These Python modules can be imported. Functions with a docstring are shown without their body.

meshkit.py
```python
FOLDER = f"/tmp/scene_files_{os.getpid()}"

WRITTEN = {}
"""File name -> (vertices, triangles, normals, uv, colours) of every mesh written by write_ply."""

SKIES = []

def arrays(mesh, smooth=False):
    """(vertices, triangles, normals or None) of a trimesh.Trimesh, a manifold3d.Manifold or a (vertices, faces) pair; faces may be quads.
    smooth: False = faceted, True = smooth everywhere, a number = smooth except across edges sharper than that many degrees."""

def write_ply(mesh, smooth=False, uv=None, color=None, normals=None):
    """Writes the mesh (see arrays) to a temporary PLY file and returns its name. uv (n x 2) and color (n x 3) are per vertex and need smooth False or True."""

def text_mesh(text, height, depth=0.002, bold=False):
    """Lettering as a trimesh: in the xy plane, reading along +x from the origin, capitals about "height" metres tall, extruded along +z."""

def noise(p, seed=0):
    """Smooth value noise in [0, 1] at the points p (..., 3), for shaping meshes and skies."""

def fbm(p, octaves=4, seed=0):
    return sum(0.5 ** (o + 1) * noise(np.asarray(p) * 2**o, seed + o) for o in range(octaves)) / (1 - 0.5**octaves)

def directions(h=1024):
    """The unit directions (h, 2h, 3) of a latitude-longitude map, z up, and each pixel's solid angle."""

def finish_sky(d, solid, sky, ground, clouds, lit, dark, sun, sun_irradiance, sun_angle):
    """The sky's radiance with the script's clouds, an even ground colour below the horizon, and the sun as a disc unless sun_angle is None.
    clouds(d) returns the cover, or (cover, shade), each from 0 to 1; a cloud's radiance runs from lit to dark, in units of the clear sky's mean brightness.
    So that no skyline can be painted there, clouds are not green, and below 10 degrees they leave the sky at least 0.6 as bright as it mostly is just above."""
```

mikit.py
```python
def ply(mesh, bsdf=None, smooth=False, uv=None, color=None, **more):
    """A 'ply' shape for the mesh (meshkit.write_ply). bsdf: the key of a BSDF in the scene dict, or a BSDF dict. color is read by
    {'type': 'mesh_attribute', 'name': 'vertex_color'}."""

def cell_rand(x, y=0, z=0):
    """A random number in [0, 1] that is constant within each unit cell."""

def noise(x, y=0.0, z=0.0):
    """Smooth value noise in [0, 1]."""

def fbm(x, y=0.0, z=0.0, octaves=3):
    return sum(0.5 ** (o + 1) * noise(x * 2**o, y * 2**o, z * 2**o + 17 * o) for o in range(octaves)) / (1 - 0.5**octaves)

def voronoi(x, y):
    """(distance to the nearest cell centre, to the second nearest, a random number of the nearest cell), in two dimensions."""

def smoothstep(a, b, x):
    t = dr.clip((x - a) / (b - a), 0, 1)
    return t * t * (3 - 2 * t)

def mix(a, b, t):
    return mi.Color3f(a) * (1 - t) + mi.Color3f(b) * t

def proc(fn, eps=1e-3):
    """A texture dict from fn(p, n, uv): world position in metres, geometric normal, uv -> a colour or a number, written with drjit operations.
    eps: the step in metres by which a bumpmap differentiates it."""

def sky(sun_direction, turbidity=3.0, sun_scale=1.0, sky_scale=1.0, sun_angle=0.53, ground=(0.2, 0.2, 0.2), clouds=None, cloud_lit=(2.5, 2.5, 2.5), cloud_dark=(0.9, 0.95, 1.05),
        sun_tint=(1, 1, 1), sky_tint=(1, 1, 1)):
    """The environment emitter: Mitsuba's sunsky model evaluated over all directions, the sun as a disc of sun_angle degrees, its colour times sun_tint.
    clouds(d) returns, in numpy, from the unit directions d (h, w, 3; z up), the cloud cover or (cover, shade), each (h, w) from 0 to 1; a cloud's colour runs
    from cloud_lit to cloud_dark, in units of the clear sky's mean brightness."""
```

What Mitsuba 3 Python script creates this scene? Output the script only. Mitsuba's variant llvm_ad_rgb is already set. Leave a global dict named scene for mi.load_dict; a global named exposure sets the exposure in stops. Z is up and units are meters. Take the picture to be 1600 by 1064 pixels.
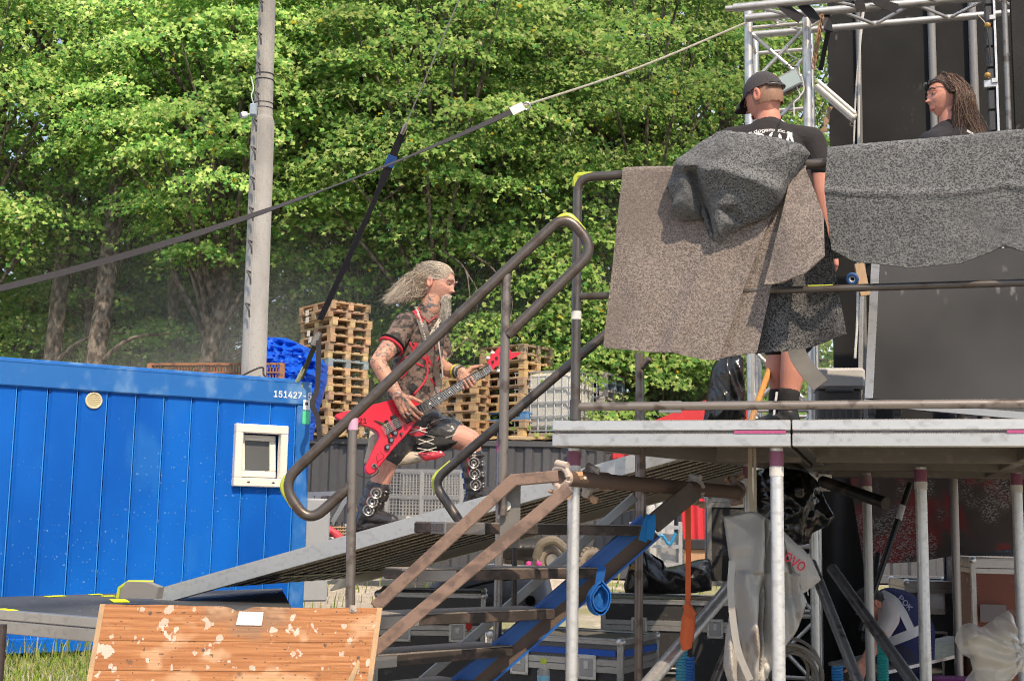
import math, random
import numpy as np, trimesh, mitsuba as mi, drjit as dr
import manifold3d as m3
from shapely.geometry import Polygon, Point
from scipy.spatial import Delaunay
import mikit, meshkit
from mikit import proc, fbm, noise, voronoi, smoothstep, mix, cell_rand

scene, labels = {}, {}
# ---------------------------------------------------------------- camera, light, exposure
F, PITCH, ROLL = 2000.0, math.atan(283 / 2000.0), 0.018
EYE = np.array([0.0, 0.0, 1.25])
_f = np.array([0, math.cos(PITCH), math.sin(PITCH)])
_r0 = np.array([1.0, 0, 0]); _u0 = np.array([0, -math.sin(PITCH), math.cos(PITCH)])
UP = math.cos(ROLL) * _u0 - math.sin(ROLL) * _r0
RT = math.cos(ROLL) * _r0 + math.sin(ROLL) * _u0
scene['camera'] = {'type': 'perspective', 'fov_axis': 'x', 'fov': math.degrees(2 * math.atan(800 / F)), 'near_clip': 0.1, 'far_clip': 2000.0,
                   'to_world': mi.ScalarTransform4f().look_at(origin=EYE.tolist(), target=(EYE + _f).tolist(), up=UP.tolist())}
SUN = np.array([0.24, -0.64, 0.74])
scene['sky'] = mikit.sky(SUN.tolist(), turbidity=3.5, sun_scale=0.95, sky_scale=1.45, ground=(0.22, 0.21, 0.18),
                         clouds=lambda d: 0.55 * meshkit.fbm(d * 3.0, 4) + 0.1, sun_tint=(1.0, 0.985, 0.965))
exposure = 1.82

rng = np.random.default_rng(7)
random.seed(7)


def P(x, y, Y):
    """The point at distance Y in front of the eye that is seen in direction (x, y) of the photograph."""
    d = _f + (x - 800) / F * RT - (y - 532) / F * UP
    return EYE + d * (Y / d[1])


def PZ(x, y, z):
    d = _f + (x - 800) / F * RT - (y - 532) / F * UP
    return EYE + d * ((z - EYE[2]) / d[2])


A3 = lambda *v: np.array(v, float)
nrm = lambda v: np.asarray(v, float) / (np.linalg.norm(v) + 1e-12)

# ---------------------------------------------------------------- entries
_used = {}


def numbered(key):
    n = _used.get(key, 0); _used[key] = n + 1
    return key if n == 0 else f'{key}_{n:03d}'


def shape_of(mesh, mat, col=None, smooth=35):
    if isinstance(mesh, list):
        mesh = join(mesh)
    if isinstance(mesh, m3.Manifold):
        mesh = tm(mesh)
    if isinstance(mesh, tuple):
        mesh = trimesh.Trimesh(*mesh, process=False)
    if col is None and 'vc' in mesh.metadata:
        c = mesh.metadata['vc']
        if smooth is False:
            v, f, n = np.array(mesh.vertices), np.array(mesh.faces), None
        else:
            v, f, n = meshkit.arrays(mesh, True)
        col = c
    else:
        v, f, n = meshkit.arrays(mesh, smooth)
    if col is not None:
        col = np.asarray(col, float)
        if col.ndim == 1:
            col = np.tile(col, (len(v), 1))
    else:
        col = np.full((len(v), 3), 0.5)
    # the colour rides in the texture coordinates (u = 255 r + g, v = b), so that meshes of one material can be joined
    uv = np.stack([np.round(np.clip(col[:, 0], 0, 1) * 255) + np.clip(col[:, 1], .002, .998), col[:, 2]], 1)
    path = meshkit.write_ply((v, f), False, uv, None, normals=n)
    return {'type': 'ply', 'filename': path, 'face_normals': n is None, 'bsdf': {'type': 'ref', 'id': mat}}


def thing(name, label, cat, group=None):
    k = numbered(name)
    labels[k] = {'label': label, 'category': cat}
    if group: labels[k]['group'] = group
    return k


def part(parent, name, mesh, mat, col=None, smooth=35, label=None, kind=None):
    k = numbered(parent + '__' + name)
    scene[k] = shape_of(mesh, mat, col, smooth)
    if label or kind:
        labels[k] = {}
        if label: labels[k]['label'] = label
        if kind: labels[k]['kind'] = kind
    return k


def solo(name, mesh, mat, col, label, cat, group=None, smooth=35):
    k = thing(name, label, cat, group)
    scene[k] = shape_of(mesh, mat, col, smooth)
    return k


def struct(name, mesh, mat, col=None, kind='structure', label=None, smooth=35):
    k = numbered(name)
    scene[k] = shape_of(mesh, mat, col, smooth)
    labels[k] = {'kind': kind}
    if label: labels[k]['label'] = label
    return k


# ---------------------------------------------------------------- geometry
def join(ms):
    out, vc, off = [], [], 0
    V, Fc, C = [], [], []
    has = any('vc' in m.metadata for m in ms if isinstance(m, trimesh.Trimesh))
    for m in ms:
        if isinstance(m, m3.Manifold): m = tm(m)
        if isinstance(m, tuple): m = trimesh.Trimesh(*m, process=False)
        V.append(np.array(m.vertices)); Fc.append(np.array(m.faces) + off); off += len(m.vertices)
        if has: C.append(m.metadata.get('vc', np.full((len(m.vertices), 3), .5)))
    o = trimesh.Trimesh(np.vstack(V), np.vstack(Fc), process=False)
    if has: o.metadata['vc'] = np.vstack(C)
    return o


def tint(m, c):
    if isinstance(m, m3.Manifold): m = tm(m)
    m.metadata['vc'] = np.tile(np.asarray(c, float), (len(m.vertices), 1))
    return m


def tm(man):
    k = man.to_mesh()
    return trimesh.Trimesh(np.array(k.vert_properties[:, :3], float), np.array(k.tri_verts, int), process=False)


def smooth_path(pts, n=6, closed=False):
    """Catmull-Rom through the points."""
    p = np.asarray(pts, float)
    if len(p) < 3: return p
    q = np.vstack([p[-1:], p, p[:2]]) if closed else np.vstack([2 * p[0] - p[1], p, 2 * p[-1] - p[-2]])
    out = []
    for i in range(1, len(q) - 2):
        a, b, c, d = q[i - 1:i + 3]
        t = np.linspace(0, 1, n, endpoint=False)[:, None]
        out.append(0.5 * (2 * b + (c - a) * t + (2 * a - 5 * b + 4 * c - d) * t**2 + (3 * b - a - 3 * c + d) * t**3))
    if not closed: out.append(p[-1:])
    return np.vstack(out)


def bend(pts, r, n=6):
    """A polyline whose inner corners are rounded with radius about r."""
    p = np.asarray(pts, float); out = [p[0]]
    for i in range(1, len(p) - 1):
        a, b = nrm(p[i - 1] - p[i]), nrm(p[i + 1] - p[i])
        l = min(r, 0.45 * np.linalg.norm(p[i - 1] - p[i]), 0.45 * np.linalg.norm(p[i + 1] - p[i]))
        s, e = p[i] + a * l, p[i] + b * l
        for t in np.linspace(0, 1, n):
            out.append((1 - t)**2 * s + 2 * t * (1 - t) * p[i] + t * t * e)
    out.append(p[-1])
    return np.array(out)


def frames(p):
    t = np.gradient(p, axis=0); t /= np.linalg.norm(t, axis=1, keepdims=True) + 1e-12
    a = np.cross(t[0], [0, 0, 1] if abs(t[0][2]) < 0.9 else [1, 0, 0]); a = nrm(a)
    A = []
    for k in t:
        a = nrm(a - k * (a @ k)); A.append(a)
    A = np.array(A)
    return t, A, np.cross(t, A)


def tube(pts, r, n=12, hollow=False):
    p = np.asarray(pts, float); r = np.broadcast_to(np.asarray(r, float), (len(p),))
    t, A, B = frames(p)
    ang = np.arange(n) * 2 * np.pi / n
    ring = np.cos(ang)[None, :, None] * A[:, None] + np.sin(ang)[None, :, None] * B[:, None]
    v = (p[:, None] + ring * r[:, None, None]).reshape(-1, 3)
    f = []
    for i in range(len(p) - 1):
        a = i * n + np.arange(n); b = i * n + (np.arange(n) + 1) % n
        f.append(np.stack([a, b, b + n], 1)); f.append(np.stack([a, b + n, a + n], 1))
    if not hollow:
        v = np.vstack([v, p[0], p[-1]]); c = len(v) - 2
        a = np.arange(n); b = (a + 1) % n
        f.append(np.stack([b, a, a * 0 + c], 1)); f.append(np.stack([a, b, a * 0 - n], 1) + [0, 0, 0] if False else np.stack([a + (len(p) - 1) * n, b + (len(p) - 1) * n, a * 0 + c + 1], 1))
    return trimesh.Trimesh(v, np.vstack(f), process=False)


def ribbon(pts, w, side, th=0.003):
    """A flat strap of width w along the points; side: the strap's width direction (vector or per point)."""
    p = np.asarray(pts, float); w = np.broadcast_to(np.asarray(w, float), (len(p),))
    t = np.gradient(p, axis=0); t /= np.linalg.norm(t, axis=1, keepdims=True) + 1e-12
    s = np.broadcast_to(np.asarray(side, float), p.shape); s = s - t * (s * t).sum(1, keepdims=True); s /= np.linalg.norm(s, axis=1, keepdims=True) + 1e-12
    nn = np.cross(t, s)
    c = [p + s * w[:, None] / 2 + nn * th / 2, p - s * w[:, None] / 2 + nn * th / 2, p - s * w[:, None] / 2 - nn * th / 2, p + s * w[:, None] / 2 - nn * th / 2]
    v = np.stack(c, 1).reshape(-1, 3); f = []
    for i in range(len(p) - 1):
        for k in range(4):
            a, b = i * 4 + k, i * 4 + (k + 1) % 4
            f += [[a, b, b + 4], [a, b + 4, a + 4]]
    f += [[0, 3, 2], [0, 2, 1]]; e = (len(p) - 1) * 4
    f += [[e, e + 1, e + 2], [e, e + 2, e + 3]]
    return trimesh.Trimesh(v, np.array(f), process=False)


def obox(c, ax, ay, az, sx, sy, sz, bev=0.0):
    """A box about c with (unit) axes and full sizes; bev chamfers all edges."""
    ax, ay, az = nrm(ax), nrm(ay), nrm(az)
    if bev <= 0:
        g = np.array([[x, y, z] for x in (-.5, .5) for y in (-.5, .5) for z in (-.5, .5)])
        v = np.asarray(c) + g[:, :1] * sx * ax + g[:, 1:2] * sy * ay + g[:, 2:] * sz * az
        f = np.array([[0, 1, 3], [0, 3, 2], [4, 6, 7], [4, 7, 5], [0, 4, 5], [0, 5, 1], [2, 3, 7], [2, 7, 6], [0, 2, 6], [0, 6, 4], [1, 5, 7], [1, 7, 3]])
    else:
        b = min(bev, .45 * sx, .45 * sy, .45 * sz)
        pts = []
        for x in (-1, 1):
            for y in (-1, 1):
                for z in (-1, 1):
                    h = np.array([sx / 2 * x, sy / 2 * y, sz / 2 * z])
                    for k in range(3):
                        q = h.copy()
                        for j in range(3):
                            if j != k: q[j] -= b * np.sign(q[j])
                        pts.append(q)
        hull = trimesh.convex.convex_hull(np.array(pts))
        g = np.array(hull.vertices); f = np.array(hull.faces)
        v = np.asarray(c) + g[:, :1] * ax + g[:, 1:2] * ay + g[:, 2:] * az
    if np.cross(ax, ay) @ az < 0: f = f[:, ::-1]
    return trimesh.Trimesh(v, f, process=False)


def beam(a, b, w, h, up=(0, 0, 1), bev=0.0, roll=None):
    a, b = np.asarray(a, float), np.asarray(b, float)
    d = nrm(b - a); s = nrm(np.cross(d, up)); z = np.cross(s, d)
    return obox((a + b) / 2, d, s, z, np.linalg.norm(b - a), w, h, bev)


def prism(poly3, off):
    """Polygon given as planar 3D points, extruded by the vector off."""
    p = np.asarray(poly3, float); off = np.asarray(off, float)
    o = p[0]; n = nrm(off)
    x = nrm((p[1] - o) - n * ((p[1] - o) @ n)); y = np.cross(n, x)
    q = np.stack([(p - o) @ x, (p - o) @ y], 1)
    m = trimesh.creation.extrude_polygon(Polygon(q).buffer(0), np.linalg.norm(off), engine='earcut')
    v = np.array(m.vertices)
    return trimesh.Trimesh(o + v[:, :1] * x + v[:, 1:2] * y + v[:, 2:] * n, m.faces, process=False)


def disk_cyl(c, axis, r, h, n=20):
    a = nrm(axis)
    return tube([np.asarray(c) - a * h / 2, np.asarray(c) + a * h / 2], r, n)


def torus(c, axis, R, r, n=24, m=8, a0=0, a1=2 * np.pi, x=None):
    a = nrm(axis); x = nrm(np.cross(a, [0, 0, 1] if abs(a[2]) < .9 else [1, 0, 0])) if x is None else nrm(x); y = np.cross(a, x)
    t = np.linspace(a0, a1, n)
    return tube(np.asarray(c) + R * (np.cos(t)[:, None] * x + np.sin(t)[:, None] * y), r, m)


def ball(c, r, sub=2, sc=(1, 1, 1)):
    m = trimesh.creation.icosphere(subdivisions=sub, radius=1.0)
    return trimesh.Trimesh(np.array(m.vertices) * r * np.array(sc) + c, m.faces, process=False)


def resample(pl, n):
    p = np.asarray(pl, float); d = np.r_[0, np.cumsum(np.linalg.norm(np.diff(p, axis=0), axis=1))]
    t = np.linspace(0, d[-1], n)
    return np.stack([np.interp(t, d, p[:, k]) for k in range(p.shape[1])], 1)


def coons(top, bottom, left, right, nu=40, nv=40):
    """Grid between four border polylines (top and bottom run left to right, left and right run top to bottom)."""
    T, B, L, R = resample(top, nu), resample(bottom, nu), resample(left, nv), resample(right, nv)
    u = np.linspace(0, 1, nu)[None, :, None]; v = np.linspace(0, 1, nv)[:, None, None]
    S = (1 - v) * T[None] + v * B[None] + (1 - u) * L[:, None] + u * R[:, None]
    S -= (1 - u) * (1 - v) * T[0] + u * (1 - v) * T[-1] + (1 - u) * v * B[0] + u * v * B[-1]
    return S


def cloth(G, th=0.008, disp=None):
    """A sheet with thickness from a grid of points (nv, nu, 3); disp (nv, nu) moves it along its normal."""
    G = np.array(G, float); nv, nu, _ = G.shape

    def normals(G):
        n = np.cross(np.gradient(G, axis=1), np.gradient(G, axis=0)); return n / (np.linalg.norm(n, axis=2, keepdims=True) + 1e-12)
    if disp is not None: G = G + normals(G) * disp[..., None]
    N = normals(G)
    a, b = (G + N * th / 2).reshape(-1, 3), (G - N * th / 2).reshape(-1, 3)
    I = np.arange(nv * nu).reshape(nv, nu); o = nv * nu
    q = np.stack([I[:-1, :-1], I[:-1, 1:], I[1:, 1:], I[1:, :-1]], -1).reshape(-1, 4)
    f = [q[:, [0, 2, 1]], q[:, [0, 3, 2]], q[:, [0, 1, 2]] + o, q[:, [0, 2, 3]] + o]
    rim = np.r_[I[0, :], I[1:, -1], I[-1, -2::-1], I[-2:0:-1, 0]]; r2 = np.roll(rim, -1)
    f += [np.stack([rim, r2, r2 + o], 1), np.stack([rim, r2 + o, rim + o], 1)]
    m = trimesh.Trimesh(np.vstack([a, b]), np.vstack(f), process=False)
    m.fix_normals()
    return m


def pillow(outline, origin, ex, ey, ez, thick, step, folds=0.0, fscale=6.0, seed=0, power=0.5, back=1.0, edge=None, foldfn=None):
    """A cushion-like body: 2D outline (in ex, ey units) swollen along ez, with noise folds."""
    pg = Polygon(outline).buffer(0)
    x0, y0, x1, y1 = pg.bounds
    per = np.array(pg.exterior.coords)[:-1]
    n = max(12, int(pg.exterior.length / step))
    bd = np.array([pg.exterior.interpolate(i / n, normalized=True).coords[0] for i in range(n)])
    gx, gy = np.meshgrid(np.arange(x0, x1, step), np.arange(y0, y1, step * .87)); gx = gx + (np.arange(gx.shape[0]) % 2)[:, None] * step / 2
    g = np.stack([gx.ravel(), gy.ravel()], 1)
    inner = pg.buffer(-step * .55)
    import shapely
    g = g[shapely.contains_xy(inner, g[:, 0], g[:, 1])]
    q = np.vstack([bd, g]); tri = Delaunay(q).simplices
    cen = q[tri].mean(1); tri = tri[shapely.contains_xy(pg, cen[:, 0], cen[:, 1])]
    ar = np.cross(q[tri[:, 1]] - q[tri[:, 0]], q[tri[:, 2]] - q[tri[:, 0]])
    tri = tri[np.abs(ar) > 1e-12]; ar = ar[np.abs(ar) > 1e-12]; tri[ar < 0] = tri[ar < 0][:, ::-1]
    d = np.array(shapely.distance(pg.exterior, shapely.points(q))); d[:n] = 0
    h = np.clip(d / max(edge or d.max(), 1e-9), 0, 1)**power
    p3 = np.stack([q[:, 0], q[:, 1], q[:, 0] * 0], 1)
    def fold(s):
        k = (meshkit.fbm(p3 * fscale + s * 9.1, 3, seed + s) - .5) * 2
        k = k + (foldfn(q) if foldfn else 0)
        return folds * k * np.clip(d / (2 * step), 0, 1)
    zf, zb = h * thick + fold(1), -h * thick * back - fold(2)
    ex, ey, ez = (np.asarray(e, float) for e in (ex, ey, ez))
    base = np.asarray(origin) + q[:, :1] * ex + q[:, 1:] * ey
    vf, vb = base + zf[:, None] * ez, base[n:] + zb[n:, None] * ez
    remap = np.r_[np.arange(n), np.arange(len(q) - n) + len(q)]
    m = trimesh.Trimesh(np.vstack([vf, vb]), np.vstack([tri, remap[tri][:, ::-1]]), process=False)
    m.fix_normals()
    return m


def px_pillow(outline_px, Y, thick, step=0.02, **k):
    """pillow whose outline is given as the directions in which it is seen at distance Y."""
    p = np.array([P(x, y, Y) for x, y in outline_px])
    o = p.mean(0)
    q = np.stack([p[:, 0] - o[0], p[:, 2] - o[2]], 1)
    return pillow(q, o, [1, 0, 0], [0, 0, 1], [0, -1, 0], thick, step, **k)


def limbs(chains, length=0.02, taubin=12, sph=20):
    """One continuous surface from chains of (point, radius): hulls of spheres, joined, refined, smoothed."""
    ms = []
    for ch in chains:
        S = []
        for c, r in ch:
            r3 = np.broadcast_to(np.asarray(r, float), (3,))
            S.append(m3.Manifold.sphere(1.0, sph).scale([float(x) for x in r3]).translate([float(x) for x in c]))
        if len(S) == 1: ms.append(S[0])
        for a, b in zip(S[:-1], S[1:]): ms.append(m3.Manifold.batch_hull([a, b]))
    u = m3.Manifold.batch_boolean(ms, m3.OpType.Add)
    u = u.refine_to_length(length)
    m = tm(u); m.merge_vertices(); 
    trimesh.smoothing.filter_taubin(m, lamb=0.5, nu=0.53, iterations=taubin)
    return m


def hull(pts):
    return trimesh.convex.convex_hull(np.asarray(pts, float))


def vary(c, k=0.12):
    return np.clip(np.asarray(c) * (1 + rng.uniform(-k, k)) * (1 + rng.uniform(-k / 3, k / 3, 3)), 0, 1)
# ---------------------------------------------------------------- materials
def own(uv):
    k = dr.floor(uv.x)
    return mi.Color3f(k / 255.0, uv.x - k, uv.y)


VC = proc(lambda p, n, uv: own(uv))


def rgb(c): return {'type': 'rgb', 'value': [float(x) for x in c]}


def prin(col, rough=.6, **k):
    d = {'type': 'principled', 'base_color': col if isinstance(col, dict) else rgb(col), 'roughness': rough if isinstance(rough, dict) else float(rough)}
    d.update(k); return d


def mat(key, d, two=True):
    scene[key] = {'type': 'twosided', 'b': d} if two else d


def worn(key, d, dirt, lo, hi, scale, amount=1.0, bump=None):
    """A surface of the mesh's own colour with patches of dirt or wear."""
    s = scale
    d = {**d, 'base_color': proc(lambda p, n, uv: mix(own(uv), dirt, amount * smoothstep(lo, hi, fbm(p.x * s, p.y * s, p.z * s, 4))))}
    if bump:
        hs, bs = bump
        d = {'type': 'bumpmap', 'scale': 1.0, 't': proc(lambda p, n, uv: hs * fbm(p.x * bs, p.y * bs, p.z * bs, 2)), 'b': d}
    mat(key, d)


mat('matte', prin(VC, .85, specular=.3))
mat('satin', prin(VC, .42))
mat('gloss', prin(VC, .15, clearcoat=.6))
mat('chrome', prin(VC, .22, metallic=1.0))
mat('black_plastic_bag', prin(VC, .16, specular=.7))
worn('alu', prin(VC, .38, metallic=.85), (.30, .28, .26), .50, .80, 30, .45)
worn('galv', prin(VC, .42, metallic=.8), (.34, .33, .31), .45, .80, 46, .35)
worn('steel', prin(VC, .36, metallic=.7), (.10, .072, .058), .5, .72, 21, .75)
worn('rusty', prin(VC, .75), (.10, .07, .06), .42, .7, 18, .8, (.0012, 160))
worn('wood', prin(VC, .8), (.22, .19, .16), .45, .8, 5, .55)
worn('dusty', prin(VC, .6), (.34, .31, .28), .55, .85, 9, .45)
worn('case_black', prin(VC, .5), (.20, .20, .20), .62, .8, 14, .5, (.0006, 260))
worn('leather', prin(VC, .27, specular=.75), (.10, .10, .105), .5, .8, 30, .5, (.004, 45))
mat('hairm', prin(VC, .45, specular=.4))
mat('cloth', {'type': 'bumpmap', 'scale': 1.0, 't': proc(lambda p, n, uv: .0025 * fbm(p.x * 40, p.y * 40, p.z * 28, 3)), 'b': prin(VC, .9, sheen=.4)})
mat('skin', {'type': 'bumpmap', 'scale': 1.0, 't': proc(lambda p, n, uv: .0012 * fbm(p.x * 90, p.y * 90, p.z * 90, 2)), 'b': prin(VC, .5, specular=.35)})
# inked skin: dark line work of its own over the skin tone
mat('tattooed', prin(proc(lambda p, n, uv: mix(own(uv), (.10, .11, .12), .75 * smoothstep(.44, .58, fbm(p.x * 26, p.y * 26, p.z * 26, 3)) * smoothstep(.28, .12, dr.abs(fbm(p.x * 50 + 7, p.y * 50, p.z * 50, 2) - .5) * 2.2)
                                                    + .25 * smoothstep(.55, .7, noise(p.x * 18, p.y * 18, p.z * 18 + 5)))), .5, specular=.35))
# printed mesh shirt over tattooed skin
mat('mesh_shirt', {'type': 'bumpmap', 'scale': 1.0, 't': proc(lambda p, n, uv: .007 * fbm(p.x * 24, p.y * 24, p.z * 14, 3)),
                   'b': prin(proc(lambda p, n, uv: mix(mix((.030, .026, .026), (.17, .12, .10), smoothstep(.38, .60, fbm(p.x * 34, p.y * 34, p.z * 36, 4))), (.27, .195, .16),
                                                      .7 * smoothstep(.6, .75, fbm(p.x * 75 + 3, p.y * 75, p.z * 80, 3)))), .75)})


def speck(a, b, c, s=150, big=3.0):
    def fn(p, n, uv):
        a1, a2, a3 = (.80 * p.x + .36 * p.y + .48 * p.z) * s, (-.60 * p.x + .48 * p.y + .64 * p.z) * s, (.80 * p.z - .60 * p.y) * s
        k = noise(a1, a2, a3)
        k2 = noise(a2 * .43 + 9, a1 * .43, a3 * .43)
        w = fbm(p.x * big, p.y * big, p.z * big, 3)
        return mix(mix(a, b, smoothstep(.3, .72, .65 * k + .35 * k2)), c, .55 * smoothstep(.45, .75, w))
    return fn


def carpet(key, a, b, c, s=150):
    mat(key, {'type': 'bumpmap', 'scale': 1.0, 't': proc(lambda p, n, uv: .0035 * noise(p.x * 190, p.y * 190, p.z * 190) + .004 * fbm(p.x * 12, p.y * 12, p.z * 12, 3), eps=.0015),
              'b': prin(proc(speck(a, b, c, s)), .95, sheen=.5)})


carpet('carpet_brown', (.105, .087, .080), (.305, .262, .242), (.15, .124, .112), 330)
carpet('carpet_grey', (.030, .032, .035), (.205, .212, .220), (.080, .083, .088), 330)
carpet('carpet_black', (.012, .012, .013), (.16, .16, .165), (.02, .02, .021), 330)

# blue painted container steel: chalky wash marks, rust-free scratches down to primer
def blue_fn(p, n, uv):
    a = fbm(p.x * 1.3, p.y * 1.3, p.z * .5, 4)
    chip = smoothstep(.86, .92, noise(p.x * 62, p.y * 62, p.z * 40)) * smoothstep(.42, .7, fbm(p.x * 2.1, p.y * 2.1, p.z * 2.1, 2))
    c = mix((.0, .085, .43), (.002, .125, .56), smoothstep(.3, .7, a))
    c = mix(c, (.03, .20, .56), .35 * smoothstep(.62, .8, fbm(p.x * 3.2 + 4, p.y * 3.2, p.z * 1.1, 4)))
    return mix(c, (.28, .48, .72), .5 * chip)
mat('blue_paint', prin(proc(blue_fn), .5, specular=.22))
def blue_worn_fn(p, n, uv):
    a = fbm(p.x * 7, p.y * 7, p.z * 4, 4)
    return mix((.008, .125, .43), (.16, .32, .56), .6 * smoothstep(.45, .78, a))
mat('blue_worn', prin(proc(blue_worn_fn), .5))

# varnished orange plywood: grain along x, paint splashes, knots
def board_fn(p, n, uv):
    w = fbm(p.x * 2.0, 1.0, p.z * 9, 3)
    g = dr.sin((p.z * 95 + 11 * w + 1.5 * dr.sin(p.x * 3.0)) * 2.2)
    fine = fbm(p.x * 6, 3.0, p.z * 210, 2)
    c = mix((.34, .130, .045), (.47, .215, .085), .5 + .35 * g)
    c = mix(c, (.30, .11, .035), .5 * smoothstep(.5, .8, fine))
    c = mix(c, (.20, .15, .11), .55 * smoothstep(.56, .72, fbm(p.x * 3.1, 6.0, p.z * 4.0, 4)))
    c = mix(c, (.58, .36, .21), .7 * smoothstep(.60, .78, fbm(p.x * 9 + 3, 2.0, p.z * 11, 3)))
    spl = smoothstep(.69, .715, fbm(p.x * 13 + 1.7, 5.0, p.z * 8.5, 5)) + .8 * smoothstep(.71, .74, fbm(p.x * 30 + 9, 6.0, p.z * 19, 4))
    c = mix(c, (.62, .55, .47), .85 * dr.minimum(spl, 1.0))
    k1, k2, kr = voronoi(p.x * 4.1 + 3, p.z * 5.3)
    knot = smoothstep(.10, .03, k1 + .06 * fbm(p.x * 40, 2.0, p.z * 40, 2)) * dr.select(kr > .72, 1.0, 0.0)
    c = mix(c, (.16, .085, .045), .8 * knot)
    speckle = smoothstep(.90, .94, noise(p.x * 85, 4.0, p.z * 85))
    return mix(c, (.07, .05, .04), .8 * speckle)
mat('board_wood', {'type': 'bumpmap', 'scale': 1.0, 't': proc(lambda p, n, uv: .0016 * fbm(p.x * 8, 3.0, p.z * 160, 2)), 'b': prin(proc(board_fn), .5)})

# ground: pale compacted gravel yard
def ground_fn(p, n, uv):
    a = fbm(p.x * .35, p.y * .35, 0.0, 4); b = fbm(p.x * 9, p.y * 9, 0.0, 3)
    c = mix((.25, .225, .19), (.38, .345, .30), smoothstep(.3, .7, .5 * a + .5 * b))
    return mix(c, (.14, .15, .06), .8 * smoothstep(.56, .70, fbm(p.x * .5 + 8, p.y * .5, 0.0, 4)))
mat('ground_mat', {'type': 'bumpmap', 'scale': 1.0, 't': proc(lambda p, n, uv: .012 * fbm(p.x * 14, p.y * 14, 0.0, 3)), 'b': prin(proc(ground_fn), .95)})

def concrete_fn(p, n, uv):
    a = fbm(p.x * 3, p.y * 3, p.z * 1.2, 4); b = noise(p.x * 60, p.y * 60, p.z * 60)
    return mix(mix((.26, .252, .238), (.40, .388, .365), smoothstep(.3, .7, a)), (.2, .18, .16), .4 * smoothstep(.6, .9, b))
mat('concrete', prin(proc(concrete_fn), .9))
def bark_fn(p, n, uv):
    a = fbm(p.x * 16, p.y * 16, p.z * 8, 5)
    return mix((.075, .060, .048), (.235, .20, .165), smoothstep(.35, .7, a))
mat('bark', {'type': 'bumpmap', 'scale': 1.0, 't': proc(lambda p, n, uv: .05 * fbm(p.x * 16, p.y * 16, p.z * 4, 3), eps=.006), 'b': prin(proc(bark_fn), .9)})
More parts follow.
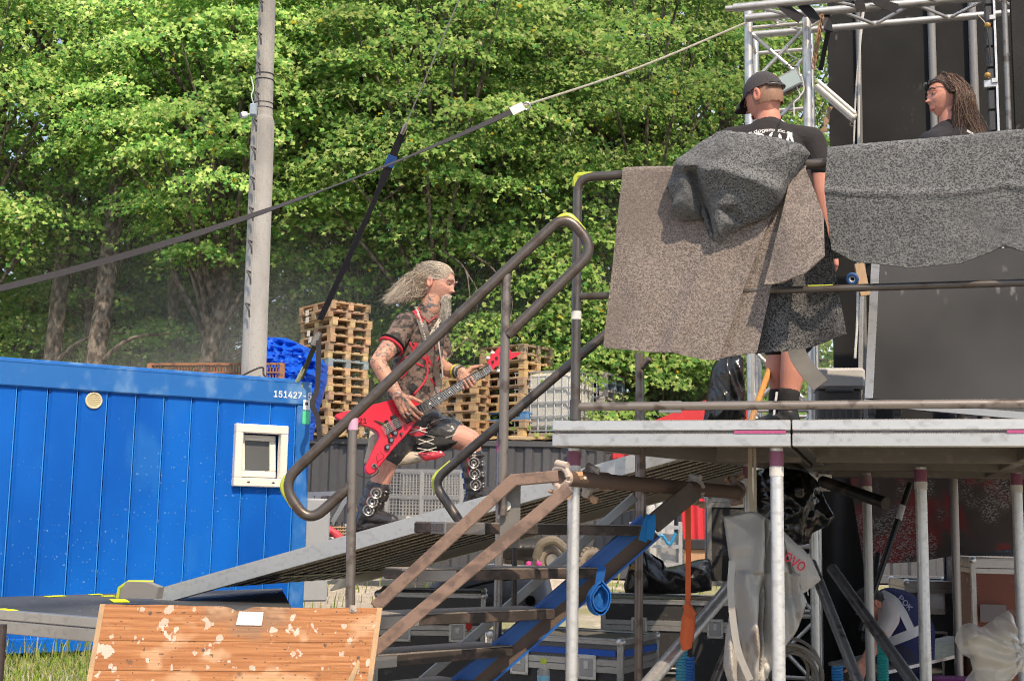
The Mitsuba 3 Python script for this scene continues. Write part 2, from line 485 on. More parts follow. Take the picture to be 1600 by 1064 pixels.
# black stage cloth / boards with faded, scuffed areas
def scuff_fn(p, n, uv, k=1.0):
    a = fbm(p.x * 1.6, p.y * 1.6, p.z * 1.2, 4)
    c = mix((.030, .031, .033), (.072, .073, .077), smoothstep(.3, .75, a))
    s = smoothstep(.68, .80, fbm(p.x * 26, p.y * 26, p.z * 10, 4)) * smoothstep(.45, .65, fbm(p.x * 3.1 + 2, p.y * 3.1, p.z * 3.1, 2))
    return mix(c, (.30, .30, .31), .7 * s) * k
mat('scuffed_black', prin(proc(scuff_fn), .5, specular=.4))
mat('stage_black', prin(proc(lambda p, n, uv: scuff_fn(p, n, uv, .42)), .7, specular=.2))
# old net banner: brown with faded red and pale patches
def banner_fn(p, n, uv):
    q = p.x * .95 - p.y * .3
    a = fbm(q * 3.0, 1.0, p.z * 1.6, 3)
    c = mix((.045, .032, .027), (.085, .060, .050), a)
    c = mix(c, (.21, .022, .02), .85 * smoothstep(.44, .60, fbm(q * 4.2 + 5, 2.0, p.z * 3.1, 3)))
    k = smoothstep(.44, .58, fbm(q * 5 + 1, 3.0, p.z * 2.6, 3)) * smoothstep(.55, .62, noise(q * 120, 5.0, p.z * 120))
    return mix(c, (.33, .31, .30), .7 * k)
mat('banner_mat', prin(proc(banner_fn), .8))
mat('tarp', prin(VC, .28, specular=.6))
mat('grey_container', prin(proc(lambda p, n, uv: mix(mix((.050, .052, .060), (.085, .088, .10), fbm(p.x * 1.5, p.y * 1.5, p.z * .6, 3)), (.30, .19, .07), .9 * smoothstep(.70, .74, fbm(p.x * 2.7 + 1, p.y * 2.7, p.z * 1.6 + 2, 4)))), .5))
mat('red_paint', prin((.62, .018, .045), .22, clearcoat=1.0, clearcoat_gloss=.9))
mat('coat_cloth', {'type': 'bumpmap', 'scale': 1.0, 't': proc(lambda p, n, uv: .006 * fbm(p.x * 14, p.y * 14, p.z * 6, 3)),
                 'b': prin(proc(lambda p, n, uv: mix((.40, .385, .365), (.17, .125, .09), .75 * smoothstep(.58, .78, fbm(p.x * 9, p.y * 9, p.z * 7, 4)) * smoothstep(1.15, .72, p.z))), .45)})
scene['window_glass'] = {'type': 'thindielectric'}
scene['clear_plastic'] = {'type': 'blendbsdf', 'weight': .34, 'a': {'type': 'thindielectric'}, 'b': {'type': 'twosided', 'b': prin((.72, .68, .62), .25)}}
scene['ibc_plastic'] = {'type': 'twosided', 'b': prin((.50, .50, .45), .4)}
mat('leafm', {'type': 'principledthin', 'base_color': VC, 'roughness': .5, 'diff_trans': .62, 'spec_trans': 0.0, 'eta': 1.4}, two=False)
mat('grassm', {'type': 'principledthin', 'base_color': VC, 'roughness': .6, 'diff_trans': .6, 'spec_trans': 0.0, 'eta': 1.4}, two=False)
# ---------------------------------------------------------------- ground
def gz(x, y):
    t = np.clip((np.asarray(y, float) - 13.5) / 8.5, 0, 1)
    return .32 * t * t * (3 - 2 * t)


def ground():
    ys = np.r_[np.linspace(-12, 40, 105), np.geomspace(42, 900, 24)]; xs = np.r_[-900, -300, -100, -60, np.linspace(-30, 30, 91), 60, 100, 300, 900]
    X, Y = np.meshgrid(xs, ys); Z = gz(X, Y) + .03 * (meshkit.fbm(np.stack([X * .6, Y * .6, X * 0], -1), 3, 3) - .5) * (Y < 60)
    v = np.stack([X, Y, Z], -1).reshape(-1, 3); I = np.arange(len(v)).reshape(X.shape)
    q = np.stack([I[:-1, :-1], I[:-1, 1:], I[1:, 1:], I[1:, :-1]], -1).reshape(-1, 4)
    return trimesh.Trimesh(v, np.vstack([q[:, [0, 1, 2]], q[:, [0, 2, 3]]]), process=False)


struct('ground', ground(), 'ground_mat', smooth=True)


def grass(pts, hmin, hmax, w, cols, lean=.5):
    """Bent blades at the points, two triangles and a tip each."""
    n = len(pts); a = rng.uniform(0, 2 * np.pi, n); h = rng.uniform(hmin, hmax, n); l = rng.uniform(.1, lean, n) * h
    d = np.stack([np.cos(a), np.sin(a), a * 0], 1); s = np.stack([-np.sin(a), np.cos(a), a * 0], 1) * w * rng.uniform(.6, 1.3, n)[:, None]
    up = A3(0, 0, 1)
    p1 = pts + d * (l * .3)[:, None] + up * (h * .6)[:, None]; p2 = pts + d * l[:, None] + up * h[:, None]
    v = np.stack([pts - s, pts + s, p1 - s * .7, p1 + s * .7, p2], 1).reshape(-1, 3)
    o = np.arange(n)[:, None] * 5
    f = np.concatenate([o + [0, 1, 3], o + [0, 3, 2], o + [2, 3, 4]])
    m = trimesh.Trimesh(v, f, process=False)
    c = np.array(cols)[rng.integers(0, len(cols), n)] * rng.uniform(.7, 1.3, (n, 1))
    m.metadata['vc'] = np.repeat(c, 5, 0)
    return m


GC = [(.20, .30, .05), (.28, .36, .07), (.36, .38, .12), (.42, .40, .18), (.15, .26, .045)]
# container frame: front face line, direction and normal
CA, CB = P(0, 1004, 11.3), P(470, 984.5, 12.72)
CD = nrm(A3(CB[0] - CA[0], CB[1] - CA[1], 0)); CN = A3(CD[1], -CD[0], 0); CZ0 = .02
n = 26000
gx = rng.uniform(-6.2, -.8, n); gy = rng.uniform(7.6, 13.2, n)
keep = ((np.stack([gx, gy], 1) - CA[:2]) @ CN[:2]) > .02
gp = np.stack([gx, gy, gx * 0], 1)[keep]; gp = gp[rng.uniform(0, 1, len(gp)) < .35 + .65 * meshkit.fbm(gp * 1.7, 3)]
near = ((gp[:, :2] - CA[:2]) @ CN[:2]) < .35
tall = grass(gp[near & (rng.uniform(0, 1, len(gp)) < .5)], .08, .30, .006, GC, .6)
struct('grass', join([grass(gp, .03, .10, .006, GC, .9), tall]), 'grassm', kind='stuff', label='short sunlit grass in front of the blue container', smooth=False)
n = 5000
wx, wy = rng.uniform(-7, 14, n), rng.uniform(16, 36, n)
k = meshkit.fbm(np.stack([wx * .6, wy * .6, wx * 0], 1), 3, 5) > .56
wp = np.stack([wx, wy, gz(wx, wy)], 1)[k]
struct('weeds', grass(wp, .06, .28, .012, GC, .6), 'grassm', kind='stuff', label='sparse weeds on the gravel yard', smooth=False)

# ---------------------------------------------------------------- trees
LEAF = np.array([[0, -.5], [.52, -.04], [.17, .08], [0, .60], [-.17, .08], [-.52, -.04]])
LEAF_F = np.array([[0, 1, 2], [0, 2, 4], [0, 4, 5], [2, 3, 4]])
LEAF4 = np.array([[0, -.5], [.42, .02], [0, .58], [-.42, .02]]); LEAF4_F = np.array([[0, 1, 2], [0, 2, 3]])


def leaves(pos, nor, size, col, simple=False):
    L, LF = (LEAF4, LEAF4_F) if simple else (LEAF, LEAF_F)
    n = len(pos)
    r = rng.normal(size=(n, 3)); t = np.cross(nor, r); t /= np.linalg.norm(t, axis=1, keepdims=True) + 1e-9; b = np.cross(nor, t)
    v = pos[:, None] + (L[None, :, :1] * t[:, None] + L[None, :, 1:] * b[:, None]) * size[:, None, None]
    v = v - nor[:, None] * (np.abs(L[:, 0])**2 * .5)[None, :, None] * size[:, None, None]
    f = (np.arange(n) * len(L))[:, None, None] + LF[None]
    m = trimesh.Trimesh(v.reshape(-1, 3), f.reshape(-1, 3), process=False)
    m.metadata['vc'] = np.repeat(col, len(L), 0)
    return m


LEAFCOL = np.array([(.19, .37, .085), (.29, .46, .12), (.41, .54, .16), (.52, .60, .24), (.12, .29, .080)])


def tree(x, y, h, R, zc, rz, label, ncl, nlf, size, trunk_r=.22, lean=(0, 0), tone=1.0, simple=False, visible=True, group='maple trees behind the yard'):
    """Tapered trunk with limbs; a crown of boughs, each bough a drooping plate of leaves."""
    t = thing('tree', label, 'tree', group)
    z0 = float(gz(x, y)) - .1
    base, top = A3(x, y, z0), A3(x + lean[0], y + lean[1], h * .82)
    tp = smooth_path([base, base * .7 + top * .3 + A3(rng.uniform(-.2, .2), rng.uniform(-.2, .2), 0), base * .4 + top * .6 + A3(rng.uniform(-.3, .3), 0, 0), top], 6)
    rr = np.interp(np.linspace(0, 1, len(tp)), [0, .06, .5, 1], [1.35, 1.0, .7, .15]) * trunk_r
    wood = [tube(tp, rr, 12)]
    cl = []
    g = 0
    while len(cl) < ncl and g < 4000:
        g += 1
        d = nrm(rng.normal(size=3)); rad = rng.uniform(.55, 1.0)**.6 * (1 + .25 * (meshkit.noise(np.array([[d[0] * 1.7 + x, d[1] * 1.7 + y, d[2] * 1.7]]))[0] - .5))
        c = A3(x + lean[0] * .6 + d[0] * R * rad, y + lean[1] * .6 + d[1] * R * rad, zc + d[2] * rz * rad)
        if c[2] < 1.2 or d[1] > .55: continue
        if any(np.linalg.norm((c - q) / (1, 1, .8)) < .66 * (R / 3.2) for q, _ in cl): continue
        cl.append((c, d))
    pos, nor, ton = [], [], []
    for c, d in cl:
        k = int(nlf * rng.uniform(.55, 1.4)); s = rng.uniform(.55, 1.05) * R / 3.6
        out = nrm(A3(d[0], d[1] - .25, .12))
        side = np.cross(out, [0, 0, 1.]); side = nrm(side)
        a = rng.uniform(-1, 1, k); b = rng.uniform(-1, 1, k); e = rng.normal(size=k) * .10
        rho = np.sqrt(np.clip(a * a + b * b, 0, 9)); ok = rho < 1.0 + .3 * rng.normal(size=k)
        a, b, e, rho = a[ok], b[ok], e[ok], rho[ok]
        p = c + s * (side * (a * 1.25)[:, None] + out * (b * 1.0)[:, None] + A3(0, 0, 1) * (.38 * (1 - rho**2) - .30 * b + e - .18 * np.abs(np.sin(a * 9 + c[0])))[:, None])
        nn = out * .55 + A3(.12, -.50, .55) + rng.normal(size=(len(p), 3)) * .36 + side * (a * .35)[:, None]
        ton.append(np.full(len(p), rng.uniform(.72, 1.22))); pos.append(p); nor.append(nn / np.linalg.norm(nn, axis=1, keepdims=True))
        if rng.uniform() < .5:
            i = int(np.clip((c[2] - z0) / (top[2] - z0) * .75 * len(tp), len(tp) * .42, len(tp) - 1)); s0 = tp[i]
            mid = (s0 + c) / 2 + A3(0, 0, .25 * np.linalg.norm(c - s0) * rng.uniform(-.1, .6))
            wood.append(tube(smooth_path([s0, mid, c], 5), np.linspace(trunk_r * .32, .012, 11), 6))
    pos, nor = np.vstack(pos), np.vstack(nor)
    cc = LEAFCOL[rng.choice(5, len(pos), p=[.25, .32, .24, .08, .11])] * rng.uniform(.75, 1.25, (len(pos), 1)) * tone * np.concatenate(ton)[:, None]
    yel = rng.uniform(size=len(pos)) < .006
    cc[yel] = (.5, .40, .04)
    part(t, 'trunk', join(wood), 'bark', smooth=True)
    part(t, 'crown', leaves(pos, nor, size * rng.uniform(.7, 1.3, len(pos)), cc, simple), 'leafm', smooth=False)
    return t


def tx(px, Y): return (px - 800) / F * Y * 1.0


SZ = .098
# front row, left to right: (px, Y, height, radius, crown centre z, vertical radius)
front = [(-70, 24.5, 15, 3.9, 9.7, 3.9, 'leafy maple at the left edge with sunlit drooping boughs'),
         (140, 26.5, 16, 3.9, 9.9, 3.7, 'bright maple left of the concrete pole, its boughs over a bare shaded trunk'),
         (320, 24.0, 15, 3.3, 8.9, 3.2, 'maple whose bright lower boughs hang just left of the concrete pole'),
         (520, 25.0, 17, 3.4, 9.6, 4.0, 'tall maple directly right of the concrete pole'),
         (700, 23.5, 16, 3.2, 9.7, 3.7, 'grey-green maple crossed by the steel guy wire above the guitarist'),
         (860, 25.5, 14, 3.4, 6.9, 5.0, 'bright maple behind the upper end of the stair handrail'),
         (1010, 24.5, 16, 3.5, 8.2, 5.0, 'maple in full leaf left of the cap-wearing technician'),
         (1150, 26.0, 16, 3.6, 7.4, 5.6, 'maple partly hidden behind the aluminium truss tower')]
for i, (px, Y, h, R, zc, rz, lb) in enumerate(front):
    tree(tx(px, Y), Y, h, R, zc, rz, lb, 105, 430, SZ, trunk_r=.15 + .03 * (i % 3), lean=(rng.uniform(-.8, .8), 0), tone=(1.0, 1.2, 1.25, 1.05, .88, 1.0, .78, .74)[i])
# low growth between the trunks; lower tones put its shade into the leaf colour
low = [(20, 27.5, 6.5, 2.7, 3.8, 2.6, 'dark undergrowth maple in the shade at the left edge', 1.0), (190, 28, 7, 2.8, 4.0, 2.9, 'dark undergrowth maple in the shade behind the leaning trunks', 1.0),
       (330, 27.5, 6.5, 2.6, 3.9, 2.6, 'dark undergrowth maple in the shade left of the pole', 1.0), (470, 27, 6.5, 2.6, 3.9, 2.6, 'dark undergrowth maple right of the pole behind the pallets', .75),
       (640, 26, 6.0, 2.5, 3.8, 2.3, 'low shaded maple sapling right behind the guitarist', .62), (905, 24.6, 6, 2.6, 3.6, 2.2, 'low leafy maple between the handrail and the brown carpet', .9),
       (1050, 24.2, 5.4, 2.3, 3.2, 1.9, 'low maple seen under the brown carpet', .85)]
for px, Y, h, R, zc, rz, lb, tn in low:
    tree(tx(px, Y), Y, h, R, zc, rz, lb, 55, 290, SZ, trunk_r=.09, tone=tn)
back = [(-80, 31, 'rear maple at the far left edge'), (60, 33, 'rear maple behind the two leaning bare trunks'), (200, 31.5, 'rear maple behind the bright boughs left of the pale trunk'), (330, 34, 'rear maple seen just left of the concrete pole'),
        (450, 32, 'rear maple seen just right of the concrete pole'), (580, 33, 'rear maple above the tall pallet stack'), (700, 31, 'rear maple straight behind the guitarist'), (830, 34, 'rear maple behind the stair handrail'),
        (960, 32, 'rear maple behind the guard rail corner'), (1090, 33, 'rear maple behind the technician in the cap'), (1210, 32, 'rear maple showing through the truss tower')]
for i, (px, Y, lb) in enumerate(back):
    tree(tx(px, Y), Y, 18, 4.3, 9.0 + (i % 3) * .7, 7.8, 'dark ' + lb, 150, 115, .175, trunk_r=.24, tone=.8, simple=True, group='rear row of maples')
# bare trunks standing in the shade on the left
for px0, px1, Y, r, lb in ((56, 124, 24.5, .17, 'bare tree trunk leaning right, leftmost in the shade'), (112, 205, 23.5, .19, 'bare trunk with a strong lean above the container roof'),
                           (278, 268, 25.5, .15, 'pale straight trunk in the shade left of the pole'), (350, 335, 25.0, .19, 'trunk just left of the concrete pole, brown bark lit in patches')):
    t = thing('bare_trunk', lb, 'tree trunk', 'shaded trunks on the left')
    a, b = P(px0, 560, Y), P(px1, 130, Y + .4); a[2] = gz(a[0], a[1]) - .1
    p = smooth_path([a, a * .6 + b * .4 + A3(.12, 0, 0), b], 8)
    part(t, 'stem', tube(p, np.linspace(r * 1.15, r * .8, len(p)), 12), 'bark', smooth=True)
    m_ = p[len(p) // 2]
    part(t, 'branch', tube(smooth_path([m_, m_ + A3(.7, -.3, .5), m_ + A3(1.5, -.5, .6)], 6), np.linspace(r * .3, .015, 13), 7), 'bark', smooth=True)
# leafless twigs in front of the foliage
tw = []
for a, b in (((690, 390), (735, 470)), ((735, 395), (790, 480)), ((700, 560), (728, 520)), ((905, 80), (960, 120)), ((880, 60), (900, 100)), ((590, 320), (700, 240))):
    A, B = P(*a, 22.3), P(*b, 22.2)
    M = (A + B) / 2 + A3(.15, 0, .12)
    tw.append(tube(smooth_path([A, M, B], 6), np.linspace(.022, .008, 13), 6)); tw.append(tube(smooth_path([M, M + (B - A) * .25 + A3(.12, 0, -.22), M + (B - A) * .3 + A3(.05, -.1, -.6)], 5), np.linspace(.012, .005, 11), 5))
struct('dry_twigs', join(tw), 'bark', kind='stuff', label='thin leafless twigs among the maple foliage')
# ---------------------------------------------------------------- blue office container
def on_plane(px, py, o, n):
    d = _f + (px - 800) / F * RT - (py - 532) / F * UP
    return EYE + d * (((np.asarray(o) - EYE) @ n) / (d @ n))


Z = A3(0, 0, 1)
CF = lambda px, py, off=0.0: on_plane(px, py, CA, CN) + CN * off          # a point of the container's front face
CL = A3(CB[0], CB[1], 0)                                                 # lower right front corner
s_of = lambda p: (p - CL) @ CD                                           # along the face, 0 at the right corner
ct = CF(240, 580)[2]; cb = .06
LEN, DEP = 6.06, 2.44
oc = thing('office_container', 'bright blue corrugated office container with one small white window on the grass', 'container')
at = lambda s, z, off=0.0: CL + CD * s + CN * off + Z * z
part(oc, 'shell', obox(at(-LEN / 2, (ct + cb) / 2, -DEP / 2 - .10), CD, CN, Z, LEN - .02, DEP - .04, ct - cb - .1), 'blue_paint', smooth=False)
part(oc, 'roof', obox(at(-LEN / 2, ct + .02, -DEP / 2 - .06), CD, CN, Z, LEN - .1, DEP - .2, .05, .01), 'blue_worn', smooth=False)
th_ = .23
part(oc, 'top_rail', join([obox(at(-LEN / 2, ct - th_ / 2, -.04), CD, CN, Z, LEN, .16, th_, .012), obox(at(-LEN / 2, ct - .008, .035), CD, CN, Z, LEN, .02, .02, .004)]), 'blue_worn', smooth=False)
part(oc, 'bottom_rail', obox(at(-LEN / 2, cb + .045, -.05), CD, CN, Z, LEN, .14, .13, .01), 'blue_paint', smooth=False)
for s in (-.07, -LEN + .07):
    part(oc, 'corner_post', obox(at(s, (ct - th_ + cb + .11) / 2, -.028), CD, CN, Z, .145, .14, ct - th_ - cb - .116, .015), 'blue_worn', smooth=False)
w0, w1 = CF(366, 658), CF(443, 763)
ws0, ws1, wz1, wz0 = s_of(w0), s_of(CF(446, 700)), w0[2] - .02, CF(400, 761)[2]
hole = m3.Manifold.cube([ws1 - ws0 - .04, 1.0, wz1 - wz0 - .04], True)
PW = .262
npan = int((LEN - .29) / PW)
zp0, zp1 = cb + .11, ct - th_ + .004
for i in range(npan + 1):
    sr = -.148 - i * PW; w = PW - .012
    if sr - w < -LEN + .15: w = sr + LEN - .15
    if w < .03: break
    sc_ = sr - w / 2
    pts = [(-w / 2, -.03), (w / 2, -.03), (w / 2, -.004), (w / 2 - .012, .004), (-w / 2 + .03, .004), (-w / 2 + .014, -.008), (-w / 2, -.008)]
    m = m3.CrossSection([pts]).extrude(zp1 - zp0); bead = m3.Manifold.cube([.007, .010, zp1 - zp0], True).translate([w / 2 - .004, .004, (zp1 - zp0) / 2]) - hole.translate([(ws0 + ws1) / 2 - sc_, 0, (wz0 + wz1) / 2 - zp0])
    m = m - hole.translate([(ws0 + ws1) / 2 - sc_, 0, (wz0 + wz1) / 2 - zp0])
    if m.is_empty(): continue
    q = tm(m); v = np.array(q.vertices)
    qb = tm(bead); vb = np.array(qb.vertices)
    if len(vb): part(oc, 'panel_seam', trimesh.Trimesh(at(sc_, zp0) + vb[:, :1] * CD + vb[:, 1:2] * CN + vb[:, 2:] * Z, qb.faces[:, ::-1], process=False), 'satin', (.045, .30, .78), smooth=False)  # lighter bead colour stands for worn paint and the glint along the rib
    part(oc, 'wall_panel', trimesh.Trimesh(at(sc_, zp0) + v[:, :1] * CD + v[:, 1:2] * CN + v[:, 2:] * Z, q.faces[:, ::-1], process=False), 'blue_paint', smooth=False)
win = part(oc, 'window', join([obox(at((ws0 + ws1) / 2, z, .03), CD, CN, Z, ws1 - ws0, .09, .085, .008) for z in (wz0 + .045, wz1 - .045)] +
                              [obox(at(s, (wz0 + wz1) / 2, .03), CD, CN, Z, .075, .088, wz1 - wz0 - .171, .008) for s in (ws0 + .038, ws1 - .038)]), 'satin', (.74, .70, .64), smooth=False)
tl = nrm(Z - CN * .13)
sw, sh = ws1 - ws0 - .17, wz1 - wz0 - .19
so = at((ws0 + ws1) / 2 - .008, wz0 + .095, -.005)
sx = nrm(CD + CN * .0)
part(win, 'sash', join([obox(so + tl * (.03 + 0), sx, np.cross(tl, sx), tl, sw, .05, .06, .006), obox(so + tl * (sh - .03), sx, np.cross(tl, sx), tl, sw, .05, .055, .006),
                        obox(so + tl * sh / 2 - sx * (sw / 2 - .025), sx, np.cross(tl, sx), tl, .05, .049, sh - .12, .006), obox(so + tl * sh / 2 + sx * (sw / 2 - .03), sx, np.cross(tl, sx), tl, .062, .049, sh - .12, .006)]), 'satin', (.70, .67, .61), smooth=False)
part(win, 'pane', obox(so + tl * sh / 2, sx, np.cross(tl, sx), tl, sw - .1, .008, sh - .11), 'gloss', (.085, .09, .092), smooth=False, label='dark dusty window pane')
part(win, 'handle', join([obox(at(ws0 + (ws1 - ws0) * k, wz0 + .045, .077), CD, CN, Z, .03, .006, .014, .003) for k in (.27, .74)]), 'satin', (.05, .05, .05))
vc = CF(146, 626, .004)
vt = part(oc, 'vent', join([disk_cyl(vc, CN, .075, .022, 28), torus(vc + CN * .012, CN, .068, .009, 28, 8)]), 'satin', (.62, .56, .38))
for k in range(6):
    zz = -.045 + k * .018; wv = 2 * math.sqrt(.058**2 - zz**2)
    part(vt, 'slat', obox(vc + CN * .014 + Z * zz, CD, nrm(CN - Z * .6), nrm(Z + CN * .6), wv, .004, .011), 'satin', (.55, .49, .30), smooth=False)
tx_ = meshkit.text_mesh('151427-5', .062, .003, bold=True); v = np.array(tx_.vertices)
p0 = at(s_of(CF(424, 617)), CF(434, 621)[2], .043)
part(oc, 'number', trimesh.Trimesh(p0 + v[:, :1] * CD * .92 + v[:, 1:2] * Z + v[:, 2:] * CN, tx_.faces, process=False), 'matte', (.72, .74, .76), smooth=False, label='white stencilled number 151427-5')
st = CF(476, 633, .048)
part(oc, 'sticker', obox(st, CD, CN, Z, .07, .003, .10), 'matte', (.72, .72, .73), smooth=False)
part(oc, 'sticker', obox(st - Z * .125, CD, CN, Z, .075, .003, .13), 'gloss', (.10, .62, .34), smooth=False, label='green inspection sticker')
part(oc, 'sticker', obox(st + Z * .01, CD, CN, Z, .03, .006, .03), 'matte', (.05, .05, .06), smooth=False)

# ---------------------------------------------------------------- concrete pole behind the container
up_ = thing('utility_pole', 'tall pale concrete pole with black step irons rising behind the blue container', 'pole')
pb, pt = P(396, 600, 15.5), P(420, -60, 15.5)
pd = pt - pb; pj = pb + pd * (600 - 193) / 660; g0 = pb - pd * .42; g0[2] = gz(*g0[:2]) - .1
pj0, pj1 = pj - pd * .008, pj + pd * .008
part(up_, 'shaft', join([tube([g0, pj0, pj + pd * .004], [.158, .142, .120], 28), tube([pj, pj1, pt], [.121, .118, .098], 28)]), 'concrete', smooth=40)
seam = nrm(A3(-.22, -1, 0))
part(up_, 'seam', tube([pj0 + seam * .143, g0 + seam * .158], .012, 6), 'concrete')
pr_ = np.linalg.norm(pd)
for py in (18, 70, 118, 165, 208, 252, 298, 345, 395, 441, 490):
    k = (600 - py) / 660; c = pb + pd * k; r = .15 if py > 193 else .112
    a = c + nrm(A3(-.42, -1, 0)) * r * .9; o = nrm(A3(-.35, -1, 0))
    part(up_, 'step', tube(bend([a + Z * .05, a + o * .11 + Z * .055, a + o * .12 + A3(.055, 0, -.03), a + o * .115 + A3(.06, 0, -.12)], .03, 5), .011, 8), 'satin', (.045, .045, .05))
for py in (124, 133, 170, 178):
    c = pb + pd * (600 - py) / 660
    part(up_, 'band', torus(c, pd, .119, .006, 30, 6), 'satin', (.04, .04, .045))
lb = P(396, 172, 15.33)
bx = thing('junction_box', 'small blue-grey box strapped to the concrete pole', 'box')
part(bx, 'case', obox(lb, [1, 0, 0], [0, 1, 0], Z, .085, .08, .15, .012), 'satin', (.30, .36, .42))
part(bx, 'cable', tube(smooth_path([lb + Z * .07, P(393, 150, 15.3), P(396, 138, 15.32), P(392, 120, 15.34)], 6), .008, 6), 'satin', (.55, .60, .55))
cm = thing('floodlight', 'small white floodlight on a short arm beside the concrete pole', 'lamp')
lc = P(381, 180, 15.28)
part(cm, 'housing', obox(lc, nrm(A3(-.8, -.6, -.3)), nrm(A3(.6, -.8, 0)), nrm(A3(-.2, -.2, 1)), .09, .08, .075, .02), 'satin', (.80, .80, .79))
part(cm, 'arm', tube([lc, lc + A3(.08, .03, .02), lb - A3(.04, 0, 0)], .012, 8), 'satin', (.55, .55, .54))
part(cm, 'lens', disk_cyl(lc + nrm(A3(-.8, -.6, -.3)) * .047, nrm(A3(-.8, -.6, -.3)), .033, .006, 18), 'gloss', (.10, .10, .11))
# thin black cable looped round its foot
solo('loose_cable', tube(smooth_path([P(370, 592, 15.0), P(392, 580, 15.2), P(410, 574, 15.3), P(412, 585, 15.3), P(420, 595, 15.2)], 6), .012, 6), 'satin', (.03, .03, .03), 'thin black cable looped round the foot of the concrete pole', 'cable')

# ---------------------------------------------------------------- grey shipping containers with stacks on top
YC = 22.0


def ship(name, label, x0, x1, Y, ztop, skew, col_mat='grey_container'):
    t = thing(name, label, 'container')
    A, B = A3(x0, Y, 0), A3(x1, Y + skew, 0); d = nrm(B - A); n = A3(d[1], -d[0], 0); L = np.linalg.norm(B - A)
    zb = float(gz(x0, Y)) + .02
    part(t, 'shell', obox((A + B) / 2 - n * 1.22 + Z * (zb + ztop) / 2, d, n, Z, L - .05, 2.36, ztop - zb - .04), col_mat, smooth=False)
    k = int(L / .29); xs = []
    prof = []
    for i in range(k):
        s = i * L / k; w = L / k
        prof += [(s, .0), (s + w * .36, .0), (s + w * .5, -.045), (s + w * .86, -.045)]
    prof += [(L, 0)]
    pts = [A + d * s + n * (o + .02) for s, o in prof]
    v = np.array([p + Z * z for p in pts for z in (zb + .13, ztop - .10)]); I = np.arange(len(pts) - 1) * 2
    part(t, 'corrugated_wall', trimesh.Trimesh(v, np.concatenate([np.stack([I, I + 2, I + 3], 1), np.stack([I, I + 3, I + 1], 1)]), process=False), col_mat, smooth=False)
    part(t, 'top_rail', obox((A + B) / 2 + Z * (ztop - .05) + n * .01, d, n, Z, L, .10, .10, .01), col_mat, smooth=False)
    part(t, 'bottom_rail', obox((A + B) / 2 + Z * (zb + .07) + n * .01, d, n, Z, L, .10, .14, .01), col_mat, smooth=False)
    for s in (.06, L - .06):
        part(t, 'corner_post', obox(A + d * s + n * .025 + Z * (ztop + zb) / 2, d, n, Z, .14, .12, ztop - zb - .004, .01), col_mat, smooth=False)
    return t, A, d, n, ztop


zt_ = P(700, 688, YC)[2]
ship('shipping_container', 'dark grey corrugated container carrying pallet stacks behind the guitarist', P(462, 700, YC)[0], P(462, 700, YC)[0] + 6.06, YC, zt_, -.25)
ship('shipping_container', 'dark grey corrugated container at the right, glimpsed between ramp and stage deck', P(462, 700, YC)[0] + 6.2, P(462, 700, YC)[0] + 12.26, YC - .26, zt_ - .06, .1)

# chipboard sheets lying under the stacks, rough splintered edges
for (a, b, zz, lb) in ((470, 560, 662, 'rough chipboard sheet under the tall left pallet stack'), (700, 905, 690, 'long splintered chipboard sheet under the right pallet stacks'), (905, 1000, 697, 'chipboard sheet end near the stage corner')):
    c0, c1 = P(a, zz, YC - .05), P(b, zz + 2, YC - .1)
    m = beam(c0, c1, 1.15, .05).subdivide().subdivide().subdivide().subdivide()
    vv = np.array(m.vertices); vv += (meshkit.noise(vv * 12)[:, None] - .5) * A3(.03, .10, .07); m = trimesh.Trimesh(vv, m.faces, process=False)
    zc_ = max(zt_ + .05, vv[:, 2].max()); m.apply_translation([0, .45, zt_ + .055 - vv[:, 2].mean()])
    solo('chipboard_sheet', m, 'wood', (.42, .30, .15), lb, 'board', smooth=False)


def pallet_parts(t, c, ang, w=.8, l=1.2, tone=(.40, .29, .19), nominal=True):
    ca, sa = math.cos(ang), math.sin(ang); ex, ey = A3(ca, sa, 0), A3(-sa, ca, 0)
    q = lambda x, y, z: c + ex * x + ey * y + Z * z
    b = []
    col = lambda: vary(tone, .22)
    for y in np.linspace(-w / 2 + .06, w / 2 - .06, 5): b.append(('deck_board', obox(q(0, y, .133), ex, ey, Z, l, .115, .021, .003)))
    for y in (-w / 2 + .05, 0, w / 2 - .05):
        b.append(('bottom_board', obox(q(0, y, .011), ex, ey, Z, l, .10, .021, .003)))
        for x in (-l / 2 + .072, 0, l / 2 - .072): b.append(('block', obox(q(x, y, .061), ex, ey, Z, .142, .098, .077, .004)))
    for x in (-l / 2 + .072, 0, l / 2 - .072): b.append(('cross_board', obox(q(x, 0, .111), ex, ey, Z, .144, w, .021, .003)))
    for nme, m in b: part(t, nme, m, 'wood', col(), smooth=False)


ORD = 'first second third fourth fifth sixth seventh eighth ninth tenth eleventh twelfth thirteenth fourteenth fifteenth sixteenth'.split()


def stack(px, py_bottom, Y, n, ang, lb, tones, group, l=1.2, w=.8, z0=None, jit=.03):
    c = P(px, py_bottom, Y); z = c[2] if z0 is None else z0
    for k in range(n):
        t = thing('pallet', lb[0] if k == n - 1 else lb[1].replace(' in the', ', %s from the top of the' % ORD[n - 1 - k], 1).replace('part of', 'part (%s down) of' % ORD[n - 1 - k]), 'pallet', group)
        pallet_parts(t, A3(c[0] + rng.uniform(-jit, jit), c[1] + rng.uniform(-jit, jit), z), ang + rng.uniform(-.03, .03), w, l, tones[k % len(tones)] if not callable(tones) else tones(k))
        z += .1455
    return z


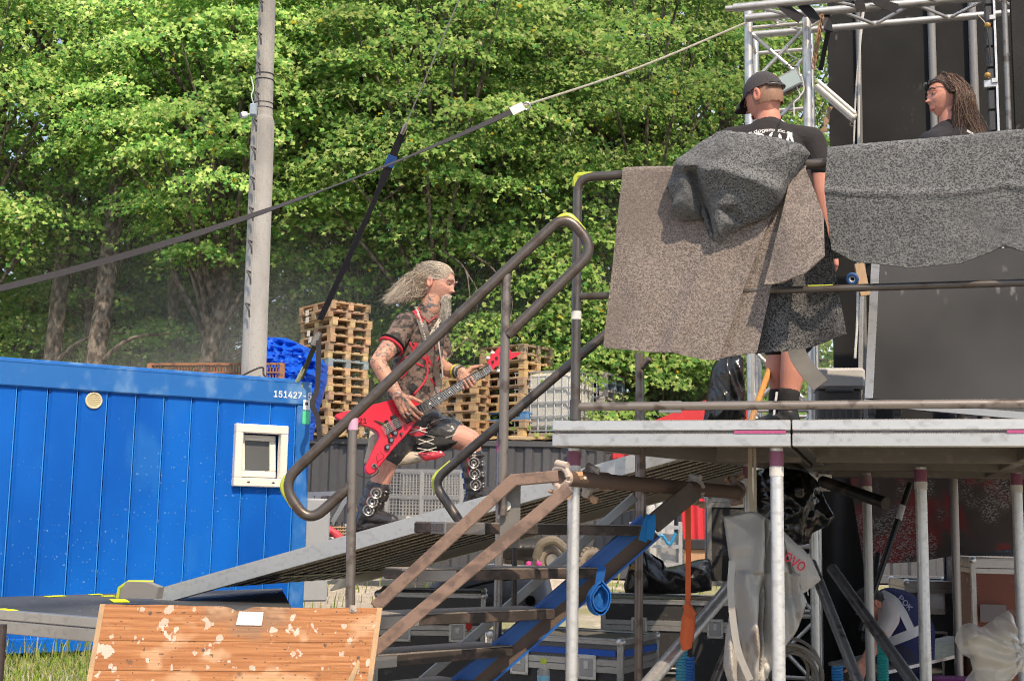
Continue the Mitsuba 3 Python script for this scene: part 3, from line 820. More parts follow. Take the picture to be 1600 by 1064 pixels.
zs = zt_ + .085
wt = lambda k: [(.48, .33, .19), (.40, .28, .18), (.52, .37, .21), (.37, .26, .17)][(k * 7 + 3) % 4] if k != 8 else (.24, .30, .36)
stack(517, 662, YC + .75, 16, -.95, ('topmost weathered pallet of the tall stack left of the guitarist', 'weathered wooden pallet in the tall stack left of the guitarist'), wt, 'pallets of the tall left stack', z0=zs, w=.8, l=1.2)
wt2 = lambda k: (.08, .24, .48) if k == 2 else [(.50, .34, .17), (.52, .37, .19), (.40, .29, .19), (.36, .26, .18)][(k * 5 + 1) % 4]
stack(806, 690, YC + .5, 11, -.72, ('topmost wooden pallet of the stack behind the guitar headstock', 'wooden pallet in the stack behind the guitar headstock'), wt2, 'pallets of the stack behind the headstock', z0=zs, w=.8, l=1.05)
stack(735, 690, YC + .6, 8, -.62, ('topmost pallet of the lower stack beside the fretting hand', 'dark weathered pallet in the lower stack beside the fretting hand'), lambda k: vary((.42, .28, .16), .1), 'pallets of the lower stack beside the hand', z0=zs, w=.7, l=.8)
stack(925, 690, YC + .9, 4, -.5, ('grey pallet at the top of the low stack near the stage corner', 'grey-brown pallet in the low stack near the stage corner'), lambda k: (.34, .31, .28), 'pallets near the stage corner', z0=zs, w=.8, l=1.0)
stack(921, 640, YC + .9, 4, -.52, ('grey pallet crowning the stack at the stage corner', 'grey pallet with bluish blocks, upper part of the corner stack'), lambda k: (.22, .31, .42) if k == 2 else (.40, .39, .38), 'upper pallets near the stage corner', z0=zs + 4 * .1455 + .02, w=.8, l=1.0)
# labels stapled to the left stack
for k, (x, y) in enumerate(((480, 489), (480, 500), (482, 521), (484, 531))):
    solo('paper_label', obox(P(x, y, YC + .05), nrm(A3(.6, -.8, 0)), nrm(A3(.8, .6, 0)), Z, .11, .004, .10), 'matte', (.66, .66, .64),
         ['white paper label highest on the left pallet stack', 'second white paper label from the top of the left stack', 'third white paper label down the left pallet stack', 'lowest white paper label on the left pallet stack'][k], 'label', smooth=False)


def ibc(px, pyb, Y, ang, lb, h=1.0, z0=None):
    t = thing('liquid_tank', lb, 'tank')
    c = P(px, pyb, Y); c[2] = zs if z0 is None else z0
    ca, sa = math.cos(ang), math.sin(ang); ex, ey = A3(ca, sa, 0), A3(-sa, ca, 0)
    part(t, 'bottle', obox(c + Z * (.1 + h / 2), ex, ey, Z, 1.06, .9, h, .09), 'ibc_plastic', smooth=50)
    for (d, e, L1, L2) in ((ex, ey, 1.1, .94), (ey, ex, .94, 1.1)):
        n_ = 8
        for i in range(n_):
            for s in (-1, 1):
                p = c + d * ((i / (n_ - 1) - .5) * L1) + e * s * L2 / 2
                part(t, 'cage_bar', beam(p + Z * .06, p + Z * (h + .12), .018, .018, up=(1, 0, 0)), 'galv', (.60, .60, .60), smooth=False)
        for z in (.1, .34, .58, .82, h + .11):
            for s in (-1, 1):
                part(t, 'cage_ring', beam(c - d * (L1 / 2 + .01) + e * s * (L2 / 2 + .012) + Z * z, c + d * (L1 / 2 + .01) + e * s * (L2 / 2 + .012) + Z * z, .022, .022), 'galv', (.5, .5, .5), smooth=False)
    part(t, 'base', obox(c + Z * .03, ex, ey, Z, 1.2, 1.0, .06, .01), 'wood', (.33, .27, .2), smooth=False)


ibc(868, 690, YC + .25, -.55, 'white plastic tank in a wire cage between pallet stacks near the stage')
ibc(680, 690, YC + 1.2, -.3, 'white caged plastic tank half hidden behind the guitarist', h=1.15)

# ---------------------------------------------------------------- rusty wire crate and blue tarpaulin
rc = thing('wire_crate', 'rusty orange wire crate standing behind the blue container roof', 'crate')
ra, rb_ = P(233, 600, 16.6), P(440, 600, 16.3); hz = P(300, 569, 16.5)[2]; rd = nrm(rb_ - ra); rn = A3(rd[1], -rd[0], 0); RL = np.linalg.norm(rb_ - ra); gzc = float(gz(-3, 17))
for i in range(46):
    for off in (0, -1.0):
        p = ra + rd * RL * i / 45 + rn * off
        part(rc, 'wire', tube([A3(p[0], p[1], hz - .62), A3(p[0], p[1], hz)], .010, 5), 'rusty', (.33, .15, .075), smooth=False)
for z in (hz, hz - .11, hz - .25, hz - .6):
    for off in (.012, -1.0):
        part(rc, 'rail', beam(A3(ra[0], ra[1], z) + rn * off, A3(rb_[0], rb_[1], z) + rn * off, .03, .03 if z == hz else .016), 'rusty', (.36, .17, .09), smooth=False)
for s in (0, RL):
    for off in (0, -1.0):
        p = ra + rd * s + rn * off
        part(rc, 'post', beam(A3(p[0], p[1], gzc), A3(p[0], p[1], hz + .01), .06, .06, up=(1, 0, 0)), 'rusty', (.35, .17, .09), smooth=False)
tp_ = [(388, 535), (415, 527), (450, 529), (474, 540), (492, 548), (512, 572), (510, 600), (498, 640), (488, 690), (440, 690), (392, 640), (380, 570)]
def tarp_fold(q): 
    r = lambda sx, sy, k: 1 - 2 * np.abs(2 * meshkit.noise(np.stack([q[:, 0] * sx + q[:, 1] * 2 + k, q[:, 1] * sy, q[:, 0] * 0 + k], 1)) - 1)
    return 1.1 * r(3.5, 8, 1) + .9 * r(8, 19, 5) + .5 * r(20, 32, 9)
solo('tarpaulin', px_pillow(tp_, 17.6, .55, .022, folds=.085, fscale=9, seed=3, foldfn=tarp_fold, power=.45), 'tarp', (.006, .095, .58), 'crumpled heap of glossy blue tarpaulin behind the container corner', 'tarpaulin', smooth=False)
# ---------------------------------------------------------------- stage deck on scaffold legs
SA = math.radians(16); SU = A3(math.cos(SA), -math.sin(SA), 0); SV = A3(math.sin(SA), math.cos(SA), 0)
SC = P(863, 657, 5.5); ZD = SC[2]; SL = A3(math.sin(math.radians(36)), math.cos(math.radians(36)), 0)
S = lambda a, b, z=0.0: SC + SU * a + SV * b + Z * z
ALU, DKALU = (.72, .71, .69), (.30, .28, .26)
for (a0, a1, lb) in ((0.0, 1.003, 'left stage deck module with aluminium edge profile and pink tape at its end'), (1.009, 2.95, 'long right stage deck module with aluminium edge profile below the guard rail')):
    dk = thing('stage_deck', lb, 'stage platform', 'stage deck modules')
    ca, L = (a0 + a1) / 2, a1 - a0
    fa = .0
    part(dk, 'edge_profile', obox(S(ca, .03, -.022), SU, SV, Z, L, .06, .044, .004), 'alu', ALU, smooth=False)
    part(dk, 'edge_groove', obox(S(ca, .035, -.05), SU, SV, Z, L - .004, .05, .014), 'alu', (.12, .11, .11), smooth=False)
    part(dk, 'edge_profile', obox(S(ca, .028, -.083), SU, SV, Z, L, .058, .054, .004), 'alu', (.64, .63, .61), smooth=False)
    back = 3.6
    if a0 == 0:
        pl = [S(a0, .06), S(a1, .06), S(a1, back), S(a0, .06) + SL * 3.3]
        part(dk, 'plywood', prism([p - Z * .035 for p in pl], Z * .030), 'scuffed_black', smooth=False)
        s0, s1 = S(.02, .08, -.055), S(.02, .08, -.055) + SL * 3.3
        part(dk, 'side_profile', beam(s0, s1, .05, .108, bev=.004), 'alu', DKALU, smooth=False)
    else:
        part(dk, 'plywood', obox(S(ca, back / 2 + .03, -.02), SU, SV, Z, L, back - .06, .03), 'scuffed_black', smooth=False)
    for b in (.95, 1.9, 2.8):
        part(dk, 'joist', beam(S(a0 + (.05 if a0 else b * .62), b, -.085), S(a1 - .01, b, -.085), .06, .09, bev=.004), 'alu', (.20, .18, .16), smooth=False)
    for a in ((a0 + .03, a1 - .035) if a0 else (a1 - .035,)):
        part(dk, 'side_profile', beam(S(a, .062, -.055), S(a, back, -.055), .05, .106, bev=.004), 'alu', (.22, .20, .175), smooth=False)
    if a0: part(dk, 'joist', beam(S(ca, .062, -.085), S(ca, back, -.085), .05, .08, bev=.004), 'alu', (.22, .20, .175), smooth=False)
tp0, tp1 = P(1152, 674, 5.2), P(1232, 674, 5.2)
solo('tape_strip', obox(S(.88, -.003, -.051), SU, SV, Z, .21, .004, .012), 'matte', (.42, .09, .22), 'pink tape strip stuck on the edge of the left deck module', 'tape', smooth=False)
solo('tape_strip', obox(S(1.93, -.003, -.051), SU, SV, Z, .20, .004, .012), 'matte', (.42, .09, .22), 'pink tape strip on the stage edge at the right border', 'tape', smooth=False)


def post(name, lb, px, pyt, Y, r=.025, mat_='galv', col=(.74, .735, .73), group=None, cat='scaffold post', tape=True, zt=None, px2=None, foot=True):
    t = thing(name, lb, cat, group)
    a = P(px, pyt, Y); zt = a[2] if zt is None else zt
    b = A3(a[0] + (0 if px2 is None else px2), a[1], float(gz(a[0], a[1])))
    part(t, 'tube', tube([A3(a[0], a[1], zt), b + Z * .02], r, 20), mat_, col)
    if tape:
        part(t, 'tape', tube([A3(a[0], a[1], zt - .012), A3(a[0], a[1], zt - .075)], r + .0022, 20), 'dusty', (.22, .07, .125), label='purple-pink marking tape')
        part(t, 'tape', tube([A3(a[0], a[1], zt - .077), A3(a[0], a[1], zt - .115)], r + .0030, 20), 'matte', (.62, .60, .58), label='white marking tape')
    if foot:
        part(t, 'foot', obox(b + Z * .012, [1, 0, 0], [0, 1, 0], Z, .15, .15, .012, .003), 'steel', (.2, .2, .2), smooth=False)
    return t


zu = ZD - .112
G = 'silver legs under the stage'
post('scaffold_post', 'silver leg under the left stage corner, pink and white tape at its top', 897, 698, 5.60, .027, group=G, zt=zu)
post('scaffold_post', 'thick bright silver leg in front of the hanging pale raincoat', 1213, 698, 5.33, .027, col=(.84, .835, .83), group=G, zt=zu)
post('scaffold_post', 'silver leg left of the bent worker and the grey flight case', 1438, 735, 6.75, .030, group=G, zt=zu)
post('scaffold_post', 'silver leg at the right border beside the clear plastic bag', 1588, 745, 7.0, .028, group=G, zt=zu)
post('scaffold_post', 'dark brown-tinted leg with shade put into its colour between the two right silver legs', 1490, 755, 8.2, .026, col=(.34, .30, .28), group=G, zt=zu, tape=False)  # shade under the deck is put into this and the next leg colour
post('scaffold_post', 'grey leg coloured darker for shade where the dark horizontal pipe ends under the deck', 1354, 745, 7.6, .027, col=(.42, .41, .40), group=G, zt=zu)
post('scaffold_post', 'taped leg carrying the right end of the horizontal scaffold pipe', 1167, 715, 6.75, .018, col=(.5, .47, .44), group=G, zt=zu)
post('scaffold_post', 'short dark leg under the ramp, seen between stair posts', 999, 700, 6.6, .022, mat_='steel', col=(.20, .16, .14), group=G, tape=False, zt=P(999, 552, 6.6)[2])
post('scaffold_post', 'dark lower leg at the left border under the landing', 4, 975, 6.35, .022, mat_='steel', col=(.12, .10, .10), group=G, tape=False)
# struts under the deck
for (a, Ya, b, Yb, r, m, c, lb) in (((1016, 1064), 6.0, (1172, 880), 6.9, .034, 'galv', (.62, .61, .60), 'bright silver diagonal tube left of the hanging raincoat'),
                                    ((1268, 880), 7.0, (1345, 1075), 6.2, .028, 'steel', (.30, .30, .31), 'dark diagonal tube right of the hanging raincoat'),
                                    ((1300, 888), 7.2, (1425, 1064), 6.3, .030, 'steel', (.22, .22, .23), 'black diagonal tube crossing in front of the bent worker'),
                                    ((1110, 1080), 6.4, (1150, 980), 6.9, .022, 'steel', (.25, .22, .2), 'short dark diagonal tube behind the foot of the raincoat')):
    q0, q1 = P(*a, Ya), P(*b, Yb)
    lo, hi = (q0, q1) if q0[2] < q1[2] else (q1, q0)
    if lo[2] > .03: lo = lo + (lo - hi) * (lo[2] - .03) / (hi[2] - lo[2])
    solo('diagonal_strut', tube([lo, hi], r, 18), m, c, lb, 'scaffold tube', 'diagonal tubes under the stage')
hp = thing('scaffold_pipe', 'dark rusty horizontal pipe clamped to the left silver stage leg', 'scaffold tube')
h0, h1 = P(874, 746, 5.46), P(1150, 769, 6.6); hd = nrm(h1 - h0)
part(hp, 'pipe', tube([h0 + hd * .01, h1], .034, 24), 'rusty', (.10, .065, .05))
part(hp, 'pipe_end', tube([h0, h0 + hd * .05], .036, 24, hollow=True), 'rusty', (.42, .33, .28))
part(hp, 'sleeve', tube([P(928, 751, 5.72), P(948, 752.6, 5.79)], .042, 20), 'rusty', (.30, .22, .16))
part(hp, 'inner', disk_cyl(h0 + hd * .02, hd, .028, .004, 20), 'matte', (.012, .010, .009))


def coupler(lb, c, axis, other, R=.04, col=(.40, .36, .33)):
    t = thing('scaffold_clamp', lb, 'clamp', 'scaffold clamps')
    axis = nrm(axis); o = nrm(other)
    part(t, 'ring', tube(c + R * np.stack([np.cos(x) * nrm(np.cross(axis, o)) + np.sin(x) * o for x in np.linspace(.2, 2 * np.pi - .2, 18)]), .014, 8), 'rusty', col)
    part(t, 'hinge', disk_cyl(c + o * (R + .012), np.cross(axis, o), .016, .06, 12), 'rusty', col)
    part(t, 'bolt', disk_cyl(c - o * (R + .03), np.cross(axis, o), .009, .10, 8), 'rusty', (.42, .26, .16))
    part(t, 'nut', disk_cyl(c - o * (R + .03) + nrm(np.cross(axis, o)) * .045, np.cross(axis, o), .018, .022, 6), 'rusty', (.45, .28, .17))
    part(t, 'jaw', obox(c - o * (R + .015), axis, np.cross(axis, o), o, .05, .035, .05, .008), 'rusty', col)
    return t


coupler('pale clamp round the open pipe end left of the stage leg', P(876, 745, 5.47), hd, nrm(A3(.1, -.2, 1)), .041, (.50, .42, .37))
coupler('rusty clamp with a big hook jaw just right of the left stage leg', P(922, 750, 5.68), hd, nrm(A3(.2, -.4, 1)), .044, (.44, .40, .36))
coupler('clamp halfway along the dark horizontal pipe', P(1086, 763, 6.32), hd, nrm(A3(0, -.3, 1)), .044, (.42, .39, .36))
coupler('dark clamp joining the horizontal pipe to the taped leg', P(1150, 768, 6.62), hd, nrm(A3(0, -.3, -1)), .044, (.28, .2, .17))
part(hp, 'through_bolt', tube([P(884, 746, 5.50), P(915, 747, 5.55)], .008, 8), 'rusty', (.55, .50, .44))
part(hp, 'cross_nut', disk_cyl(P(904, 743, 5.53), [1, 0, 0], .020, .035, 6), 'rusty', (.46, .27, .15))
solo('scaffold_pipe', tube([P(1285, 752, 6.6), P(1384, 786, 6.2)], .030, 18), 'steel', (.03, .028, .027), 'short black pipe stub pointing right under the deck', 'scaffold tube')

# guard rail on the stage front
gr = thing('guard_rail', 'dark steel guard rail along the stage front, carpets hung over it', 'railing')
ST = (.135, .120, .112)
Yg = 5.53
zt_r, zm_r, zb_r = P(925, 281, Yg)[2], P(925, 466, Yg)[2], P(925, 637, Yg)[2]
ga = ((P(904, 400, Yg) - SC) @ SU)
g = lambda a, z: A3(*(SC + SU * a + SV * .025)[:2], z)
part(gr, 'top_rail', tube(bend([g(ga, ZD + .004), g(ga, zt_r), g(3.1, zt_r)], .07, 8), .0205, 16), 'steel', ST)
for z in (zm_r, zb_r):
    part(gr, 'rail', tube([g(ga, z), g(3.1, z)], .0155 if z == zm_r else .0185, 14), 'steel', ST if z == zm_r else (.33, .29, .26))
part(gr, 'socket', tube([g(ga, ZD + .002), g(ga, ZD + .09)], .0245, 14), 'steel', ST)
part(gr, 'post', tube([g(2.6, ZD + .004), g(2.6, zt_r)], .0205, 14), 'steel', ST)
c = g(ga, 0); zz = P(900, 495, Yg)[2]
part(gr, 'tape', tube([A3(c[0], c[1], zz - .018), A3(c[0], c[1], zz + .018)], .0225, 14), 'matte', (.66, .66, .66), label='white tape round the rail post')
part(gr, 'tape', tube(bend([g(ga, zt_r - .05), g(ga, zt_r), g(ga + .075, zt_r)], .07, 8) + (-SU + Z) * .008, .0150, 10), 'satin', (.42, .50, .04), label='yellow tape at the rail bend')
m0 = (P(1262, 452, 5.2) - SC) @ SU
part(gr, 'tape', tube([g(m0, zm_r + .006), g(m0 + .10, zm_r + .006)], .0118, 10), 'satin', (.40, .47, .05), label='yellow tape on the middle rail')
part(gr, 'flattened_joint', obox(g((P(1042, 634, 5.3) - SC) @ SU, zb_r - .004), SU, SV, Z, .10, .012, .05, .004), 'galv', (.45, .43, .41))

# ---------------------------------------------------------------- ramp and landing
TL, TR = P(258, 916, 7.8), P(1064, 688, 6.7)
RD = nrm(TR - TL); RW = nrm(A3(-RD[1], RD[0], 0)); RN = np.cross(RD, RW) * 1.0
if RN[2] < 0: RN = -RN
RLn = np.linalg.norm(TR - TL); WR = 2.35
R_ = lambda s, w, n=0.0: TL + RD * s + RW * w + RN * n
ra_ = thing('ramp', 'long sloping ramp with grey edge beams rising to the stage, guitarist climbing it', 'ramp')
nose = RN * 0 + A3(0, 0, 0)
side = lambda w0, w1: prism([R_(-.16, w0, -.092), R_(0, w0, 0), R_(RLn, w0, 0), R_(RLn, w0, -.092)], RW * (w1 - w0))
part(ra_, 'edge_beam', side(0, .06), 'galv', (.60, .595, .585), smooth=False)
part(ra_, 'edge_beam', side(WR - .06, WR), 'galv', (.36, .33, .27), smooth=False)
nP = 12
for i in range(nP):
    w = .075 + (i + .5) * (WR - .15) / nP
    part(ra_, 'plank', obox(R_(RLn / 2, w, -.018), RD, RW, RN, RLn - .02, (WR - .15) / nP - .016, .030, .004), 'wood', vary((.040, .032, .026), .2), smooth=False)
for i in range(nP - 1):
    w = .075 + (i + 1) * (WR - .15) / nP
    part(ra_, 'rib', obox(R_(RLn / 2, w, -.0335), RD, RW, RN, RLn - .03, .013, .009), 'satin', (.70, .62, .48), smooth=False)  # pale strips added to draw the light lines between the planks
for s in (.3, 1.5, 2.7):
    part(ra_, 'cross_member', obox(R_(s, WR / 2, -.0415), RD, RW, RN, .04, WR - .125, .006), 'steel', (.13, .11, .09), smooth=False)
zl = P(0, 953, 6.75)[2]
fl, fr, bl, br = PZ(-60, 948, zl), PZ(470, 992, zl), PZ(-60, 934, zl), PZ(440, 919, zl)
ld = thing('landing', 'low dark platform at the foot of the ramp with aluminium edge', 'stage platform')
fd = nrm(fr - fl); fL = np.linalg.norm(fr - fl); fn = A3(-fd[1], fd[0], 0)
part(ld, 'deck', prism([fl + fn * .03 - Z * .03, fr + fn * .03 - Z * .03, br - Z * .03, bl - Z * .03], Z * .03), 'scuffed_black', smooth=False)
part(ld, 'edge_profile', obox((fl + fr) / 2 - Z * .02, fd, fn, Z, fL, .05, .048, .004), 'alu', (.50, .48, .45), smooth=False)
part(ld, 'edge_profile', obox((fl + fr) / 2 - Z * .080, fd, fn, Z, fL, .052, .062, .004), 'alu', (.46, .44, .41), smooth=False)
part(ld, 'edge_groove', obox((fl + fr) / 2 - Z * .047, fd, fn, Z, fL, .04, .02), 'alu', (.10, .10, .10), smooth=False)
for p in (fl + fd * 2.2, bl * .97 + br * .03):
    part(ld, 'leg', tube([p + fn * .03 - Z * .112, A3(p[0] + fn[0] * .03, p[1] + fn[1] * .03, 0)], .024, 14), 'steel', (.3, .3, .3))
for (x0, y0, x1, y1, w) in ((0, 951, 22, 953.5, .05), (72, 931.5, 100, 930.5, .05), (160, 931, 178, 930.6, .05), (183, 936, 190, 940, .09), (140, 928.4, 158, 927.8, .04)):
    a, b = PZ(x0, y0, zl + .004), PZ(x1, y1, zl + .004)
    part(ld, 'tape', obox((a + b) / 2, nrm(b - a), nrm(np.cross(Z, b - a)), Z, np.linalg.norm(b - a), w, .004), 'matte', (.56, .62, .02), smooth=False, label='yellow edge tape')
ap = thing('end_plate', 'small arched checker plate with yellow rim at the foot of the ramp', 'plate')
po = [P(x, y, 7.25) for x, y in ((184, 934), (187, 918), (202, 908), (240, 908.5), (266, 916), (262, 934))]
part(ap, 'plate', prism(po, A3(.02, .05, 0)), 'dusty', (.22, .21, .20), smooth=False)
part(ap, 'tape', tube([p + A3(0, -.008, 0) for p in po[:4]], .009, 6), 'matte', (.46, .52, .06), label='yellow tape along the rim')
for i in range(5):
    part(ap, 'tread_bar', tube([P(196 + i * 12, 932 - i, 7.24), P(206 + i * 11, 924 - i * .6, 7.24)], .005, 5), 'galv', (.5, .48, .46))

# ---------------------------------------------------------------- stairs
sr = thing('stair', 'steel stair with rusty beams and dark treads in front of the ramp', 'stair')
treads = [((694, 822), (1012, 817)), ((650, 893), (940, 886)), ((592, 964), (868, 951)), ((560, 1027), (802, 1010)), ((520, 1088), (745, 1066))]
for (a, b) in treads:
    A, B = P(*a, 5.36), P(*b, 5.98); B[2] = A[2] = (A[2] + B[2]) / 2
    d = nrm(B - A); n_ = A3(-d[1], d[0], 0)
    part(sr, 'tread', obox((A + B) / 2 + n_ * .125 - Z * .022, d, n_, Z, np.linalg.norm(B - A), .25, .044, .004), 'rusty', (.030, .025, .022), smooth=False)
    part(sr, 'tread_top', obox((A + B) / 2 + n_ * .125 + Z * .002, d, n_, Z, np.linalg.norm(B - A) - .01, .24, .004), 'dusty', (.20, .175, .155), smooth=False)
    part(sr, 'bracket', obox(A + d * .10 + n_ * .05 - Z * .022, d, n_, Z, .20, .12, .050, .004), 'galv', (.30, .28, .27), smooth=False)
RUST = (.22, .148, .118)
Yr = 5.28
u0_, u1_, u2_ = P(586, 948, Yr), P(802, 750, Yr), P(872, 744, Yr)
part(sr, 'handrail_beam', join([beam(u0_, u1_ + nrm(u1_ - u0_) * .012, .05, .062, up=(0, -1, 0), bev=.004), beam(u1_ - nrm(u2_ - u1_) * .01, u2_, .048, .060, up=(0, -1, 0), bev=.004)]), 'rusty', RUST, smooth=False)
part(sr, 'stringer', beam(P(540, 1052, Yr), P(890, 762, Yr), .052, .062, up=(0, -1, 0), bev=.004), 'rusty', (.23, .155, .125), smooth=False)
b0, b1, b2 = P(690, 1105, 6.02), P(1016, 822, 6.05), P(1086, 764, 6.06)
bdir = nrm(b1 - b0); bn = nrm(np.cross(bdir, [0, -1, 0])); bn = bn if bn[2] > 0 else -bn
part(sr, 'stringer', join([obox((b0 + b1) / 2 + bn * .062, bdir, [0, 1, 0], bn, np.linalg.norm(b1 - b0), .10, .012), obox((b0 + b1) / 2 - bn * .062, bdir, [0, 1, 0], bn, np.linalg.norm(b1 - b0), .07, .010),
                           obox((b0 + b1) / 2 + bn * .030, bdir, [0, 1, 0], bn, np.linalg.norm(b1 - b0), .012, .055)]), 'satin', (.004, .09, .36), smooth=False, label='blue painted steel stringer')
part(sr, 'stringer_web', obox((b0 + b1) / 2 - bn * .022, bdir, [0, 1, 0], bn, np.linalg.norm(b1 - b0), .010, .075), 'rusty', (.11, .075, .055), smooth=False)  # shadow inside the channel is put into the dark brown web colour
part(sr, 'stringer', beam(b1 + bdir * .01, b2, .09, .055, up=(0, -1, 0), bev=.004), 'rusty', (.075, .06, .05), smooth=False, label='upper stringer end with its shade painted into a dark colour')  # same stringer higher up; its shadow is put into the colour
part(sr, 'brace', beam(P(640, 1080, 6.3), P(992, 776, 6.35), .045, .055, up=(0, -1, 0), bev=.004), 'galv', (.30, .30, .30), smooth=False)
# handrails of the stair
ha = thing('handrail', 'near stair handrail, bent dark tube with yellow tape at both ends', 'railing')
rp = [P(549, 757, 5.34), P(482, 818, 5.34), P(440, 755, 5.34), P(884, 334, 5.30), P(930, 390, 5.30), P(793, 524, 5.31)]
bp = bend(rp, .085, 9)
part(ha, 'rail', tube(bp, .0225, 18), 'steel', (.145, .124, .114))
def vpost(t, px, py0, py1, Y, r, px1=None, col=(.25, .215, .19), name='post'):
    a = P(px, py0, Y); b = P(px1 or px, py1, Y)
    part(t, name, tube([a, b], r, 16), 'steel', col)
vpost(ha, 551, 648, 960, 5.335, .020, 547)
vpost(ha, 791, 424, 805, 5.315, .020, 785)
part(ha, 'base_plate', obox(P(797, 805, 5.34), [1, 0, 0], [0, 1, 0], Z, .085, .012, .26, .003), 'dusty', (.16, .155, .15), smooth=False)
part(ha, 'reflector', disk_cyl(P(791, 790, 5.328), [0, 1, 0], .020, .006, 20), 'satin', (.62, .62, .61), label='round white reflector on the base plate')
part(ha, 'tape', tube([P(552, 650, 5.333), P(551.5, 672, 5.333)], .0212, 14), 'matte', (.55, .36, .50), label='pink tape at the post top')
def bend_tape(t, pts, i, Y, out):
    pass
for (c, k) in ((2, .055), (3, .05)):
    q = bend([rp[c] + nrm(rp[c - 1] - rp[c]) * .11, rp[c], rp[c] + nrm(rp[c + 1] - rp[c]) * .11], .085, 9)
    off = nrm(rp[c] - (rp[c - 1] + rp[c + 1]) / 2)
    part(ha, 'tape', tube(q + off * .010, .0150, 10), 'satin', (.44, .50, .05), label='thin yellow tape along the outer bend')
hb = thing('handrail', 'far stair handrail, dark tube with bent yellow-taped lower end', 'railing')
rq = [P(1085, 404, 6.05), P(676, 752, 6.05), P(722, 820, 6.02)]
part(hb, 'rail', tube(bend(rq, .07, 9), .0225, 18), 'steel', (.135, .118, .110))
q = bend([rq[1] + nrm(rq[0] - rq[1]) * .13, rq[1], rq[1] + nrm(rq[2] - rq[1]) * .12], .07, 9)
part(hb, 'tape', tube(q + nrm(rq[1] * 2 - rq[0] / np.linalg.norm(rq[0] - rq[1]) * 0 - rq[0] * .5 - rq[2] * 1.5) * .0 + A3(-.010, 0, .004), .0155, 10), 'satin', (.44, .50, .05), label='yellow tape at the bend')
vpost(hb, 783, 672, 1000, 6.08, .020, 777, (.30, .27, .25))
vpost(hb, 804, 850, 965, 6.20, .013, 803, (.07, .06, .06))
vpost(hb, 999, 552, 835, 6.1, .021, 1004, (.24, .2, .18))
part(hb, 'stub', tube([P(1000, 578, 6.1), P(1014, 560, 6.06)], .016, 12), 'steel', (.24, .2, .18))
part(hb, 'tape', tube([P(783, 690, 6.08), P(782.6, 706, 6.08)], .0212, 14), 'matte', (.5, .12, .28), label='pink tape on the post')

# ---------------------------------------------------------------- plywood board in the foreground
wb = thing('plywood_board', 'paint-spattered orange wooden board leaning in the left foreground', 'board')
Yb = 5.0
tl_, tr_, bl_, br_ = P(156, 943, Yb), P(597, 949, Yb + .05), P(135, 1064, Yb - .04), P(581, 1066, Yb)
kx = lambda s, t: (tl_ + (bl_ - tl_) * t) * (1 - s) + (tr_ + (br_ - tr_) * t) * s       # t = 1 is the photograph's lower border
tz = tl_[2] / (tl_[2] - bl_[2])
seams = [0, .475, .86, 1.25, 1.65, 2.05, tz - .02]
bnn = nrm(np.cross(kx(1, 0) - kx(0, 0), kx(0, 1) - kx(0, 0))); bnn = bnn if bnn[1] < 0 else -bnn
for i in range(len(seams) - 1):
    t0, t1 = seams[i] + (.003 if i else 0), seams[i + 1] - .003
    s = np.linspace(.018, .982, 60)
    up = [kx(k, t0 + (0.0 if i else .018 * meshkit.noise(np.array([[k * 9, 1, 1]]))[0] + (.065 * math.exp(-((k - .495) / .03)**2)))) for k in s]
    lo = [kx(k, t1) for k in s[::-1]]
    m = prism([p - bnn * .010 for p in up + lo], bnn * (.010 + .0015 * (i % 2)))
    part(wb, 'plank', m, 'board_wood', smooth=False)
part(wb, 'end_batten', prism([kx(0, .0) - bnn * .02, kx(.02, 0.0) - bnn * .02, kx(.02, tz - .02) - bnn * .02, kx(0, tz - .02) - bnn * .02], bnn * .017), 'wood', (.52, .34, .19), smooth=False)
part(wb, 'end_batten', prism([kx(.98, .0) - bnn * .03, kx(1, 0.0) - bnn * .03, kx(1, tz - .02) - bnn * .03, kx(.98, tz - .02) - bnn * .03], bnn * .028), 'wood', (.50, .33, .19), smooth=False)
part(wb, 'backing', prism([kx(.01, .06) - bnn * .028, kx(.99, .06) - bnn * .028, kx(.99, tz - .03) - bnn * .028, kx(.01, tz - .03) - bnn * .028], bnn * .012), 'wood', (.30, .18, .10), smooth=False)
bf = lambda x, y, o: on_plane(x, y, tl_, bnn) + bnn * o
solo('paper_sheet', prism([bf(374, 955, .004), bf(412, 956, .004), bf(409, 977, .006), bf(369, 976, .003)], bnn * .001), 'matte', (.74, .73, .72), 'white paper sheet pinned to the top of the orange board', 'paper', smooth=False)
part(wb, 'bolt_plate', join([obox(bf(552, 951, .004), [1, 0, 0], bnn, Z, .028, .006, .028, .003), disk_cyl(bf(552, 951, .010), bnn, .007, .008, 8)]), 'rusty', (.48, .42, .38))
part(wb, 'wedge', prism([bf(560, 1030, .006), bf(563, 1036, .006), bf(545, 1085, .006), bf(533, 1085, .006)], bnn * .02), 'wood', (.50, .34, .18), smooth=False)
for (x, y) in ((318, 1015), (508, 1007), (560, 1027), (235, 957)):
    part(wb, 'screw', disk_cyl(bf(x, y, .003), bnn, .006, .004, 8), 'rusty', (.12, .09, .08))
# ---------------------------------------------------------------- carpets over the rail
RP = lambda px, py, o=0.0: on_plane(px, py, SC + SV * .025, SV) - SV * o
FR = -SV


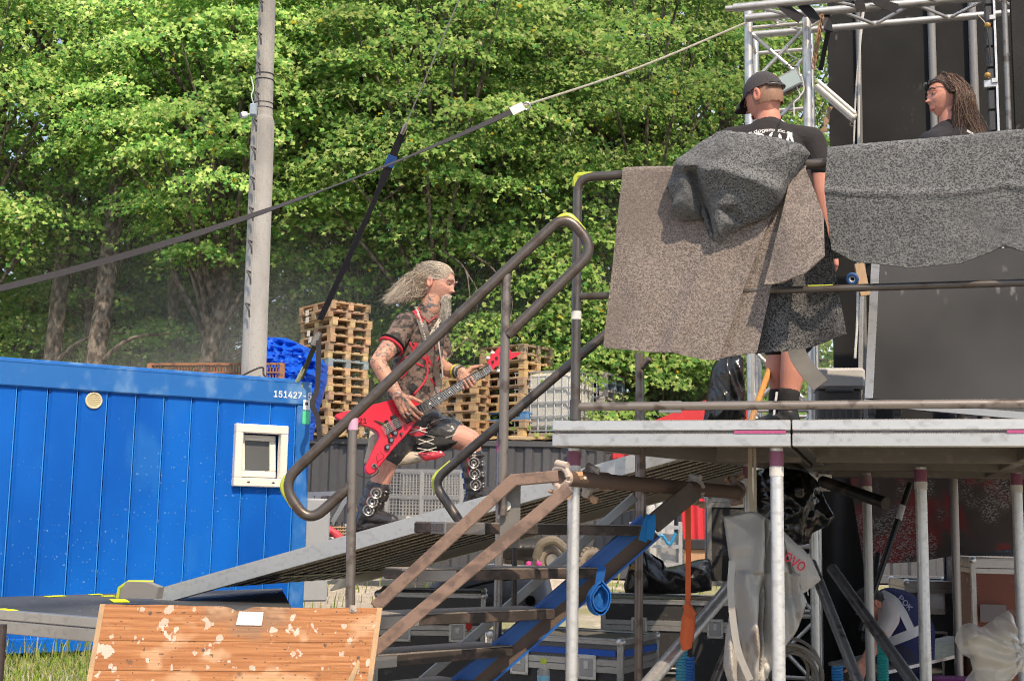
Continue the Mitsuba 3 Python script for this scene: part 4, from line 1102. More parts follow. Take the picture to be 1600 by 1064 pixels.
def hung(top, bottom, left, right, o0, o1, nu, nv, th, folds, fs, seed, wrap=.034, backlen=.25, sag=0.0, colf=None):
    """A sheet hung over the top rail: front sheet from border lines seen in the photograph, wrapped over the rail and down behind it."""
    q = lambda pl, o: [RP(x, y, o) for x, y in pl]
    G = coons(q(top, o0), q(bottom, o1), [RP(x, y, o0 + (o1 - o0) * i / (len(left) - 1)) for i, (x, y) in enumerate(left)], [RP(x, y, o0 + (o1 - o0) * i / (len(right) - 1)) for i, (x, y) in enumerate(right)], nu, nv)
    v = np.linspace(0, 1, nv)[:, None]
    a = (G - SC) @ SU
    d = folds * (meshkit.fbm(np.stack([a * fs, np.broadcast_to(v * 1.1, a.shape), a * 0 + seed], -1), 3, seed) - .5) * 2 * np.clip(v * 2.2, 0, 1)
    if colf is not None: d = d + colf(a, v)
    G = G + FR * d[..., None]
    if wrap:
        T0 = G[0]; rows = []
        for k in np.linspace(1, 0, 5)[:-1]: rows.append(T0 - FR * 2 * wrap - Z * (backlen * k))
        for ph in np.linspace(np.pi, 0, 7)[:-1]: rows.append(T0 - FR * wrap + FR * wrap * math.cos(ph) + Z * wrap * .7 * math.sin(ph))
        G = np.concatenate([np.array(rows), G])
    return cloth(G, th)


brown = [hung([(975, 272), (1010, 270), (1080, 270), (1160, 270), (1240, 268)], [(947, 546), (1000, 552), (1060, 556), (1100, 564), (1126, 566)], [(975, 272), (962, 400), (947, 546)], [(1240, 268), (1210, 330), (1165, 450), (1126, 566)],
              .03, .05, 80, 70, .009, .035, 3.2, 4, colf=lambda a, v: .045 * np.exp(-((a - .82 + .30 * v) / .05)**2) * v + .025 * np.exp(-((a - .45 + .1 * v) / .09)**2) * v),
         hung([(1200, 270), (1252, 268)], [(1118, 562), (1150, 556), (1183, 551)], [(1200, 270), (1170, 400), (1118, 562)], [(1252, 268), (1238, 340), (1204, 455), (1183, 551)], .0, .012, 24, 50, .009, .012, 4, 9, wrap=0),
         hung([(1238, 270), (1250, 269), (1260, 270)], [(1198, 453), (1225, 452), (1262, 440), (1291, 413)], [(1238, 270), (1224, 350), (1198, 453)], [(1260, 270), (1276, 310), (1289, 350), (1291, 413)], .035, .12, 40, 50, .009, .025, 5, 12,
              colf=lambda a, v: .05 * np.sin(np.clip((a - .95) / .26, 0, 1) * np.pi) * v)]
solo('carpet', join(brown), 'carpet_brown', (.3, .25, .22), 'brown-grey felt carpet hung over the rail, folded at its right side', 'carpet', smooth=60)
solo('carpet', hung([(1238, 272), (1250, 271), (1262, 272)], [(1178, 549), (1225, 546), (1280, 533), (1322, 520)], [(1240, 272), (1200, 420), (1178, 549)], [(1262, 272), (1290, 345), (1306, 430), (1322, 520)], -.075, -.09, 50, 60, .009, .03, 4.2, 15, wrap=0,
                    colf=lambda a, v: .03 * np.sin(a * 22) * v), 'carpet_black', (.03, .03, .03), 'black carpet hanging behind the brown one, its lower hem sunlit', 'carpet', smooth=60)
solo('carpet', hung([(1293, 247), (1330, 243), (1400, 237), (1500, 229), (1570, 221), (1660, 216)], [(1300, 394), (1335, 413), (1420, 424), (1500, 418), (1545, 401), (1566, 391), (1588, 399), (1660, 412)],
                    [(1293, 247), (1289, 300), (1300, 394)], [(1660, 216), (1660, 310), (1660, 412)], .05, .085, 130, 70, .012, .035, 2.2, 21, wrap=.055, backlen=.42,
                    colf=lambda a, v: .035 * np.sin(a * 3.1 + 1.0) * v**1.3 + .012 * np.exp(-((v - .42 - .03 * np.sin(a * 4)) / .03)**2)), 'carpet_grey', (.2, .2, .2), 'large speckled dark grey carpet over the rail at the right', 'carpet', smooth=60)
bo = [(1046, 300), (1060, 258), (1098, 228), (1130, 210), (1165, 214), (1215, 222), (1256, 232), (1268, 247), (1250, 272), (1236, 292), (1222, 322), (1200, 345), (1165, 358), (1140, 372), (1128, 386), (1112, 376), (1100, 348), (1068, 350), (1050, 336), (1055, 318)]
bp_ = np.array([RP(x, y, .06) for x, y in bo]); b_o = bp_.mean(0)
def bfold(q):
    ridge = np.exp(-((q[:, 1] + .9 * q[:, 0] * .35 - .02) / .035)**2) * 1.1 - np.exp(-((q[:, 0] + .145 + .25 * q[:, 1]) / .022)**2) * 2.2 * (q[:, 1] < .06)
    return ridge - 1.2 * np.exp(-(((q[:, 0] - .0) + .8 * (q[:, 1] + .12)) / .03)**2) * (q[:, 1] < -.1)
solo('carpet_bundle', pillow(np.stack([(bp_ - b_o) @ SU, (bp_ - b_o) @ Z], 1), b_o, SU, Z, FR, .13, .010, folds=.034, fscale=9, seed=5, foldfn=bfold, power=.42, back=.7), 'carpet_grey', (.2, .2, .2), 'bunched-up dark grey carpet draped over the rail on top of the brown one', 'carpet', smooth=60)

# ---------------------------------------------------------------- truss tower, backdrop and things on the stage
tt = thing('truss_tower', 'silver aluminium truss tower behind the technician in the cap', 'truss')
TB = P(1172, 330, 8.05); TB = A3(TB[0], TB[1], 0); TW = .372
tq = lambda i, j, z: TB + SU * TW * i + SV * (TW + .10) * j + Z * z
ztop = P(1172, 40, 8.05)[2]
TC = (.66, .65, .63)
for i in (0, 1):
    for j in (0, 1):
        part(tt, 'chord', tube([tq(i, j, .02), tq(i, j, ztop + .1)], .029 if j == 0 else .026, 18), 'alu', TC)
for k, z in enumerate(np.arange(ztop - .02, .2, -.42)):
    for (a, b) in (((0, 0), (1, 0)), ((1, 0), (1, 1)), ((0, 1), (1, 1)), ((0, 0), (0, 1))):
        part(tt, 'rung', tube([tq(*a, z), tq(*b, z)], .0135, 10), 'alu', TC)
        if (k + sum(a)) % 2: a, b = b, a
        if z > .7: part(tt, 'diagonal', tube([tq(*a, z - .02), tq(*b, z - .40)], .0125, 10), 'alu', TC)
        if z > .7 and a[1] == b[1] == 0: part(tt, 'diagonal', tube([tq(*b, z - .02), tq(*a, z - .40)], .0125, 10), 'alu', TC)
tb_ = thing('top_truss', 'silver horizontal truss tubes at the upper right edge, black straps wound round', 'truss')
a0, a1 = P(1146, 13, 7.75), P(1165, 29, 7.95)
part(tb_, 'tube', tube([a0, a0 + SU * 3.2 + Z * .02], .027, 18), 'alu', TC)
part(tb_, 'tube', tube([a1, a1 + SU * 3.2 + Z * .0], .027, 18), 'alu', TC)
part(tb_, 'tube', tube([a1 + SV * .3, a1 + SV * .3 + SU * 3.2], .024, 14), 'alu', TC)
part(tb_, 'spigot', tube([a0 - SU * .05, a0 + SU * .04], .018, 14), 'alu', TC)
for s in np.arange(.12, 3.0, .46):
    part(tb_, 'diagonal', tube([a1 + SU * s, a1 + SV * .3 + SU * (s + .23)], .011, 8), 'alu', TC); part(tb_, 'diagonal', tube([a1 + SV * .3 + SU * (s + .23), a1 + SU * (s + .46)], .011, 8), 'alu', TC)
    part(tb_, 'web', tube([a0 + SU * s, a1 + SU * (s + .15)], .011, 8), 'alu', TC)
for (p, lb) in (([(1219, -6), (1222, 8), (1236, 20), (1252, 31)], 'left black webbing strap round the top truss'), ([(1249, -6), (1254, 8), (1266, 20), (1276, 34)], 'second black webbing strap round the top truss'),
                ([(1341, -4), (1344, 10), (1346, 18)], 'short black strap on the lower top tube'), ([(1362, -6), (1372, 2), (1386, 9), (1402, 14)], 'right black strap trailing off the top truss')):
    solo('strap', ribbon(smooth_path([P(x, y, 7.66) for x, y in p], 6), .062, A3(.9, 0, .35), .004), 'cloth', (.022, .022, .026), lb, 'strap', 'black straps on the top truss')
ch = thing('hanging_chain', 'rusty chain hanging beside the truss tower', 'chain')
lk = []
c0, c1 = P(1284, 28, 7.8), P(1271, 103, 7.8)
for i in range(17):
    c = c0 + (c1 - c0) * i / 16 + A3(.004 * (i % 2), 0, 0); ax = A3(1, 0, 0) if i % 2 else A3(0, 1, 0)
    t = np.linspace(0, 2 * np.pi, 13); sd = np.cross(ax, Z)
    lk.append(tube(c + sd * np.cos(t)[:, None] * .012 + Z * np.sin(t)[:, None] * .021, .0048, 5))
scene[ch] = shape_of(join(lk), 'rusty', (.38, .20, .11))
hk = thing('hoist_clamp', 'black rigging clamp at the top of the rusty chain', 'clamp')
part(hk, 'jaw', hull([P(1284, 25, 7.82), P(1297, 24, 7.82), P(1293, 52, 7.80), P(1302, 50, 7.80), P(1287, 46, 7.75)]), 'satin', (.02, .02, .022))
part(hk, 'strap', ribbon([P(1294, 50, 7.8), P(1288, 80, 7.9), P(1282, 110, 8.0)], .03, A3(1, 0, 0)), 'cloth', (.025, .025, .028))
fl_ = thing('work_light', 'square halogen floodlight with glass front fixed to the truss tower', 'lamp')
fc = P(1233, 127, 7.85); fx, fz = nrm(A3(.86, -.2, .42)), nrm(A3(-.35, .05, .9)); fy = -np.cross(fx, fz)
part(fl_, 'housing', obox(fc + fy * .05, fx, fy, fz, .145, .10, .105, .02), 'satin', (.05, .05, .05))
part(fl_, 'bezel', obox(fc - fy * .004, fx, fy, fz, .15, .016, .112, .004), 'satin', (.22, .23, .23), smooth=False)
part(fl_, 'glass', obox(fc - fy * .014, fx, fy, fz, .128, .006, .09), 'gloss', (.34, .42, .42), smooth=False)
part(fl_, 'bracket', tube([fc + fx * .08 + fz * .06, fc + fx * .02 + fz * .10, P(1246, 92, 7.9)], .006, 6), 'steel', (.2, .2, .2))
part(fl_, 'reflector', ball(P(1232, 142, 7.92), .03, 2), 'satin', (.22, .14, .05))
bt = thing('light_batten', 'pale grey batten hanging aslant from the truss tower', 'lamp')
b0_, b1_ = P(1276, 134, 7.72), P(1336, 186, 7.62)
part(bt, 'body', beam(b0_, b1_, .045, .05, up=(0, -1, .3), bev=.008), 'satin', (.52, .50, .46), smooth=False)
part(bt, 'cover', beam(b0_ + A3(0, -.02, .028), b1_ + A3(0, -.02, .028), .02, .016, up=(0, -1, .3), bev=.004), 'satin', (.66, .64, .58), smooth=False)
part(bt, 'hook', torus(b1_ + A3(-.02, 0, -.035), [0, 1, 0], .012, .003, 14, 6), 'steel', (.5, .5, .5))
solo('rope_bundle', join([tube(smooth_path([P(1296 + k, 168, 7.75), P(1292 - k, 190, 7.72), P(1284 + 2 * k, 207, 7.72)], 6), .007, 6) for k in (-2, 0, 2, 4)]), 'cloth', (.28, .19, .12), 'brown rope tied round the truss below the slanting batten', 'rope')
wi = [tube(smooth_path([P(*a, 7.86) for a in p], 5), .0045, 5) for p in ([(1247, 95), (1249, 118), (1243, 130), (1250, 150), (1241, 160)], [(1252, 118), (1256, 140), (1249, 152)], [(1240, 160), (1241, 182)], [(1228, 70), (1233, 85), (1246, 92)])]
solo('loose_wire', join(wi), 'satin', (.62, .62, .60), 'thin white wires dangling round the halogen floodlight', 'wire')

bk = thing('backdrop', 'dull black stage wall behind the two technicians', 'stage wall')
B0 = P(1297, 300, 8.75); B0 = A3(B0[0], B0[1], 0); zb1 = P(1297, -60, 8.75)[2]
for i in range(3):
    w_ = 1.08
    part(bk, 'panel', obox(B0 + SU * (w_ * (i + .5)) + Z * (ZD + zb1) / 2 + SV * .004 * (i % 2), SU, SV, Z, w_ - .006, .03, zb1 - ZD, .003), 'stage_black', smooth=False)
for (px, w, Y, c, lb) in ((1341, .018, 8.4, (.14, .14, .14), 'left'), (1456, .026, 8.2, (.22, .22, .225), 'm'), (1520, .028, 8.0, (.21, .21, .22), 'r')):
    a = on_plane(px, 60, B0 - SV * (.02 + w), SV)
    part(bk, 'upright', tube([A3(a[0], a[1], ZD + .02), A3(a[0], a[1], zb1)], w, 14), 'satin', c)
solo('hanging_cable', join([tube(smooth_path([P(1349, 14, 8.3), P(1344, 60, 8.3), P(1342, 160, 8.3), P(1341, 300, 8.28), P(1340, 480, 8.2), P(1336, 560, 8.1)], 6), .0085, 7), tube(smooth_path([P(1350, 14, 8.31), P(1339, 120, 8.31), P(1335, 200, 8.31), P(1332, 300, 8.3)], 6), .006, 6)]),
     'satin', (.50, .50, .49), 'grey cables hanging straight down in front of the black stage wall', 'cable')
lw = thing('screen_rack', 'black modular screen rack with silver edge rail at the right border', 'rack')
W0 = P(1556, 100, 7.0); W0 = A3(W0[0], W0[1], 0)
wz0, wz1 = ZD + .05, P(1556, -40, 7.0)[2]
part(lw, 'edge_rail', obox(W0 + Z * (wz0 + wz1) / 2, SU, SV, Z, .012, .05, wz1 - wz0), 'alu', (.66, .66, .66), smooth=False)
z = wz0; i = 0
while z < wz1:
    part(lw, 'module', obox(W0 - SU * .028 + Z * (z + .062) + SV * .04, SU, SV, Z, .042, .10, .118, .006), 'satin', (.045, .045, .05), smooth=False)
    if i % 3 == 1:
        part(lw, 'latch', obox(W0 - SU * .012 - SV * .03 + Z * (z + .04), SU, SV, Z, .034, .012, .028, .002), 'alu', (.62, .62, .62), smooth=False)
    z += .125; i += 1
part(lw, 'bracket', obox(W0 - SU * .034 - SV * .01 + Z * P(1550, 132, 7.0)[2], SU, SV, Z, .07, .03, .045, .004), 'alu', (.6, .6, .6), smooth=False)
part(lw, 'screen_back', obox(W0 + SU * .30 + SV * .03 + Z * (wz0 + wz1) / 2, SU, SV, Z, .42, .04, wz1 - wz0, .004), 'stage_black', smooth=False)
part(lw, 'upright', tube([W0 + SU * .055 + Z * wz0 - SV * .01, W0 + SU * .055 + Z * wz1 - SV * .01], .017, 14), 'steel', (.26, .25, .24))
for py in (40, 118):
    part(lw, 'ring_tie', ball(P(1543, py, 6.98), .018, 1), 'satin', (.38, .22, .05))
solo('hanging_cable', tube(smooth_path([P(1527, 24, 7.0), P(1540, 40, 6.98), P(1546, 70, 6.98), P(1549, 98, 6.98)], 6), .006, 6), 'satin', (.015, .015, .016), 'short black cable curving into the screen rack', 'cable')
# covered platform with aluminium edge (black board) behind the rail
bb = thing('stage_flat', 'tall black scuffed board in an aluminium frame behind the lower rails', 'board')
fo = P(1362, 530, 6.25); fU, fV = SU, SV
f = lambda px, py, o=0.0: on_plane(px, py, fo, SV) - SV * o
part(bb, 'board', prism([f(1372, 400), f(1700, 380), f(1690, 655), f(1356, 622)], SV * .02), 'scuffed_black', smooth=False)
part(bb, 'frame', prism([f(1362, 400, .004), f(1375, 400, .004), f(1364, 622, .004), f(1351, 622, .004)], SV * .05), 'alu', (.62, .62, .63), smooth=False)
part(bb, 'frame', prism([f(1350, 624, .006), f(1700, 652, .006), f(1700, 664, .006), f(1350, 633, .006)], SV * .06), 'alu', (.55, .54, .52), smooth=False)
for px in (1362, 1402, 1560):
    part(bb, 'caster', join([disk_cyl(f(px, 652, -.08), SU, .035, .03, 16), obox(f(px, 640, -.08), SU, SV, Z, .04, .04, .04)]), 'satin', (.05, .05, .05))
# cooler, sack, broom
cl = thing('cool_box', 'grey cool box with ribbed dark body and pale lid on the stage', 'box')
cc0, cc1 = P(1271, 600, 6.75), P(1351, 600, 6.7); cD = nrm(A3(*(cc1 - cc0)[:2], 0)); cW = np.linalg.norm((cc1 - cc0)[:2]); cN = A3(-cD[1], cD[0], 0)
zc0, zc1, zc2 = ZD + .005, P(1300, 606, 6.7)[2], P(1300, 574, 6.7)[2]
cm_ = (cc0 + cc1) / 2 * A3(1, 1, 0)
part(cl, 'body', obox(cm_ + cN * .15 + Z * (zc0 + zc1) / 2, cD, cN, Z, cW - .03, .28, zc1 - zc0, .012), 'satin', (.085, .085, .09), smooth=False)
for i in range(7):
    part(cl, 'rib', obox(cm_ + cN * .006 + cD * (i - 3) * cW * .13 + Z * (zc0 + zc1 - .05) / 2, cD, cN, Z, .012, .014, zc1 - zc0 - .06, .003), 'satin', (.10, .10, .105), smooth=False)
part(cl, 'lid', obox(cm_ + cN * .14 + Z * (zc1 + zc2) / 2, cD, cN, Z, cW + .005, .32, zc2 - zc1, .014), 'satin', (.50, .50, .50), smooth=False)
part(cl, 'handle', obox(cm_ - cN * .025 + Z * (zc1 - .012), cD, cN, Z, cW * .55, .02, .022, .006), 'satin', (.06, .06, .065), smooth=False)
sk = [(1128, 545), (1150, 548), (1162, 560), (1164, 600), (1166, 655), (1130, 668), (1098, 668), (1104, 620), (1112, 575)]
solo('refuse_sack', px_pillow(sk, 6.35, .10, .012, folds=.022, fscale=16, seed=8, foldfn=lambda q: .7 * np.sin(q[:, 0] * 75 + 3 * np.sin(q[:, 1] * 14)), power=.5), 'black_plastic_bag', (.012, .012, .013), 'shiny black refuse sack below the brown carpet', 'bag', smooth=50)
solo('broom_stick', tube([P(1216, 540, 6.7), P(1168, 672, 6.4)], .0155, 12), 'wood', (.58, .28, .08), 'orange-brown wooden stick leaning beside the black sack', 'stick')
solo('rubber_strip', ribbon(smooth_path([P(1243, 520, 6.2), P(1246, 552, 6.2), P(1262, 578, 6.18), P(1282, 602, 6.16)], 6), .085, A3(.9, -.2, -.3), .008), 'dusty', (.15, .145, .14), 'stiff grey rubber strip hanging in front of the shin', 'strip')
solo('wooden_lath', beam(P(1342, 412, 6.6), P(1352, 462, 6.6), .05, .02, up=(0, -1, 0)), 'wood', (.50, .34, .20), 'short wooden slat leaning behind the grey carpet', 'slat', smooth=False)
tr = thing('tape_roll', 'blue and white tape roll hanging behind the middle rail', 'tape roll')
part(tr, 'roll', torus(P(1332, 436, 6.5), [.6, 1, .3], .024, .010, 24, 10), 'satin', (.03, .10, .28)); part(tr, 'core', torus(P(1332, 436, 6.5), [.6, 1, .3], .016, .006, 20, 8), 'satin', (.6, .6, .6))
solo('grey_pole', tube([P(1347, 452, 6.9), P(1343, 660, 6.9)], .013, 10), 'galv', (.6, .58, .55), 'thin pale pole behind the cool box', 'pole')

# ---------------------------------------------------------------- straps and guy wire overhead
sA, sB, sC = P(-40, 460, 6.9), P(818, 166, 7.75), P(1166, 36, 7.95)
ls = thing('tension_strap', 'long grey webbing strap slanting across the trees to the truss', 'strap')
n_ = 40; tt_ = np.linspace(0, 1, n_)[:, None]
sp = sA * (1 - tt_) + sB * tt_ - Z * (.10 * 4 * tt_ * (1 - tt_))
rot = np.interp(tt_[:, 0], [0, .28, .47, .62, .8, 1], [.15, .0, .55, 1.15, .95, .2])
part(ls, 'webbing', ribbon(sp, .038, np.stack([-.35 * np.cos(rot), np.sin(rot), np.cos(rot)], 1), .004), 'cloth', (.038, .038, .045), smooth=False)
part(ls, 'label', ribbon(sp[-2:] - A3(0, .004, 0), .054, A3(-.3, 0, 1), .006), 'matte', (.7, .7, .7), smooth=False)
part(ls, 'rope', tube(smooth_path([sB, (sB + sC) / 2 - Z * .03, sC], 8), .0075, 7), 'cloth', (.44, .42, .36))
part(ls, 'shackle', torus(sB + A3(.02, 0, .0), [0, 1, .2], .022, .006, 16, 6), 'galv', (.5, .5, .5))
gw = thing('guy_wire', 'thin steel guy wire coming down to a black strap at the container corner', 'wire')
gA, gB, gC, gD = P(726, -20, 10.9), P(632, 200, 11.3), P(500, 500, 12.3), P(467, 600, 12.62)
part(gw, 'wire', tube([gB + (gA - gB) * 3.5, gB], .006, 6), 'galv', (.32, .31, .29))
part(gw, 'thimble', tube([gB + (gB - gC) * .025, gB, gB - (gB - gC) * .03], [.010, .024, .020], 8), 'galv', (.42, .39, .34))
w3 = smooth_path([gB, gB * .6 + gC * .4 + A3(.01, 0, -.02), gC], 14)
part(gw, 'strap', ribbon(w3, np.interp(np.linspace(0, 1, len(w3)), [0, .3, .38, .5, 1], [.06, .085, .05, .05, .06]), A3(1, .1, .35), .006), 'cloth', (.018, .019, .026), smooth=False)
part(gw, 'ratchet', obox(P(494, 530, 12.35), nrm(A3(.3, .2, .9)), [0, 1, 0], nrm(A3(.9, 0, -.3)), .16, .06, .07, .01), 'steel', (.12, .12, .12))
part(gw, 'lower_strap', ribbon(smooth_path([P(492, 540, 12.4), P(481, 566, 12.5), P(470, 592, 12.6)], 5), .05, A3(1, .1, .35), .006), 'cloth', (.06, .065, .045))
part(gw, 'sling', tube(smooth_path([P(475, 575, 12.55), P(464, 597, 12.62), P(458, 604, 12.7), P(474, 603, 12.64)], 6), .022, 8), 'cloth', (.36, .38, .22), label='worn greenish sling at the container corner')
part(gw, 'strap_end', ribbon(smooth_path([P(498, 532, 12.3), P(497, 580, 12.3), P(495, 610, 12.3), P(488, 632, 12.28), P(497, 655, 12.3), P(500, 700, 12.3)], 6), .05, A3(1, .3, 0), .005), 'cloth', (.03, .03, .035), smooth=False)
for i, (y, Yk) in enumerate(((262, 11.52),)):
    part(gw, 'blue_mark', ribbon(w3[5:8] - A3(0, .006, 0), .088, A3(1, .1, .35), .008), 'cloth', (.03, .10, .35), smooth=False)
# ---------------------------------------------------------------- flight cases, bags and gear under the stage
def case(name, lb, c, yaw, L, D, H, col=(.035, .036, .04), lid=.28, stripe=None, latches=2, handles=1, mat_='case_black', edge=(.45, .445, .43), group=None, topcol=None):
    """Flight case; c: lower front left corner, yaw: direction of the front edge."""
    t = thing(name, lb, 'case', group)
    ex = A3(math.cos(yaw), math.sin(yaw), 0); ey = A3(-math.sin(yaw), math.cos(yaw), 0)
    q = lambda x, y, z: np.asarray(c) + ex * x + ey * y + Z * z
    part(t, 'body', obox(q(L / 2, D / 2, (H - lid) / 2 - .002), ex, ey, Z, L - .02, D - .02, H - lid - .006), mat_, col, smooth=False)
    part(t, 'lid', obox(q(L / 2, D / 2, H - lid / 2), ex, ey, Z, L - .02, D - .02, lid - .02), mat_, col if topcol is None else topcol, smooth=False)
    w = .034
    for y in (0, D):
        s = -1 if y == 0 else 1
        for z, k in ((.017, 1), (H - lid - .018, 1), (H - lid + .018, 1), (H - .012, 1)):
            part(t, 'edge', obox(q(L / 2, y - s * .004, z), ex, ey, Z, L - .02, .012, w, .002), 'alu', edge, smooth=False)
        for x in (0, L):
            part(t, 'edge', obox(q(x + (.012 if x == 0 else -.012), y - s * .0045, H / 2), ex, ey, Z, w, .014, H - .04, .002), 'alu', edge, smooth=False)
    for x in (0, L):
        s = -1 if x == 0 else 1
        for z in (.017, H - lid - .018, H - lid + .018, H - .012):
            part(t, 'edge', obox(q(x - s * .004, D / 2, z), ex, ey, Z, .012, D - .02, w, .002), 'alu', edge, smooth=False)
        for y in (.012, D - .012):
            part(t, 'edge', obox(q(x - s * .0052, y, H / 2), ex, ey, Z, .014, w, H - .04, .002), 'alu', edge, smooth=False)
        part(t, 'edge', obox(q(x - s * .012, D / 2, H - .002), ex, ey, Z, w, D - .02, .010, .002), 'alu', edge, smooth=False)
    for y in (.012, D - .012):
        part(t, 'edge', obox(q(L / 2, y, H - .0025), ex, ey, Z, L - .02, w, .010, .002), 'alu', edge, smooth=False)
    for x in (.012, L - .012):
        for y in (.012, D - .012):
            for z in (.016, H - .012): part(t, 'ball_corner', ball(q(x, y, z), .027, 2), 'alu', (.66, .66, .66))
    if stripe is not None:
        part(t, 'stripe', obox(q(L / 2, .002, H - lid * .5 - .002), ex, ey, Z, L - .07, .012, .032), 'satin', stripe, smooth=False, label='blue stripe on the lid')
        part(t, 'stripe', obox(q(L - .002, D / 2, H - lid * .5 - .002), ex, ey, Z, .012, D - .07, .032), 'satin', stripe, smooth=False, label='blue stripe on the lid')
    for i in range(latches):
        x = L * (i + .5) / latches; k = q(x, -.006, H - lid - .01)
        l = part(t, 'latch', obox(k, ex, ey, Z, .11, .010, .13, .004), 'galv', (.66, .65, .62), smooth=False)
        part(l, 'dish', obox(k - ey * .004, ex, ey, Z, .08, .008, .095, .003), 'galv', (.40, .40, .40), smooth=False)
        part(l, 'turn_key', obox(k - ey * .010 + Z * .012, ex, ey, Z, .026, .006, .045, .003), 'galv', (.66, .66, .66), smooth=False)
        for dx in (-.045, .045):
            for dz in (-.055, .055): part(l, 'rivet', ball(k + ex * dx + Z * dz - ey * .005, .005, 1), 'galv', (.6, .6, .6))
    for i in range(handles):
        x = L * (i + .5) / handles
        for (o, d, nn) in ((q(x + (.22 if latches == handles else 0), -.006, (H - lid) * .55), ex, -ey), (q(L + .006, D / 2, (H - lid) * .55), ey, ex)):
            h = part(t, 'handle', obox(o, d, nn, Z, .17, .010, .12, .004), 'galv', (.62, .62, .60), smooth=False)
            part(h, 'dish', obox(o + nn * .004, d, nn, Z, .13, .008, .085), 'galv', (.05, .05, .05), smooth=False)
            part(h, 'grip', tube(bend([o - d * .055 + Z * .03 + nn * .01, o - d * .055 - Z * .02 + nn * .018, o + d * .055 - Z * .02 + nn * .018, o + d * .055 + Z * .03 + nn * .01], .015), .007, 8), 'galv', (.55, .55, .55))
    return t


def corner(px, py_top, Y, H):
    p = P(px, py_top, Y); return A3(p[0], p[1], p[2] - H)


BLK = (.030, .031, .034)
def hz(px, py, Y, x=0, y=0): return P(px, py, Y)[2] - float(gz(*P(px, py, Y)[:2]))


H1 = hz(940, 935, 8.9)
case('flight_case', 'large black flight case carrying the duffel bag', corner(940, 935, 8.9, H1), -.12, 1.02, .75, H1, BLK, lid=.17)
H2 = hz(972, 1000, 6.9)
y2 = -.47; c2 = corner(972, 1000, 6.9, H2) - A3(math.cos(y2), math.sin(y2), 0) * .80
case('flight_case', 'black flight case with a blue stripe round its lid', c2, y2, .80, .55, H2, (.022, .023, .026), lid=.14, stripe=(.008, .08, .42), latches=2, topcol=(.10, .10, .10))
H4 = hz(590, 935, 8.6)
case('flight_case', 'grey dusty flight case behind the lower stair treads', corner(588, 925, 8.6, H4), .02, .72, .6, H4, (.06, .06, .063), lid=.24, latches=2, handles=0)
tc = P(1106, 915, 9.5)
H5 = P(1106, 772, 9.5)[2] - tc[2]
case('flight_case', 'tall black flight case standing on the large case beside the duffel bag', tc, -.12, .62, .5, H5, BLK, lid=.06, latches=0, handles=1)
H6 = hz(1416, 907, 9.6)
case('flight_case', 'grey upright flight case with a paper label holder behind the worker', corner(1414, 907, 9.6, H6), -.10, .42, .6, H6, (.062, .066, .070), lid=.05, latches=0, handles=1)
lbp = P(1463, 943, 9.52)
solo('label_holder', join([obox(lbp, [1, -.1, 0], [.1, 1, 0], Z, .125, .006, .15), ]), 'alu', (.6, .6, .6), 'silver frame of the paper label on the grey flight case', 'label holder', smooth=False)
solo('paper_label', obox(lbp - A3(0, .006, -.01), [1, -.1, 0], [.1, 1, 0], Z, .10, .004, .09), 'matte', (.55, .55, .56), 'white paper label in the holder of the grey flight case', 'label', smooth=False)
H7 = hz(1517, 872, 8.3)
case('flight_case', 'red-brown flight case with silver edges above the clear plastic bag', corner(1517, 872, 8.3, H7), -.15, .60, .6, H7, (.16, .035, .015), lid=.06, latches=0, handles=1, edge=(.40, .37, .35))
H8 = hz(1500, 868, 9.4)
case('flight_case', 'dark slate-blue case behind the red-brown one', corner(1498, 855, 9.4, H8), -.15, .9, .6, H8, (.035, .040, .055), lid=.3, latches=0, handles=0, edge=(.06, .065, .08))
solo('sticker', obox(P(1552, 958, 8.24), [1, -.15, 0], [.15, 1, 0], Z, .16, .004, .11), 'matte', (.20, .17, .17), 'faded rectangular sticker on the red-brown flight case', 'sticker', smooth=False)
# low silver ramp plate on the ground
dl = thing('low_dolly', 'low black dolly with a pale aluminium top plate right of the worker', 'dolly')
d0, d1 = P(1340, 1043, 8.2), P(1530, 1000, 8.8)
part(dl, 'top_plate', beam(d0, d1, .5, .02), 'alu', (.62, .60, .58), smooth=False)
part(dl, 'body', join([beam(d0 * A3(1, 1, .5) + Z * .0, d1 * A3(1, 1, .45), .44, .12)]), 'satin', (.03, .03, .03), smooth=False)
for k in (.06, .94):
    c_ = d0 * (1 - k) + d1 * k
    part(dl, 'leg', beam(A3(c_[0], c_[1], 0), c_ - Z * .012, .05, .40, up=(1, 0, 0)), 'satin', (.03, .03, .03), smooth=False)
s0_, s1_ = P(1455, 1056, 8.0), P(1530, 1060, 8.0)
solo('purple_crate', obox((s0_ + s1_) / 2 * A3(1, 1, .5), [1, 0, 0], [0, 1, 0], Z, .30, .22, (s0_[2] + s1_[2]) / 2, .01), 'satin', (.16, .02, .14), 'purple crate whose rim shows left of the clear plastic bag', 'crate', smooth=False)

